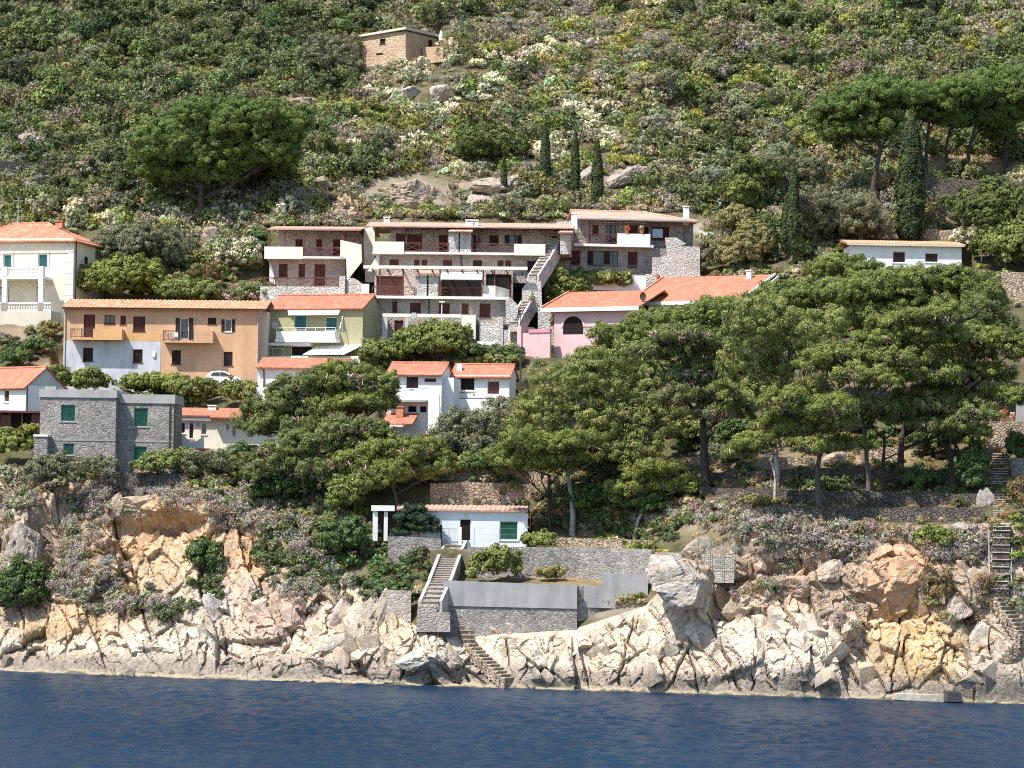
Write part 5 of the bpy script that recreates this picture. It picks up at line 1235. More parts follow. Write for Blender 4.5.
for i in range(9): mb.box(-.62 + i * .155 - .014, -.62 + i * .155 + .014, -.02, .02, .05, 1.45)
mb.box(-.66, .66, -.025, .025, .1, .16); mb.box(-.66, .66, -.025, .025, 1.38, 1.44); mb.build('gate_leaf', M['galv'], g)
MB().box(-.86, -.68, -.12, .12, -.5, 1.7).build('gate_post', M['iron'], g); MB().box(.70, .98, -.14, .14, -.5, 1.55).build('gate_post', M['white'], g)
# fences
def fence(name, label, pts, Y, h, mat, mesh=True, step=12):
    o = P(pts[0][0], pts[0][1], Y[0]); r = empty(name, o, 0, label, 'fence')
    n = max(1, int(abs(pts[-1][0] - pts[0][0]) / step)); prev = None
    wires = MB()
    for i in range(n + 1):
        f = i / n; p = P(pts[0][0] * (1 - f) + pts[1][0] * f, pts[0][1] * (1 - f) + pts[1][1] * f, Y[0] * (1 - f) + Y[1] * f) - o
        MB().tube([p - (0, 0, .5), p + (0, 0, h)], .035, 6).build('post', M[mat], r)
        if prev is not None:
            for k in range(1, 8 if mesh else 4): wires.bar(prev + (0, 0, h * k / (7 if mesh else 3)), p + (0, 0, h * k / (7 if mesh else 3)), .014)
            if mesh:
                m = max(2, int(np.linalg.norm(p - prev) / .2))
                for q in range(1, m): wires.bar(prev + (p - prev) * q / m, prev + (p - prev) * q / m + (0, 0, h), .012)
        prev = p
    wires.build('wire_mesh', M[mat], r); return r
M['greenwire'] = simple('green_wire', (.16, .24, .20), .6, .3, .2)
fence('wire_fence', 'green wire mesh fence on the low wall above the big pale boulder', [(698, 571), (735, 573)], [Yt(700, 556) - 1.0, Yt(730, 540) - 2.5], 2.6, 'greenwire')
fence('wire_fence', 'thin post and wire fence in front of the boathouse', [(474, 546), (524, 546.5)], [BH.Y - 1.0] * 2, 1.5, 'galv', False, 24)
fence('wire_fence', 'thin wire fence at the roadside below the orange house car', [(190, 388), (262, 390)], [ORANGE.Y - 3.2] * 2, 1.2, 'galv', False, 18)
fence('wire_fence', 'wooden post fence above the white wall right of the flats roof', [(696, 222), (722, 222)], [Yt(710, 222) + .2] * 2, 1.3, 'wooddark', False, 13)
# posts, lamps
def lamp(label, px, py0, py1, Y, head='globe'):
    a = P(px, py1, Y); hh = P(px, py0, Y)[2] - a[2]
    r = empty('lamp_post', a, 0, label, 'lamp post')
    MB().tube([(0, 0, -.5), (0, 0, hh)], [.06, .045], 8).build('pole', M['whitepaint'], r)
    MB().box(-.28, .28, -.14, .14, hh + .002, hh + .12).build('lamp_head', M['whitepaint'], r)
lamp('slim white lamp post standing before the middle block of flats', 441.5, 302.5, 340, BLOCK.Y - 1.5)
lamp('white street lamp post right of the long white bungalow roof', 981.5, 231, 262, Yt(981, 262))
a = P(18, 222, VILLA.Y + 9); r = empty('tv_antenna', a, 0, 'slim television aerial mast rising behind the yellow villa roof', 'antenna')
MB().tube([(0, 0, -3), (0, 0, 2.6)], .05, 6).build('mast', M['galv'], r)
mb = MB().bar((-.5, 0, 2.3), (.5, 0, 2.3), .04)
for k in range(6): mb.bar((-.5 + .2 * k, -.3, 2.3), (-.5 + .2 * k, .3, 2.3), .025)
mb.bar((0, 0, 1.2), (.5, 0, 1.2), .05); mb.build('aerial', M['galv'], r)
blockwall('concrete_pillar', 'grey vertical concrete pillar behind the red flowers at the right edge', [(1017, 424), (1017, 385), (1034, 385), (1034, 424)], w6.location.y + 1.2, .6, 'concretelight', 'pillar')
# quay block by the sea, mooring stones
blockwall('quay_slab', 'long flat concrete quay slab at the waterline on the right', [(897, 700), (897, 694), (944, 695), (944, 702)], float(on_cliff(915, 692)[1]) - 1.2, 2.6, 'stepstone', 'quay')
blockwall('quay_block', 'small dark wet concrete block at the right end of the quay slab', [(947, 702), (948, 692), (961, 692.5), (963, 702)], float(on_cliff(955, 692)[1]) - 1.9, 2.4, 'iron', 'quay')

# ---- car in front of the orange house
c = empty('parked_car', P(224, 386.5, ORANGE.Y - 1.7), R(2), 'small white hatchback parked below the orange house wall', 'car')
prof = [(-1.75, .35), (-1.8, .75), (-1.72, 1.0), (-1.25, 1.42), (-.55, 1.52), (.2, 1.46), (.85, 1.02), (1.55, .9), (1.78, .7), (1.8, .35)]
mb = MB(); n = len(prof)
ys = (-.8, -.74, .74, .8); ins = (.94, 1, 1, .94)
vs = []
for y, k in zip(ys, ins): vs += [(x * k, y * (1 - .12 * max(0, z - .9) / .6), .35 + (z - .35) * (k if z > 1 else 1)) for x, z in prof]
fs = [tuple(range(n)), tuple(range(4 * n - 1, 3 * n - 1, -1))] + [(j * n + i, (j + 1) * n + i, (j + 1) * n + (i + 1) % n, j * n + (i + 1) % n) for j in range(3) for i in range(n)]
mb.add(vs, fs).build('body', M['carwhite'], c)
for sg in (-1, 1):
    y = .79 * sg
    for poly in ([(-1.3, 1.02), (-1.05, 1.32), (-.42, 1.38), (-.42, 1.02)], [(-.34, 1.02), (-.34, 1.38), (.15, 1.34), (.62, 1.02)]):
        MB().prism(poly, y - .012, y + .012).build('side_window', M['glass'], c)
MB().add([(.3, -.62, 1.42), (.3, .62, 1.42), (.87, .7, 1.05), (.87, -.7, 1.05)], [(0, 1, 2, 3)]).build('windscreen', M['glass'], c)
for x in (-1.15, 1.15):
    for y in (-.72, .72):
        wv = MB().tube([(x, y - .1, .31), (x, y + .1, .31)], .31, 16).build('wheel', M['blacktyre'], c)
        MB().tube([(x, y - .112, .31), (x, y + .112, .31)], .18, 12).build('rim', M['galv'], wv)
for y in (-.55, .55):
    MB().box(1.66, 1.76, y - .14, y + .14, .68, .82).build('headlight', M['glass'], c); MB().box(-1.82, -1.76, y - .1, y + .1, .8, 1.0).build('tail_light', M['pot'], c)
# ================================================================== VEGETATION
def rand_dirs(n):
    p = rng.normal(0, 1, (n, 3)); return p / np.linalg.norm(p, axis=1)[:, None]

def leaf_arrays(p, nrm, size, asp, jit=.7):
    n = len(p)
    nrm = nrm / np.maximum(np.linalg.norm(nrm, axis=1), 1e-6)[:, None] + rand_dirs(n) * jit
    nrm /= np.maximum(np.linalg.norm(nrm, axis=1), 1e-6)[:, None]
    a = np.cross(nrm, rand_dirs(n)); a /= np.maximum(np.linalg.norm(a, axis=1), 1e-6)[:, None]
    b = np.cross(nrm, a)
    s = size[:, None]
    V = np.stack([p + a * s, p + b * s * asp, p - a * s * .9, p - b * s * asp], 1)
    return V.reshape(-1, 3)

def leafmesh(name, p, nrm, size, asp, col, mat, parent=None, jit=.7):
    V = leaf_arrays(p, nrm, size, asp, jit)
    FQ = np.arange(len(V)).reshape(-1, 4)
    return np_mesh(name, V, FQ, M[mat], col, parent=parent)

KIND = {  # clump radius, leaves per clump, leaf half length, aspect, palette, flat bottom, spacing
 'stone_pine': (.50, 120, 0.107, .45, [(.048,.078,.020),(.060,.092,.024),(.078,.112,.028),(.052,.080,.026)], -.5, .62),
 'umbrella':   (.46, 120, 0.107, .45, [(0.062,0.086,0.023),(0.078,0.105,0.028),(0.093,0.12,0.033),(0.065,0.084,0.03)], -.5, .62),
 'aleppo':     (.44, 116, 0.107, .40, [(0.089,0.111,0.026),(0.106,0.128,0.03),(0.071,0.095,0.026),(0.08,0.094,0.033)], -.5, .66),
 'aleppodark': (.44, 112, 0.107, .40, [(0.071,0.094,0.029),(0.084,0.107,0.034),(0.058,0.079,0.029),(0.075,0.084,0.039)], -.5, .68),
 'eucalypt':   (.46, 84, 0.123, .32, [(0.097,0.123,0.04),(0.124,0.145,0.051),(0.075,0.099,0.033),(0.138,0.147,0.057)], -.75, .74),
 'olive':      (.45, 60, .14, .34, [(0.089,0.099,0.061),(0.106,0.113,0.075),(0.072,0.082,0.049),(0.093,0.105,0.068)], -.5, .70),
 'oak':        (.50, 62, .15, .55, [(0.048,0.065,0.02),(0.062,0.081,0.024),(0.075,0.095,0.028),(0.043,0.059,0.02)], -.5, .70),
 'cypress':    (.30, 46, .12, .36, [(0.023,0.04,0.015),(0.032,0.05,0.018),(0.039,0.059,0.02)], -1, .34),
 'conifer':    (.34, 54, .14, .30, [(.014,.030,.018),(.020,.038,.022)], -.4, .46),
 'green':      (.38, 56, .13, .60, [(0.075,0.1,0.028),(0.098,0.122,0.035),(0.064,0.083,0.028),(0.116,0.136,0.043)], -.3, .52),
 'lime':       (.38, 56, .13, .60, [(0.102,0.122,0.031),(0.119,0.138,0.039),(0.085,0.107,0.031)], -.3, .52),
 'dark':       (.38, 56, .13, .55, [(0.034,0.06,0.023),(0.046,0.074,0.028),(0.057,0.086,0.03)], -.3, .52),
 'greygreen':  (.36, 54, .12, .45, [(0.086,0.097,0.061),(0.104,0.112,0.076),(0.068,0.081,0.048)], -.3, .50),
 'pale':       (.36, 54, .13, .45, [(0.124,0.124,0.056),(0.149,0.14,0.068),(0.102,0.105,0.043)], -.3, .50),
 'dry':        (.34, 56, .12, .28, [(0.132,0.109,0.091),(0.16,0.133,0.113),(0.105,0.085,0.072),(0.143,0.122,0.099)], -.3, .48),
 'brown':      (.34, 56, .12, .28, [(0.09,0.069,0.036),(0.108,0.084,0.045),(0.072,0.063,0.03)], -.3, .48),
 'oleander':   (.36, 54, .12, .5, [(0.064,0.092,0.032),(0.052,0.08,0.027),(.27,.18,.19),(0.08,0.104,0.04)], -.3, .50),
 'whiteflower':(.36, 54, .12, .6, [(.090,.130,.050),(.34,.33,.28),(.075,.110,.040),(.36,.34,.30)], -.3, .50),
 'vine':       (.36, 54, .15, .75, [(0.089,0.111,0.035),(0.116,0.134,0.048),(0.065,0.086,0.026),(0.13,0.141,0.065)], -.3, .50),
}

def clump_points(c, rad, kind, dens=1.0):
    """leaf tufts over an ellipsoid lobe; c centre, rad (rx,ry,rz)"""
    cr, nl, sz, asp, pal, flat, sp = KIND[kind]
    rx, ry, rz = rad
    cr = min(cr, max(.22, .75 * min(rad)))
    area = 4 * math.pi * (((rx * ry) ** 1.6 + (rx * rz) ** 1.6 + (ry * rz) ** 1.6) / 3) ** (1 / 1.6)
    n = max(5, int(area / (sp * sp * (cr / KIND[kind][0]) ** 2) * dens * .66))
    d = rand_dirs(n * 3); d = d[d[:, 2] > flat][:n]
    r = rng.uniform(.72, 1.02, (len(d), 1)) ** .8
    cc = np.array(c) + d * r * np.array([rx, ry, rz]) + rng.normal(0, .12, (len(d), 3))
    # a few inside
    k = max(2, n // 6); di = rand_dirs(k); cc = np.concatenate([cc, np.array(c) + di * rng.uniform(.2, .6, (k, 1)) * np.array([rx, ry, rz * .7])]); d = np.concatenate([d, di])
    crs = cr * rng.uniform(.65, 1.2, len(cc))
    nl = max(14, int(nl * min(1.2, (cr / KIND[kind][0]) ** 1.4) ))
    m = len(cc) * nl
    ld = rand_dirs(m); ci = np.repeat(np.arange(len(cc)), nl)
    p = cc[ci] + ld * (crs[ci] * rng.uniform(.55, 1.0, m))[:, None] * np.array([1, 1, .78])
    nrm = ld * .8 + d[ci] * .7
    pal = np.array(pal); pc = pal[rng.integers(0, len(pal), len(cc))] * rng.uniform(.75, 1.25, (len(cc), 1))
    mixw = rng.random((m, 1)) < .35
    col = np.where(mixw, pal[rng.integers(0, len(pal), m)], pc[ci]) * rng.uniform(.8, 1.2, (m, 1))
    size = sz * rng.uniform(.6, 1.25, m)
    return p, nrm, size, np.full(m, asp), col

def foliage(name, parts, parent, origin, mat='leaf'):
    p = np.concatenate([a[0] for a in parts]) - origin; n = np.concatenate([a[1] for a in parts]); s = np.concatenate([a[2] for a in parts]); c = np.concatenate([a[4] for a in parts])
    asp = np.concatenate([a[3] for a in parts])
    V = leaf_arrays(p, n, s, asp[:, None], .55)
    return np_mesh(name, V, np.arange(len(V)).reshape(-1, 4), M[mat], c, parent=parent)

def tree(label, base, lobes, kind, trunk=None, bark='bark', r0=0.25, cat='pine tree', group=None, name='pine_tree', dens=1.0, twigs=0, depth=.8, dY=0, twlob=None, fwd=0):
    bx, by = base; Y0 = Yt(bx, by) + dY; s = F / Y0
    B = P(bx, by, Y0); r = empty(name, B, 0, label, cat, group)
    L = []
    for l in lobes:
        px, py, rx, ry = l[:4]; dy = l[4] if len(l) > 4 else rng.uniform(-.3, .3) * rx / s - fwd * rng.uniform(.4, 1.3)
        L.append((P(px, py, Y0 + dy), (rx / s, max(rx / s * depth, ry / s), ry / s)))
    LL = []
    for c, rad in L:
        LL.append((c, tuple(x * .9 for x in rad)))
        for _ in range(3):
            d = rand_dirs(1)[0]; d[2] = d[2] * .75 + .05; f_ = rng.uniform(.32, .55)
            LL.append((c + d * np.array(rad) * .85, (rad[0] * f_, rad[1] * f_, rad[2] * min(1, f_ * 1.6))))
    foliage('crown', [clump_points(c, rad, kind, dens) for c, rad in LL], r, B)
    # trunk and limbs
    cen = np.mean([c for c, _ in L], 0)
    if trunk: way = [P(a, b, Y0 + (t_[0] if (t_ := rest) else 0)) for a, b, *rest in trunk]
    else: way = [B * .45 + cen * .55 + np.array([rng.uniform(-.5, .5), 0, 0]), cen]
    pts = [B - np.array([0, 0, .7])] + way
    pts = [np.asarray(p) - B for p in pts]
    mb = MB(); rr = [r0 * (1.25 - .75 * i / (len(pts) - 1)) for i in range(len(pts))]; rr[0] = r0 * 1.5
    # smooth the line a little
    fine, fr = [], []
    for i in range(len(pts) - 1):
        for k in range(3):
            f = k / 3; fine.append(pts[i] * (1 - f) + pts[i + 1] * f + rng.normal(0, .05, 3) * (0 < i + k)); fr.append(rr[i] * (1 - f) + rr[i + 1] * f)
    fine.append(pts[-1]); fr.append(rr[-1])
    mb.tube(fine, fr, 8)
    nf = len(fine)
    for c, rad in L:
        a = fine[int(nf * rng.uniform(.5, .9))]; e = c - B + np.array([0, 0, -rad[2] * .4])
        m = a * .5 + e * .5 + np.array([rng.normal(0, .3), rng.normal(0, .3), -abs(e[2] - a[2]) * .12])
        mb.tube([a, m, e], [r0 * .5, r0 * .34, r0 * .14], 6)
        for _ in range(3):
            e2 = c - B + rand_dirs(1)[0] * np.array(rad) * .75
            mb.tube([m, (m + e2) / 2 + rng.normal(0, .2, 3), e2], [r0 * .26, r0 * .17, r0 * .05], 5)
    mb.build('trunk', M[bark], r, True)
    if twigs > 8:
        pp = []
        for c, rad in (L if twlob is None else [L[i] for i in twlob]):
            n = int(2.4 * twigs * rad[0] * rad[1])
            d = rand_dirs(n) * rng.uniform(.3, .95, (n, 1)) * np.array(rad); d[:, 2] = -np.abs(d[:, 2]) * 1.1 + rad[2] * .2
            pal = np.array([(.16,.135,.125),(.21,.18,.165),(.12,.10,.095),(.10,.105,.06)])
            pp.append((c + d, rand_dirs(n), rng.uniform(.15, .4, n), np.full(n, .15), pal[rng.integers(0, 4, n)]))
        foliage('dead_twigs', pp, r, B, 'twig')
    return r

def bush(label, px, py, w, h, kind, cat='shrub', name='shrub', group=None, n=None, dY=0, cliff=False, dens=1.0, lob=None):
    """px,py foot centre; w,h size in pixels"""
    B = on_cliff(px, py) if cliff else P(px, py, Yt(px, py) + dY)
    B = np.array(B); s = F / B[1]; W, H = w / s, h / s
    parts = []
    if lob is None:
        n = n or max(2, int(2 + W * .9))
        lob = []
        for i in range(n):
            f = (i + .5) / n - .5
            lob.append((f * W * .72 + rng.normal(0, .06) * W, rng.normal(0, .12) * W, H * rng.uniform(.36, .56), W / n * rng.uniform(.55, .8) + .1 * W, H * rng.uniform(.36, .50)))
    else: lob = [(a / s, 0, b / s, c_ / s, d_ / s) for a, b, c_, d_ in lob]
    for (x, y, z, rx, rz) in lob: parts.append(clump_points(B + np.array([x, y, z]), (rx, min(max(rx, .4), rz * 1.6), rz), kind, dens))
    f = foliage(name, parts, None, B); f.location = Vector(B)
    return tag(f, label, cat, group)

def cypress(label, px, pyt, pyb, w, group=None, dY=0):
    Y0 = Yt(px, pyb) + dY; s = F / Y0; B = P(px, pyb, Y0); H = (pyb - pyt) / s; W = w / s / 2
    r = empty('cypress', B, 0, label, 'cypress', group)
    n = int(3200 * max(.6, H * W / 4)); f = rng.uniform(.01, 1, n); an = rng.uniform(0, 2 * math.pi, n)
    prof = np.interp(f, [0, .06, .3, .6, .85, .96, 1], [.45, .8, 1, .86, .52, .22, .03])
    lump = 1 + .30 * (smooth_noise2(an * 1.6 + px, f * H * 1.1, 3) - .5) + .26 * (smooth_noise2(an * 4, f * H * 2.6 + px, 5) - .5)
    rad = W * prof * lump * rng.uniform(.72, 1.04, n)
    d = np.stack([np.cos(an), np.sin(an), np.zeros(n)], 1)
    p = d * rad[:, None]; p[:, 2] = f * H + rng.normal(0, .08, n)
    pal = np.array(KIND['cypress'][4]); ci = (smooth_noise2(an * 2.2, f * H * 1.5, 9) * 3).astype(int) % 3
    foliage('crown', [(p + B, d + np.array([0, 0, .35]), rng.uniform(.12, .25, n), np.full(n, .42), pal[ci] * rng.uniform(.55, .9, (n, 1)))], r, B)
    MB().tube([(0, 0, -.6), (0, 0, H * .5), (0, 0, H * .9)], [.16, .10, .03], 7).build('trunk', M['bark'], r)
    return r

# ---- hill pines, cypresses, olives
tree('big umbrella pine with broad double crown alone on the left hillside', (200, 222), [(165,140,40,26),(205,124,46,26),(250,122,42,26),(284,132,26,22),(146,160,24,17),(190,156,40,24),(235,150,40,26),(272,156,30,22),(215,176,30,14),(172,176,28,12),(225,132,44,26)], 'stone_pine', [(201, 200), (203, 165)], r0=0.34, name='umbrella_pine', twigs=6)
tree('smaller shaded umbrella pine tucked against the right side of the big hillside pine', (252, 200), [(255,155,28,16),(275,165,22,14),(240,170,22,12)], 'stone_pine', r0=0.25, name='umbrella_pine', dY=2)
tree('leftmost umbrella pine of the upper right grove, leaning trunk', (873, 206), [(835,112,28,20),(868,100,38,20),(900,96,28,16),(850,132,34,14),(885,125,28,14)], 'stone_pine', [(874, 180), (880, 150), (872, 125)], r0=0.30, name='umbrella_pine', twigs=6)
tree('umbrella pine just behind the tallest cypress in the upper grove', (925, 176), [(915,98,34,16),(945,95,30,16),(935,115,28,14)], 'stone_pine', [(926, 150), (930, 120)], r0=0.20, name='umbrella_pine', twigs=5)
tree('slim trunked umbrella pine second right of the tallest cypress', (948, 174), [(962,92,34,18),(985,100,30,18),(955,118,26,12)], 'stone_pine', [(946, 150), (955, 115)], r0=0.20, name='umbrella_pine', twigs=5)
tree('umbrella pine with straight red trunk, third right of the tallest cypress', (969, 178), [(990,85,36,18),(1015,95,30,20),(985,120,24,12)], 'stone_pine', [(969, 150), (978, 115)], r0=0.21, name='umbrella_pine', twigs=5)
tree('umbrella pine at the right edge of the upper grove', (1006, 170), [(1015,110,30,16),(1040,95,40,22),(1000,130,20,12),(1030,80,36,16)], 'stone_pine', [(1005, 145), (1012, 115)], r0=0.21, name='umbrella_pine', twigs=5)
cypress('tallest and widest dark cypress behind the long white bungalow', 910, 112, 240, 31)
cypress('dark cypress leftmost of three on the slope above the flats', 545, 123, 190, 11)
cypress('middle one of the three cypresses above the flats', 575, 132, 203, 10)
cypress('rightmost of the three cypresses above the flats', 597, 140, 207, 12)
cypress('lone small cypress far up the slope beside the round dark shrub', 729, 129, 167, 8)
cypress('slim tall cypress of the pair left of the grey olive tree', 793, 163, 252, 13, dY=-4)
cypress('shorter cypress leaning against the slim tall one', 786, 200, 250, 12, dY=-3.5)
cypress('small cypress in the pale scrub left of the tall pair', 774, 226, 262, 8)
cypress('thin cypress above the roof near the bare rocks', 504, 158, 193, 6)
tree('large grey green olive tree above the white bungalow roof, left one', (812, 250), [(808,212,30,22),(835,205,28,18),(820,228,34,16)], 'olive', bark='barkgrey', r0=0.25, cat='olive tree', name='olive_tree')
tree('grey green olive tree nearest the tallest cypress', (862, 244), [(858,208,28,16),(850,225,32,18),(878,222,18,14)], 'olive', bark='barkgrey', r0=0.25, cat='olive tree', name='olive_tree')
tree('olive tree behind the twin cypresses under the pine grove', (770, 200), [(775,165,26,18),(800,172,26,18),(815,190,24,14)], 'olive', bark='barkgrey', r0=0.23, cat='olive tree', name='olive_tree')
tree('rounded dark green tree at the upper right edge beside the lamp post', (1000, 268), [(985,215,24,22),(1010,205,28,24),(1030,225,26,30),(1000,235,30,16)], 'oak', r0=0.25, cat='tree', name='evergreen_tree')
tree('smaller bright rounded tree under the dark one at the right edge', (1008, 276), [(1000,248,22,18),(1025,246,22,20)], 'green', r0=0.16, cat='tree', name='evergreen_tree')
tree('dark round evergreen above the right corner of the flats', (740, 215), [(742,185,26,20),(760,172,24,18)], 'oak', r0=0.20, cat='tree', name='evergreen_tree')
tree('small bright green tree with dark foot right of the flats', (742, 230), [(745,188,16,10),(738,196,14,10)], 'green', r0=0.15, cat='tree', name='evergreen_tree')
tree('round silvery oak above the rock slabs over the flats', (492, 168), [(490,140,28,16),(508,148,20,12),(475,150,18,10)], 'oak', r0=0.16, cat='tree', name='evergreen_tree')
tree('grey leaved tree beside the hill hut', (332, 82), [(335,55,26,20),(315,62,16,14),(345,68,18,12)], 'olive', bark='barkgrey', r0=0.18, cat='olive tree', name='olive_tree')
# greenery behind villa and orange house
B_ = [('long low weeds along the grey stone house foot, left half', 82, 474, 60, 20, 'olive'), ('tall weeds against the grey stone house foot, right half', 160, 474, 36, 22, 'green'), ('rounded silver green tree touching the right corner of the yellow villa', 130, 270, 70, 48, 'greygreen'), ('big yellow green shrub between the yellow villa and the orange roof', 118, 304, 84, 52, 'lime'),
 ('dark green shrub hedge directly over the orange roof middle', 190, 305, 60, 28, 'green'), ('tall olive toned bush right of the villa tree', 168, 270, 50, 46, 'olive'), ('brown green round shrub between orange roof and stepped flats', 205, 288, 34, 26, 'brown'),
 ('flowering green bush left of the leftmost block of flats', 240, 275, 44, 38, 'whiteflower'), ('pink flowering oleander beside the rail of the leftmost flats', 253, 306, 40, 26, 'oleander'), ('dark bush under the left balcony of the flats', 258, 262, 20, 36, 'dark'),
 ('mauve oleander clump over the right end of the orange roof', 225, 306, 26, 18, 'oleander'), ('bright palm like shrub left of the orange house', 50, 338, 22, 18, 'pale'), ('dark cushion shrub on the slope left of the orange house', 38, 352, 26, 14, 'dark'),
 ('low dark shrub under the villa stairs at the left edge', 14, 366, 34, 20, 'dark'), ('feathery green shrub above the gabled cottage', 8, 350, 26, 14, 'greygreen'),
 ('dense climbing shrub between the two right blocks of flats', 566, 310, 46, 42, 'green'), ('bright vine leaves hanging under the right block terrace', 590, 292, 60, 22, 'vine'), ('vine spilling over the white terrace wall', 622, 292, 16, 20, 'vine'), ('small vine on the stone wing wall of the right block', 686, 285, 20, 24, 'vine'),
 ('round grey bush at the right foot of the flats', 708, 275, 30, 44, 'olive'), ('pale feathery broom bush right of the flats', 735, 272, 44, 42, 'pale'), ('pale feathery broom bush left of the small cypress', 758, 262, 36, 42, 'pale'), ('yellowing scrub bush beside the fence right of the flats roof', 735, 235, 40, 30, 'pale'),
 ('big leafy fig bush covering the porch of the middle flats', 432, 362, 88, 44, 'green'), ('leafy bush left of the fig under the middle flats', 385, 366, 44, 28, 'green'), ('clipped dark hedge above the white villa roof', 492, 361, 60, 16, 'dark'), ('low bright creeper under the dark hedge', 490, 366, 50, 12, 'vine'),
 ('white oleander right of the bungalow roof', 968, 252, 28, 24, 'whiteflower'), ('yellow flowering bush by the right lamp post', 977, 258, 18, 18, 'lime'),
 ('green roadside hedge above the grey stone house, left part', 85, 392, 60, 24, 'green'), ('silvery shrub on the roof line of the grey stone house', 100, 391, 24, 16, 'greygreen'), ('bright clipped hedge under the orange house', 150, 394, 64, 22, 'lime'), ('leafy shrub in front of the parked car', 195, 402, 44, 26, 'green'), ('green shrub right of the parked car', 240, 404, 36, 26, 'green'),
 ('grey shrub in front of the gabled cottage', 33, 408, 18, 20, 'greygreen'), ('white flowering low shrub under the cottage wall', 14, 412, 36, 12, 'whiteflower'), ('yellow green bush in front of the dark shed', 16, 462, 46, 38, 'lime'), ('dark prickly shrub left of the grey stone house foot', 48, 490, 44, 40, 'greygreen'),
 ('small leafy bush at the middle of the grey stone house foot', 108, 470, 26, 20, 'green'), ('creeper at the lower right green shutter', 146, 476, 22, 22, 'green'), ('bushy hedge between stone house and white bungalow', 175, 474, 40, 26, 'green'), ('bushy olive hedge in front of the white bungalow', 215, 480, 60, 34, 'olive'), ('dark bush right of the white bungalow', 252, 482, 50, 40, 'dark'),
 ('round bright green bush on the wall beside the boathouse stairs', 496, 581, 44, 36, 'green'), ('small yellow flowering plant on the earth terrace', 549, 580, 30, 15, 'pale'), ('sprawling low plant on the upper wall end', 637, 560, 34, 18, 'lime'), ('green weeds in front of the dark pine trunk', 537, 548, 30, 18, 'green'),
 ('dark bush left of the boathouse stairs', 412, 566, 44, 28, 'dark'), ('dark glossy shrub mass left of the porch', 346, 562, 56, 46, 'dark'), ('tall green shrub directly left of the white porch', 344, 520, 34, 48, 'green'), ('dark shrub under the left pine cluster', 280, 505, 56, 34, 'dark'), ('greenish scrub on the ledge below the porch', 396, 588, 36, 20, 'greygreen'),
 ('bright green shrub at the right cliff edge above the ochre face', 935, 548, 40, 22, 'green'), ('dark ivy covered stump left of the right hand stairs', 974, 500, 30, 60, 'dark'), ('light ivy on the post above the stump', 975, 455, 26, 50, 'green'), ('dark round shrub right of the ochre garden wall', 1020, 470, 26, 42, 'dark'), ('yellowed scrub right of the right hand stairs', 1018, 520, 18, 46, 'brown'),
 ('bright green bush lit behind the pine trunks', 850, 432, 44, 30, 'vine'), ('green bush lit behind the right pine trunks', 905, 430, 40, 26, 'green'), ('leafy bush behind the thick dark trunk', 690, 448, 44, 34, 'vine'), ('low grey bush beside the thick dark trunk', 730, 462, 34, 20, 'greygreen'), ('dark thicket right of the thick trunk', 745, 450, 50, 36, 'dark'),
 ('dark thicket under the right pines', 940, 455, 60, 34, 'dark'), ('low dark shrub on the second terrace', 830, 492, 50, 14, 'dark'), ('dark shrub on the third terrace at right', 925, 488, 60, 18, 'dark'), ('light weeds along the terrace edge of the grove', 760, 505, 40, 9, 'pale'), ('olive bush in front of the white villa', 505, 432, 40, 36, 'olive'), ('shaggy dark shrub behind the small flat pine', 640, 520, 60, 40, 'dark'), ('green thicket behind the pale pine trunk', 590, 515, 50, 34, 'dark'),
 ('leafy thicket under the eucalyptus', 610, 480, 90, 34, 'olive'), ('dark thicket left of the eucalyptus', 500, 478, 70, 30, 'dark'), ('shrub line above the upper terrace wall', 455, 476, 60, 24, 'green'), ('brown scrub tuft hanging over the yellow rock face', 936, 604, 30, 30, 'brown'), ('round dark green bush at the far left of the cliff', 22, 622, 54, 66, 'dark'), ('single dark green shrub growing in the ochre cliff face', 208, 572, 36, 40, 'dark')]
for (lab, px, py, w, h_, k) in B_:
    on = py > 565 and not (430 < px < 660)
    bush(lab, px, py, w, h_, k, dY=(-3.4 if 'stone house foot' in lab or 'green shutter' in lab else -.6 if not on else 0), cliff=on)
# prostrate conifer before the boathouse
Yc_ = BH.Y - .9; s = F / Yc_; B = P(418, 541, Yc_); r = empty('dwarf_conifer', B, 0, 'dark spreading conifer in front of the boathouse wall', 'conifer')
foliage('crown', [clump_points(P(a, b, Yc_), (c / s, .7, d / s), 'conifer', 1.1) for a, b, c, d in ((405,517,16,6),(424,520,16,6),(415,509,12,4),(430,528,12,5),(408,527,13,5),(400,533,8,4))], r, B)
MB().tube([(0, 0, -.4), (0, 0, 1.2), (0, 0, 2.4)], [.14, .1, .04], 7).build('trunk', M['bark'], r)

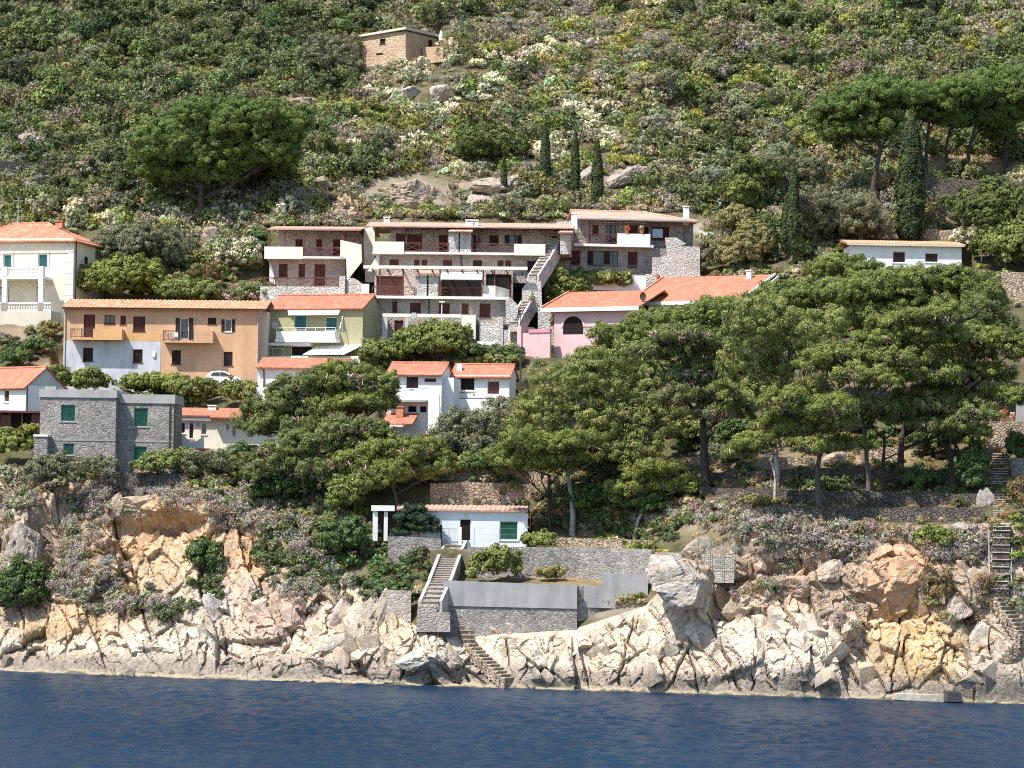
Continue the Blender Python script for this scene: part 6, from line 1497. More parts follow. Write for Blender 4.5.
# ---- foreground pines
tree('broad dark umbrella pine right below the pink house roof', (655, 450), [(600,358,30,12),(630,340,36,14),(665,322,46,16),(705,316,42,16),(738,322,32,18),(572,376,22,11),(614,366,36,14),(655,346,44,18),(700,342,40,18)], 'umbrella', [(655, 410), (650, 350)], r0=0.37, name='umbrella_pine', dY=4, cat='umbrella pine')
tree('wide umbrella pine in the middle of the canopy under the red roof', (790, 440), [(750,312,34,16),(782,302,36,16),(815,294,36,16),(765,330,36,18),(805,322,40,18)], 'umbrella', [(792, 400), (790, 335)], r0=0.34, name='umbrella_pine', dY=5, cat='umbrella pine')
tree('small rounded umbrella pine touching the left end of the white bungalow', (842, 300), [(842,264,30,11),(822,271,18,9),(862,272,20,9)], 'umbrella', r0=0.20, name='umbrella_pine', cat='umbrella pine')
tree('broad umbrella pine under the white bungalow windows', (915, 440), [(848,292,38,17),(890,284,42,17),(930,280,42,17),(968,289,36,18),(868,316,42,20),(912,308,42,20),(955,310,36,20),(990,300,22,18)], 'umbrella', [(915, 400), (915, 330)], r0=0.34, name='umbrella_pine', dY=6, cat='umbrella pine')
tree('greyish umbrella pine at the right edge of the canopy with brown inner branches', (975, 440), [(962,328,34,20),(988,310,24,20),(1000,335,24,18),(940,345,30,16)], 'aleppodark', [(972, 400), (972, 350)], r0=0.30, name='umbrella_pine', dY=3, cat='umbrella pine', twigs=30)
tree('loose olive green eucalyptus in the centre of the canopy with pale trunk', (778, 492), [(748,325,26,24),(783,322,30,26),(820,328,28,24),(742,360,28,24),(783,362,34,26),(825,362,28,20),(768,394,30,18),(738,390,24,16),(805,392,28,14)], 'eucalypt', [(776, 450), (772, 400)], r0=0.20, dY=1, bark='barkpale', cat='eucalyptus', name='eucalyptus_tree', fwd=4)
tree('lime topped pine with the thin straight grey trunk', (870, 503), [(905,322,30,11),(940,316,28,11),(925,334,38,12),(885,340,34,11),(850,354,36,12),(820,364,28,10),(865,374,40,12),(900,358,34,12)], 'aleppo', [(867, 460), (863, 420), (860, 385)], bark='barkgrey', r0=0.18, twigs=34, fwd=4)
tree('lime topped pine with tangled bare branches at the right of the grove', (903, 487), [(985,338,34,11),(1010,348,26,13),(960,352,36,12),(935,374,38,12),(985,374,34,13),(920,394,34,10),(1005,396,26,13),(955,398,34,12)], 'aleppo', [(900, 450), (905, 415)], r0=0.28, twigs=34, fwd=4)
tree('dark pine with the thickest trunk right of the eucalyptus', (707, 492), [(680,334,36,11),(715,346,28,11),(655,352,24,10),(700,374,44,14),(735,394,34,12),(680,396,30,11),(720,412,30,9)], 'aleppodark', [(704, 455), (703, 420), (700, 385)], r0=0.34, twigs=60, fwd=4)
tree('tall loose eucalyptus with pale trunk right of the boathouse', (573, 537), [(555,390,28,24),(592,378,32,22),(628,368,34,26),(655,385,32,28),(580,412,36,26),(622,415,38,28),(660,420,30,24),(540,415,24,22),(605,448,38,18),(560,440,26,16),(640,450,30,16),(582,362,18,10)], 'eucalypt', [(572, 500), (566, 462), (575, 430)], bark='barkpale', r0=0.21, cat='eucalyptus', name='eucalyptus_tree', dens=.9)
tree('lime green flat topped pine with dark slim trunk beside the eucalyptus trunk', (551, 541), [(540,445,44,14),(505,455,24,12),(575,440,30,10),(525,465,30,9),(558,458,34,9)], 'aleppo', [(549, 510), (549, 475)], r0=0.16, twigs=30, fwd=4)
tree('small flat topped pine with pale leaning trunk on the wall terrace', (634, 541), [(655,470,36,11),(632,488,22,8),(688,484,22,9),(660,486,40,9),(645,478,26,9)], 'aleppo', [(638, 520), (650, 498), (655, 480)], bark='barkpale', r0=0.14, twigs=46)
tree('pine with forked grey trunk and drooping lime tufts in the middle of the grove', (820, 508), [(798,428,34,14),(828,408,34,14),(785,402,28,15),(850,444,24,8),(812,446,24,9),(840,425,22,9)], 'aleppo', [(817, 470), (822, 445), (818, 420)], bark='barkgrey', r0=0.21, twigs=50, fwd=4)
tree('small leaning pine with white forked trunk at the grove edge', (775, 507), [(755,440,24,9),(738,452,16,8),(785,428,20,10),(768,425,18,8)], 'aleppo', [(776, 478), (771, 460), (782, 440)], bark='barkpale', r0=0.12, twigs=30, fwd=4)
tree('slender dark pine right of the thin grey trunk', (886, 497), [(893,412,30,10),(930,425,26,9),(870,405,26,10)], 'aleppodark', [(883, 460), (884, 430)], r0=0.16, twigs=50, fwd=4)
tree('dark pine standing before the ochre garden wall', (955, 492), [(950,425,30,12),(975,412,26,12),(935,405,26,11)], 'aleppodark', [(950, 460), (948, 435)], r0=0.25, twigs=50, fwd=4)
tree('leftmost pine of the left cluster, in front of the white bungalow end', (285, 488), [(300,390,36,17),(275,405,28,16),(330,380,34,16),(260,425,24,14),(300,420,34,13)], 'aleppodark', [(288, 460), (298, 425)], r0=0.25, twigs=26)
tree('pine of the left cluster with its top against the white annex', (335, 490), [(350,378,38,16),(378,386,22,14),(365,402,36,14),(380,402,16,11),(335,405,30,14)], 'aleppo', [(332, 455), (345, 415)], r0=0.25, twigs=30)
tree('low dark pine filling the middle of the left cluster', (315, 505), [(320,440,36,15),(285,452,34,15),(350,428,36,13),(262,466,28,13),(310,468,38,14),(362,430,26,9)], 'aleppodark', [(312, 480), (318, 455)], r0=0.21, twigs=44)
tree('rounded lime pine in front of the left cluster above the porch', (402, 536), [(375,445,38,16),(405,452,34,16),(350,462,28,13),(385,470,42,14),(425,468,24,14),(365,482,34,10)], 'aleppo', [(398, 505), (390, 475)], r0=0.21, twigs=60, bark='barkgrey')
tree('grey green olive tree in front of the white villa', (458, 470), [(460,430,28,18),(485,428,26,20),(440,442,20,13),(470,448,38,16)], 'olive', bark='barkgrey', r0=0.21, cat='olive tree', name='olive_tree')
tree('bushy tree right of the olive tree below the white villa', (500, 468), [(500,440,24,18),(520,425,20,20),(512,455,28,12)], 'eucalypt', r0=0.16, cat='tree', name='evergreen_tree')

# ---- boulders
def boulder(label, px, py, rx, ry, col, flat=.8, tilt=0., cliff=True, seed=0, dY=0., sharp=1.0, name='boulder', group=None):
    c = on_cliff(px, py + ry * .3) if cliff else P(px, py, Yt(px, py) + dY)
    c = np.array(c); s = F / c[1]
    n = 40; u = np.linspace(0, 2 * math.pi, 2 * n, endpoint=False); v = np.linspace(-math.pi / 2, math.pi / 2, n)
    U, V = np.meshgrid(u, v); D = np.stack([np.cos(V) * np.cos(U), np.cos(V) * np.sin(U), np.sin(V)], -1)
    rr = np.random.default_rng(seed + 17); k = 15
    pn = rr.normal(0, 1, (k, 3)); pn /= np.linalg.norm(pn, axis=1)[:, None]; pd = rr.uniform(.50, .86, k)
    dots = D @ pn.T; lim = np.where(dots > .05, pd / np.maximum(dots, .05), 9).min(-1)
    rad = np.minimum(1.0, lim); q1, q2, qq, qx, qy = vor2(D[..., 0] * 3.1 + D[..., 1] * 2 + seed, D[..., 2] * 3.1 - D[..., 1] + seed, 5)
    rad = rad * (1.16 + (qq[0] - .5) * .10 + ((qq[1] - .5) * qx + (qq[2] - .5) * qy) * .12 - .05 * (1 - np.clip((q2 - q1) / .12, 0, 1))) + (fbm(D[..., 0] * 4 + seed, D[..., 2] * 4 + D[..., 1], 3, 4) - .5) * .10
    Q = D * rad[..., None] * np.array([rx / s, rx / s * flat, ry / s])
    a = R(tilt); x = Q[..., 0] * math.cos(a) - Q[..., 2] * math.sin(a); z = Q[..., 0] * math.sin(a) + Q[..., 2] * math.cos(a)
    Q = np.stack([x, Q[..., 1], z], -1).reshape(-1, 3)
    m = 2 * n; idx = np.arange(n * m).reshape(n, m); nx = np.roll(idx, -1, 1)
    FQ = np.stack([idx[:-1], nx[:-1], nx[1:], idx[1:]], -1).reshape(-1, 4)
    o = np_mesh(name, Q, FQ, M['rock'], np.broadcast_to(np.array(col) * .8, (len(Q), 3))); c[1] += .35 * rx / s * flat; o.location = Vector(c); return tag(o, label, 'boulder', group)
BO = [('big smooth pale boulder leaning over the dark hollow above the sea', 682, 596, 38, 28, (.62,.55,.47), .7, -20), ('dome of white rock at the waterline left of the rock steps', 426, 660, 27, 15, (.74,.69,.61), .7, 8), ('rounded ochre boulder against the stone retaining wall', 496, 624, 13, 11, (.66,.50,.32), .8, 0), ('cream split boulder right of the ochre one by the wall', 513, 628, 10, 12, (.64,.58,.50), .8, 20),
 ('flat pale stone resting in front of the retaining wall near the stairs', 461, 608, 9, 6, (.62,.55,.46), .8, -15), ('tall leaning pink grey slab on the rocky slope below the porch', 346, 606, 12, 22, (.56,.46,.40), .5, -28), ('long leaning slab second from the concrete apron', 362, 620, 13, 30, (.60,.52,.42), .5, -24), ('upright cream slab left of the concrete apron', 380, 612, 9, 24, (.62,.54,.42), .5, -10),
 ('wide pale slab lying under the leaning slabs', 332, 648, 24, 12, (.62,.55,.46), .4, 20), ('white slab low on the left shore', 213, 606, 12, 18, (.60,.57,.53), .5, 4), ('dark wet pointed rock at the left waterline', 130, 672, 9, 6, (.12,.10,.085), .8, 10), ('dark wet rock at the far left edge', 5, 662, 8, 10, (.10,.085,.07), .8, 0), ('dark low rock at the waterline left of centre', 300, 678, 18, 9, (.20,.17,.15), .8, 8),
 ('big smooth orange rock face bulging out of the right cliff', 905, 576, 30, 25, (.76,.46,.26), .6, 5), ('pointed pinkish boulder next to the curving steps', 962, 600, 26, 20, (.60,.50,.42), .7, 25), ('pale boulder beside the hanging brown tuft', 985, 624, 14, 18, (.62,.55,.48), .7, -30), ('grey rounded boulder left of the upper right stairs', 987, 505, 9, 17, (.40,.37,.34), .8, 0), ('grey boulder under the ivy stump', 965, 528, 14, 9, (.42,.38,.34), .8, 0),
 ('rough brown outcrop under the pine roots by the wire fence', 690, 527, 24, 17, (.46,.38,.30), .8, -10), ('flat sunlit block on top of the brown outcrop', 722, 504, 15, 5, (.60,.54,.40), .8, 0), ('brown broken block left of the orange face', 800, 582, 18, 12, (.54,.38,.27), .8, 12), ('brown block over the white buttress', 765, 578, 15, 13, (.50,.38,.30), .8, -12), ('pinkish block in the broken band of the right cliff', 832, 572, 16, 12, (.52,.40,.31), .8, 20),
 ('large grey rock behind the far left bush', 24, 548, 22, 26, (.46,.40,.34), .7, 0), ('ochre rock under the dry stone cliff wall', 145, 505, 24, 13, (.54,.42,.29), .7, 5), ('brown rock left of the ochre one on the left cliff', 118, 507, 14, 12, (.50,.40,.30), .7, 0)]
for i, (lab, px, py, rx, ry, col, fl, ti) in enumerate(BO): boulder(lab, px, py, rx, ry, col, fl, ti, cliff=py > 520, seed=i * 3 + 1, dY=-.3)
HB = [('large bare pinkish rock slab on the hill above the flats roofs', 408, 198, 42, 20, (.44,.35,.27), .9, -12), ('rounded bare rock right of the large pink slab', 492, 186, 25, 11, (.46,.38,.30), .9, -5), ('boulder behind the flats chimneys', 476, 202, 13, 9, (.48,.41,.34), .9, 0), ('pale boulder left of the three cypresses', 520, 181, 14, 8, (.46,.38,.31), .9, 0), ('leaning bare slab between the middle cypresses', 585, 178, 10, 12, (.48,.42,.36), .7, -25), ('long bare slab right of the three cypresses', 628, 180, 30, 11, (.46,.40,.35), .8, 28),
 ('pale angular rock below the hill hut, left one', 404, 94, 19, 10, (.56,.52,.44), .8, 22), ('pale angular rock below the hill hut, right one', 438, 94, 11, 12, (.54,.46,.40), .8, -30), ('orange eroded rock above the big hillside pine', 302, 104, 17, 8, (.50,.36,.24), .9, 0), ('broken grey ochre rock over the roadside wall at the upper left', 15, 148, 16, 13, (.52,.43,.33), .7, 10), ('sharp white rock over the roadside wall', 36, 150, 9, 13, (.60,.55,.48), .7, -24), ('brown boulder under the big hillside pine', 212, 240, 14, 12, (.40,.31,.24), .8, 0), ('tan boulder right of the big hillside pine foot', 322, 182, 12, 8, (.46,.38,.28), .8, 0), ('smooth tan rock left of the orange house', 55, 374, 18, 9, (.48,.36,.26), .9, -15), ('pale rock lit between the pine trunks', 838, 459, 14, 6, (.56,.46,.34), .9, 8), ('small pale rock by the flats side stairs', 345, 214, 12, 7, (.46,.39,.30), .9, 0)]
for i, (lab, px, py, rx, ry, col, fl, ti) in enumerate(HB): boulder(lab, px, py, rx, ry, col, fl, ti, cliff=False, seed=i * 5 + 101, dY=-1.2)
# ---- flower pots and flowers
pot('terracotta pot with red flowers on the white parapet of the right block', np.array(RB.world(RB.X(626), -.4, RB.Z(233.6))), 1.1)
pot('terracotta pot with pink flowers near the blue screen of the right block', np.array(RB.world(RB.X(641), -.4, RB.Z(233.6))), 1.1, (.6, .25, .3))
pot('big red flower pot on the ochre garden wall at the right edge', P(1003, 420.5, w6.location.y + .3), 1.6)
pot('small pot of pale pink flowers left of the big red one on the ochre wall', P(991, 420.5, w6.location.y + .3), 1.2, (.65, .4, .42))
pot('clay pot with rosy flowers at the right end of the ochre wall', P(1013, 420.8, w6.location.y + .3), 1.0, (.6, .3, .3))
pot('clay pot on the stone landing under the climbing shrub', P(532, 303, Yc + .7), 1.1, (.09, .13, .04))
pot('clay pot on the pink house terrace corner', P(552, 326, Yc - 1.6), 1.1, (.09, .13, .04))
pot('red flower pot on the steps below the right block', P(658, 281, RB.Y - 2.6), 1.0)
# ================================================================== SCRUB COVER (uncountable)
SK = {'oak': ((.047,.060,.025),(.066,.081,.034)), 'oakdark': ((.028,.038,.018),(.040,.053,.023)), 'olive': ((.070,.078,.046),(.092,.100,.064)), 'greygreen': ((.090,.096,.068),(.120,.124,.092)), 'green': ((.082,.100,.030),(.108,.128,.040)),
      'lime': ((.110,.124,.026),(.140,.148,.036)), 'dry': ((.118,.112,.104),(.158,.150,.138)), 'brown': ((.100,.082,.046),(.130,.108,.060)), 'pale': ((.130,.126,.074),(.165,.158,.100)), 'cactus': ((.185,.190,.138),(.265,.262,.200)), 'straw': ((.160,.135,.076),(.195,.165,.098)), 'dark': ((.036,.052,.022),(.050,.068,.028))}
def proto(ncl, nl, leaf, asp, spread=.75, flatz=.7):
    d = rand_dirs(ncl * 3); d = d[d[:, 2] > -.25][:ncl]
    cc = d * rng.uniform(.35, spread, (len(d), 1)) * np.array([1, 1, flatz]); cc[:, 2] += .3
    cr = rng.uniform(.26, .46, len(d)); ci = np.repeat(np.arange(len(d)), nl); ld = rand_dirs(len(ci))
    return cc[ci] + ld * (cr[ci] * rng.uniform(.5, 1, len(ci)))[:, None] * np.array([1, 1, .85]), ld + d[ci] * .4, leaf * rng.uniform(.6, 1.25, len(ci)), asp, ci
PR = [proto(12, 17, .172, .5) for _ in range(10)]
PRC = [proto(12, 15, .20, .72, .85, .85) for _ in range(6)]
PRS = [proto(6, 12, .16, .16, .7, .5) for _ in range(6)]
def protobig():
    V, Nn, Sz, CI = [], [], [], []; k = 0
    for q in range(9):
        d = rand_dirs(1)[0]; d[2] = abs(d[2]); c = d * np.array([.62, .62, .5]) * rng.uniform(.5, 1.0) + np.array([0, 0, .28]); R_ = rng.uniform(.26, .42)
        for _ in range(6):
            e = rand_dirs(1)[0]; e[2] = abs(e[2]) * 1.1 - .15; cc = c + e * R_ * .8; m = 21; ld = rand_dirs(m)
            V.append(cc + ld * (R_ * .42 * rng.uniform(.5, 1, m))[:, None]); Nn.append(ld * .6 + e * .9); Sz.append(.092 * rng.uniform(.6, 1.25, m)); CI.append(np.full(m, k)); k += 1
    return np.concatenate(V), np.concatenate(Nn), np.concatenate(Sz), .55, np.concatenate(CI)
PRB = [protobig() for _ in range(6)]
PRL = [proto(9, 15, .17, .5) for _ in range(8)]
PRD = [proto(14, 18, .14, .28, .8, .75) for _ in range(8)]

def leaf_tris(p, nrm, size, asp, jit):
    q = leaf_arrays(p, nrm, size, asp, jit).reshape(-1, 4, 3); c = (q[:, 1] + q[:, 3]) / 2; a = q[:, 0] - c; b = q[:, 1] - c
    return np.stack([c + a * 1.1, c - a * .7 + b * 1.2, c - a * .7 - b * 1.2], 1).reshape(-1, 3)

def scrub_mesh(name, label, items, cat='scrub'):
    """items: (world point, radius, height scale, kind)"""
    VV, CC = [], []
    for (w, r, hz, k) in items:
        lite = hz < 0; hz = abs(hz)
        pr = PRL if lite else PRB if r > 2.3 else PRC if k == 'cactus' else PRS if k == 'straw' else PRD if k in ('dry', 'brown') else PR
        p, n, s, asp, ci = pr[int(rng.integers(len(pr)))]
        a = rng.uniform(0, 6.28); c, sn = math.cos(a), math.sin(a)
        rot = np.array([[c, -sn, 0], [sn, c, 0], [0, 0, 1]])
        P_ = (p * np.array([r, r, r * hz])) @ rot.T + w
        V = leaf_tris(P_, n @ rot.T, s * (r ** .6 if r > 2.3 else r ** .35), asp, .6)
        c0, c1 = np.array(SK[k][0]), np.array(SK[k][1])
        cl = rng.random((ci.max() + 1, 1)); br = rng.uniform(.95, 1.5); hue = 1 + rng.normal(0, .07, 3)
        col = (c0 + (c1 - c0) * cl[ci]) * br * hue * rng.uniform(.82, 1.18, (len(ci), 1))
        VV.append(V.astype(np.float32)); CC.append(col.astype(np.float32))
    V = np.concatenate(VV); C_ = np.concatenate(CC)
    o = np_mesh(name, V, np.arange(len(V)).reshape(-1, 3), M['leaf'], C_)
    return tag(o, label, cat, kind='stuff')

BARE = [(410,197,50,22),(490,188,34,13),(520,181,16,9),(404,95,24,13),(438,95,14,14),(302,105,22,11),(630,180,34,13),(22,145,28,12),(945,165,70,12),(585,178,8,10),(476,202,12,8)]
HOUSE = [(352,445,36,66),(-60,106,228,330),(262,378,227,312),(362,576,219,345),(553,704,213,292),(842,970,232,275),(524,792,262,370),(55,268,294,392),(-60,180,362,470),(170,310,402,450),(252,384,286,402),(378,534,355,436)]
def weights(px, py):
    n = float(smooth_noise2(np.array(px / 42.), np.array(py / 26.), 41)); m = float(smooth_noise2(np.array(px / 30. + 9), np.array(py / 20.), 47))
    if py < 210 and px < 345 + 40 * n:
        w = {'oak': 3.2, 'oakdark': 2.2 if py < 110 else 1, 'olive': 2, 'greygreen': 1.2, 'green': 1.2, 'lime': .5, 'dry': .4, 'pale': .3}
        if py < 45 or (px > 200 and py < 100): w['oakdark'] *= 2.2; w['oak'] *= 1.6
    elif px > 700 - 40 * n and py < 215:
        w = {'oak': 2.2, 'olive': 3, 'green': 2.0, 'greygreen': 2.2, 'pale': .8, 'dry': .8, 'oakdark': .8, 'lime': .7, 'brown': .5}
    else:
        w = {'greygreen': 2.6, 'green': 2.0, 'lime': 1.0, 'olive': 2.0, 'dry': 1.6, 'brown': .9, 'pale': 1.7, 'oak': 1.0, 'cactus': .5}
        if 340 < px < 660 and 50 < py < 150: w['cactus'] = 4.0
        if 180 < px < 400 and 140 < py < 220: w['cactus'] = 3.0
    if n > .62: w['oak'] = w.get('oak', 1) * 2.5; w['green'] = w.get('green', 1) * 2
    if m > .62: w['dry'] = w.get('dry', .5) * 3; w['pale'] = w.get('pale', .5) * 2.2
    return w
items = []
STEP = 16.0
for py in np.arange(-170, 262, STEP * .74):
    for px in np.arange(-250, 1280, STEP):
        a0, b0 = px + rng.uniform(-10, 10), py + rng.uniform(-8, 8)
        w = weights(a0, b0); ks = list(w); p = np.array([w[k] for k in ks]) ** 1.25; k0 = ks[int(rng.choice(len(ks), p=p / p.sum()))]
        big = {'oak': 1.7, 'oakdark': 1.9, 'olive': 1.5, 'greygreen': 1.15, 'green': 1.25, 'lime': 1.0, 'dry': 1.05, 'brown': .95, 'pale': 1.0, 'cactus': 1.15}[k0]
        n = 5 if big < 1.3 else 4
        outside = a0 < -25 or a0 > 1050 or b0 < -25
        if outside: n = 2; big *= 1.25
        for q in range(n):
            rr = 0 if q == 0 else rng.uniform(6, 12); an = rng.uniform(0, 6.28)
            a, b = a0 + rr * math.cos(an), b0 + rr * .75 * math.sin(an)
            if any(x0 - 4 < a < x1 + 4 and y0 < b < y1 for x0, x1, y0, y1 in HOUSE): continue
            if any(((a - x) / rx) ** 2 + ((b - y) / ry) ** 2 < 1 and rng.random() < .95 for x, y, rx, ry in BARE): continue
            if b > 175 and 700 < a and rng.random() < .35: continue
            if rng.random() < .06: continue
            r = big * (rng.uniform(1.15, 1.7) if q == 0 else rng.uniform(.75, 1.2))
            k = k0 if rng.random() < .88 else ks[int(rng.choice(len(ks), p=p / p.sum()))]
            items.append((G(a, b) - np.array([0, 0, .15]), r, rng.uniform(.95, 1.4) if q == 0 else rng.uniform(.7, 1.0), k))
for (x0_, x1_, y0_, y1_, n_, kk_) in ((-130, 370, -80, 75, 100, ('oak', 'oak', 'oakdark', 'olive')), (-200, 330, 75, 125, 34, ('oak', 'olive', 'oakdark')), (690, 1150, -80, 85, 64, ('olive', 'oak', 'greygreen')), (640, 830, 90, 190, 22, ('olive', 'oak', 'greygreen')), (380, 700, -150, 60, 26, ('green', 'olive', 'oak')), (-100, 130, 170, 225, 20, ('olive', 'greygreen', 'oak')), (120, 270, 215, 250, 6, ('olive',))):
    for _ in range(n_):
        a, b = rng.uniform(x0_, x1_), rng.uniform(y0_, y1_)
        if any(x0 - 18 < a < x1 + 18 and y0 - 4 < b < y1 + 10 for x0, x1, y0, y1 in HOUSE): continue
        if 110 < a < 320 and 80 < b: continue
        if any(((a - x) / (rx + 16)) ** 2 + ((b - y) / (ry + 14)) ** 2 < 1 for x, y, rx, ry in BARE): continue
        items.append((G(a, b) - np.array([0, 0, .3]), rng.uniform(2.35, 3.3), rng.uniform(.8, 1.15), kk_[int(rng.integers(len(kk_)))]))
for py in np.arange(-170, 250, 9.0):
    for px in np.arange(-250, 1280, 11.5):
        a, b = px + rng.uniform(-6, 6), py + rng.uniform(-5, 5)
        if any(x0 - 2 < a < x1 + 2 and y0 < b < y1 for x0, x1, y0, y1 in HOUSE): continue
        if any(((a - x) / rx) ** 2 + ((b - y) / ry) ** 2 < 1 for x, y, rx, ry in BARE): continue
        if (a < -25 or a > 1050 or b < -25) and rng.random() < .5: continue
        items.append((G(a, b) - np.array([0, 0, .2]), rng.uniform(.6, 1.0), -.6, ['olive', 'greygreen', 'brown', 'pale', 'green'][int(rng.choice(5, p=[.34, .2, .16, .12, .18]))]))
scrub_mesh('maquis_scrub', 'dense mixed green and grey maquis scrub covering the upper hillside', items)
# grass tufts between
items = []
for _ in range(3600):
    a, b = rng.uniform(-240, 1270), rng.uniform(-160, 300)
    if any(x0 < a < x1 and y0 < b < y1 for x0, x1, y0, y1 in HOUSE): continue
    if any(((a - x) / rx) ** 2 + ((b - y) / ry) ** 2 < .8 for x, y, rx, ry in BARE): continue
    items.append((G(a, b), rng.uniform(.4, .8), .8, 'straw'))
scrub_mesh('dry_grass', 'straw coloured dry grass tufts between the hillside shrubs', items, 'grass')
# undergrowth between and below the houses and on the terraces
items = []
UG = [(612,603,32,4,'brown',16),(620,600,24,4,'pale',8),(690,512,60,12,'dry',46),(640,530,50,10,'dark',34),(585,525,40,10,'dark',26),(850,330,90,16,'dark',70),(1000,320,30,34,'olive',36),(985,282,40,10,'green',20),(760,345,60,20,'dark',40),(345,545,50,22,'dark',60),(320,520,40,16,'olive',30),(400,560,30,14,'dark',24),(600,440,80,40,'dark',60),(50,225,60,6,'green',20),(20,330,30,10,'greygreen',12),(560,500,30,30,'dark',14),(20,182,40,6,'olive',24),(420,210,60,5,'green',22),(540,208,50,6,'greygreen',22),(310,216,40,5,'green',16),(640,203,50,5,'greygreen',18),(60,205,60,12,'olive',24),(30,215,40,8,'green',14),(470,195,40,8,'greygreen',12),(150,255,60,30,'olive',26),(180,280,70,22,'green',30),(230,265,40,40,'dark',22),(245,240,40,20,'dark',24),(300,245,40,20,'dark',14),(20,300,30,20,'oak',10),(30,350,30,18,'olive',10),(50,330,20,14,'pale',8),(200,395,80,12,'green',40),(120,400,60,10,'lime',16),
 (20,450,30,18,'lime',12),(15,470,30,18,'dry',14),(60,478,40,16,'greygreen',20),(140,468,50,10,'green',24),(230,475,60,18,'green',36),(230,495,60,14,'olive',26),(300,500,60,20,'dark',36),(330,520,40,26,'green',30),(360,540,40,20,'dark',30),(450,440,60,20,'green',30),(440,470,60,8,'green',18),(500,470,50,14,'dark',24),(590,505,60,22,'dark',40),(640,525,40,14,'dark',24),(560,470,60,14,'olive',24),(640,480,50,16,'olive',24),
 (700,450,60,16,'dark',34),(760,440,60,16,'dark',34),(840,440,70,12,'green',30),(920,440,60,14,'dark',34),(850,480,120,10,'dark',50),(860,497,110,6,'dark',40),(760,480,50,8,'brown',16),(700,515,40,8,'dry',14),(970,470,24,40,'dark',26),(1020,520,20,40,'green',14),(1020,440,20,20,'dark',8),
 (390,360,50,10,'green',26),(470,360,50,8,'green',20),(560,300,40,16,'green',26),(720,255,40,22,'pale',30),(750,270,40,14,'pale',22),(700,280,20,12,'olive',10),(760,245,40,14,'greygreen',18),(820,255,40,10,'green',18),(900,225,60,10,'dark',20),(970,225,50,16,'dark',20),(830,235,40,12,'olive',14),(800,270,30,10,'green',12),
 (500,545,40,3,'green',8),(640,556,30,4,'lime',10),(560,543,60,3,'green',16),(480,575,14,5,'whiteish',6),(690,300,60,10,'green',12)]
for (x, y, rx, ry, k, n) in UG:
    k0 = 'cactus' if k == 'whiteish' else k
    for _ in range(n):
        a, b = rng.normal(x, rx * .55), rng.normal(y, ry * .55)
        kk = k0 if rng.random() < .7 else ['green', 'olive', 'brown', 'dark', 'greygreen', 'pale'][int(rng.integers(6))]
        if any(x0 + 2 < a < x1 - 2 and y0 < b < y1 for x0, x1, y0, y1 in HOUSE) and not (55 < a < 268 and b > 388) and not (362 < a < 520 and b > 345): continue
        items.append((G(a, b), rng.uniform(.45, 1.0), rng.uniform(.7, 1.1), kk))
for _ in range(900):
    a, b = rng.uniform(425, 1040), rng.uniform(430, 545)
    if a < 535 and b > 482: continue
    items.append((G(a, b), rng.uniform(.35, .7), .9, 'straw' if rng.random() < .6 else 'brown'))
for x0_, x1_ in ((-245, -62), (1048, 1275)):
    for px in np.arange(x0_, x1_, 14.0):
        for py in np.arange(225, 470, 12.0):
            items.append((G(px + rng.uniform(-6, 6), py + rng.uniform(-5, 5)), rng.uniform(.7, 1.5), rng.uniform(.7, 1.1), ['oak', 'olive', 'green', 'dark', 'greygreen', 'brown'][int(rng.integers(6))]))
for (x, y, rx, ry, n) in ((460, 216, 110, 3, 60), (630, 210, 70, 3, 34), (310, 224, 50, 3, 26), (770, 278, 60, 10, 30), (60, 228, 50, 8, 24), (720, 262, 40, 14, 20)):
    for _ in range(n):
        a, b = rng.uniform(x - rx, x + rx), rng.uniform(y - ry, y + ry)
        items.append((G(a, b), rng.uniform(.5, 1.0), .8, ['olive', 'green', 'greygreen', 'pale', 'brown'][int(rng.integers(5))]))
scrub_mesh('undergrowth', 'low shrubs and weeds growing between the houses, walls and pine trunks', items)
items = []
CS = [(95,500,30,22,'dry',40),(70,550,26,34,'dry',40),(60,590,30,16,'dry',20),(95,580,26,20,'dry',26),(235,515,48,22,'dry',60),(190,500,40,12,'dry',26),(270,520,40,20,'dry',36),(140,608,44,9,'dry',26),(120,600,36,14,'greygreen',20),(165,612,24,8,'dark',12),(45,480,40,14,'greygreen',22),(20,505,26,12,'dry',16),(120,485,40,8,'dry',18),(290,565,30,26,'dark',36),(270,545,20,20,'dark',16),(300,590,24,14,'dry',20),(340,575,26,18,'dark',26),(320,550,30,16,'dry',18),(400,575,24,12,'dark',16),(385,595,20,8,'greygreen',10),
 (760,525,50,10,'dry',30),(830,535,44,16,'dry',46),(850,552,30,14,'dry',26),(780,548,40,10,'dry',22),(770,590,20,8,'dry',12),(900,535,30,8,'dry',18),(950,560,28,16,'dry',30),(970,545,20,12,'dry',16),(935,590,16,10,'brown',10),(940,612,14,14,'brown',10),(700,515,30,8,'dry',12),(745,530,30,10,'dry',14),(985,590,10,16,'brown',8),(1015,590,14,30,'olive',14),(690,560,20,5,'brown',6),(620,585,20,4,'pale',6),(845,620,12,14,'dry',8),(975,610,16,10,'brown',8),(210,585,12,16,'dark',8),(420,595,12,6,'pale',5),(5,500,20,30,'greygreen',10),(800,560,24,6,'dry',10),(-40,560,60,50,'dry',50),(-120,560,60,50,'olive',50),(1090,560,60,40,'dry',40)]
cxp, cyp, cw = CLIFF
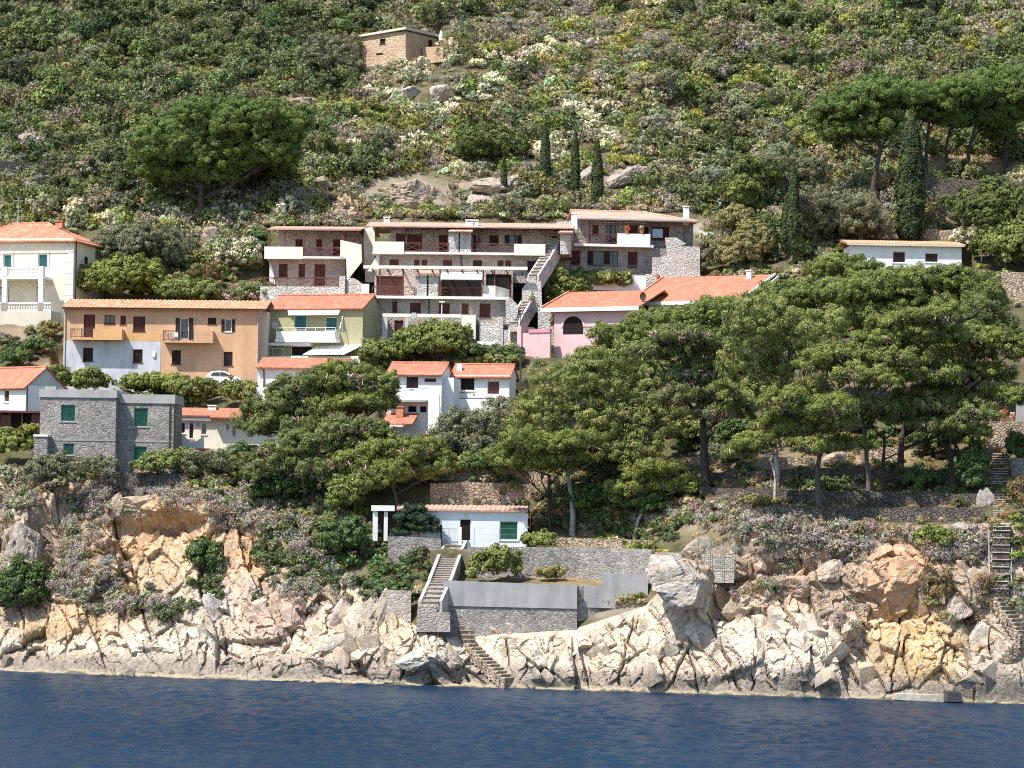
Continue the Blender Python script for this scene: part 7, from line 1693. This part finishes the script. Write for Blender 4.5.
for (x, y, rx, ry, k, n) in CS:
    for _ in range(int(n * 1.15)):
        a, b = rng.normal(x, rx * .55), rng.normal(y, ry * .55)
        i = int(np.argmin((cxp - a) ** 2 + (cyp - b) ** 2))
        w = cw[i] if (cxp[i] - a) ** 2 + (cyp[i] - b) ** 2 < 9 else G(a, b)
        kk = k if rng.random() < .8 else ['dry', 'olive', 'brown', 'greygreen'][int(rng.integers(4))]
        items.append((w, rng.uniform(.5, 1.15), rng.uniform(.8, 1.2), kk))
scrub_mesh('cliff_scrub', 'dry grey mauve scrub clinging to the rocky cliff face', items)

# ================================================================== LIGHT AND CAMERA
SUN_EL = R(56)      # direction to the sun: left, towards the viewer, high
sd = Vector((math.cos(SUN_EL) * -.78, math.cos(SUN_EL) * -.626, math.sin(SUN_EL)))
L = bpy.data.lights.new('sun', 'SUN'); L.energy = 5.0; L.angle = R(.5); L.color = (1, .95, .87)
lo_ = bpy.data.objects.new('sun', L); COL.objects.link(lo_); lo_.rotation_euler = sd.to_track_quat('Z', 'Y').to_euler()
w = bpy.data.worlds.new('World'); S.world = w; w.use_nodes = True
nt = w.node_tree; bg = nt.nodes['Background']; sk = nt.nodes.new('ShaderNodeTexSky'); sk.sky_type = 'NISHITA'
sk.sun_disc = False; sk.sun_elevation = SUN_EL; sk.sun_rotation = math.atan2(sd.x, sd.y); sk.air_density = 1.0; sk.dust_density = .6; sk.ozone_density = 1.5
nt.links.new(sk.outputs[0], bg.inputs[0]); bg.inputs[1].default_value = .15
cd = bpy.data.cameras.new('camera'); co = bpy.data.objects.new('camera', cd); COL.objects.link(co)
cd.sensor_width = 36; cd.lens = F / 1024 * 36; cd.clip_start = 1; cd.clip_end = 3000
m = Matrix.Identity(4)
for i, v in enumerate((_r, _u, -_f)):
    for j in range(3): m[j][i] = v[j]
m.translation = Vector(CAM); co.matrix_world = m
S.camera = co
S.view_settings.view_transform = 'Standard'; S.view_settings.look = 'None'; S.view_settings.exposure = .6; S.view_settings.gamma = 1
S.cycles.use_denoising = False; S.cycles.filter_width = 1.05; S.cycles.denoising_prefilter = 'ACCURATE'; S.cycles.max_bounces = 5; S.cycles.diffuse_bounces = 3; S.cycles.transmission_bounces = 3; S.cycles.sample_clamp_indirect = 8

GROUPS = {'cypress': 'cypresses on the hillside', 'umbrella_pine': 'umbrella pines', 'pine_tree': 'pines on the cliff top', 'olive_tree': 'olive trees', 'evergreen_tree': 'rounded evergreen trees', 'shrub': 'garden shrubs', 'boulder': 'boulders', 'terrace_wall': 'dry stone terrace walls', 'retaining_wall': 'stone retaining walls', 'flower_pot': 'flower pots', 'wire_fence': 'wire fences', 'terraced_block': 'stepped stone holiday flats', 'white_bungalow': 'white bungalows', 'cliff_stairs': 'stairs down the cliff', 'garden_stairs': 'stairs beside the flats', 'lamp_post': 'lamp posts', 'handrail': 'stair handrails', 'stone_wall': 'pale stone walls beside the flats'}
for o in S.objects:
    k = o.name.split('.')[0]
    if o.parent is None and k in GROUPS and 'label' in o: o['group'] = GROUPS[k]
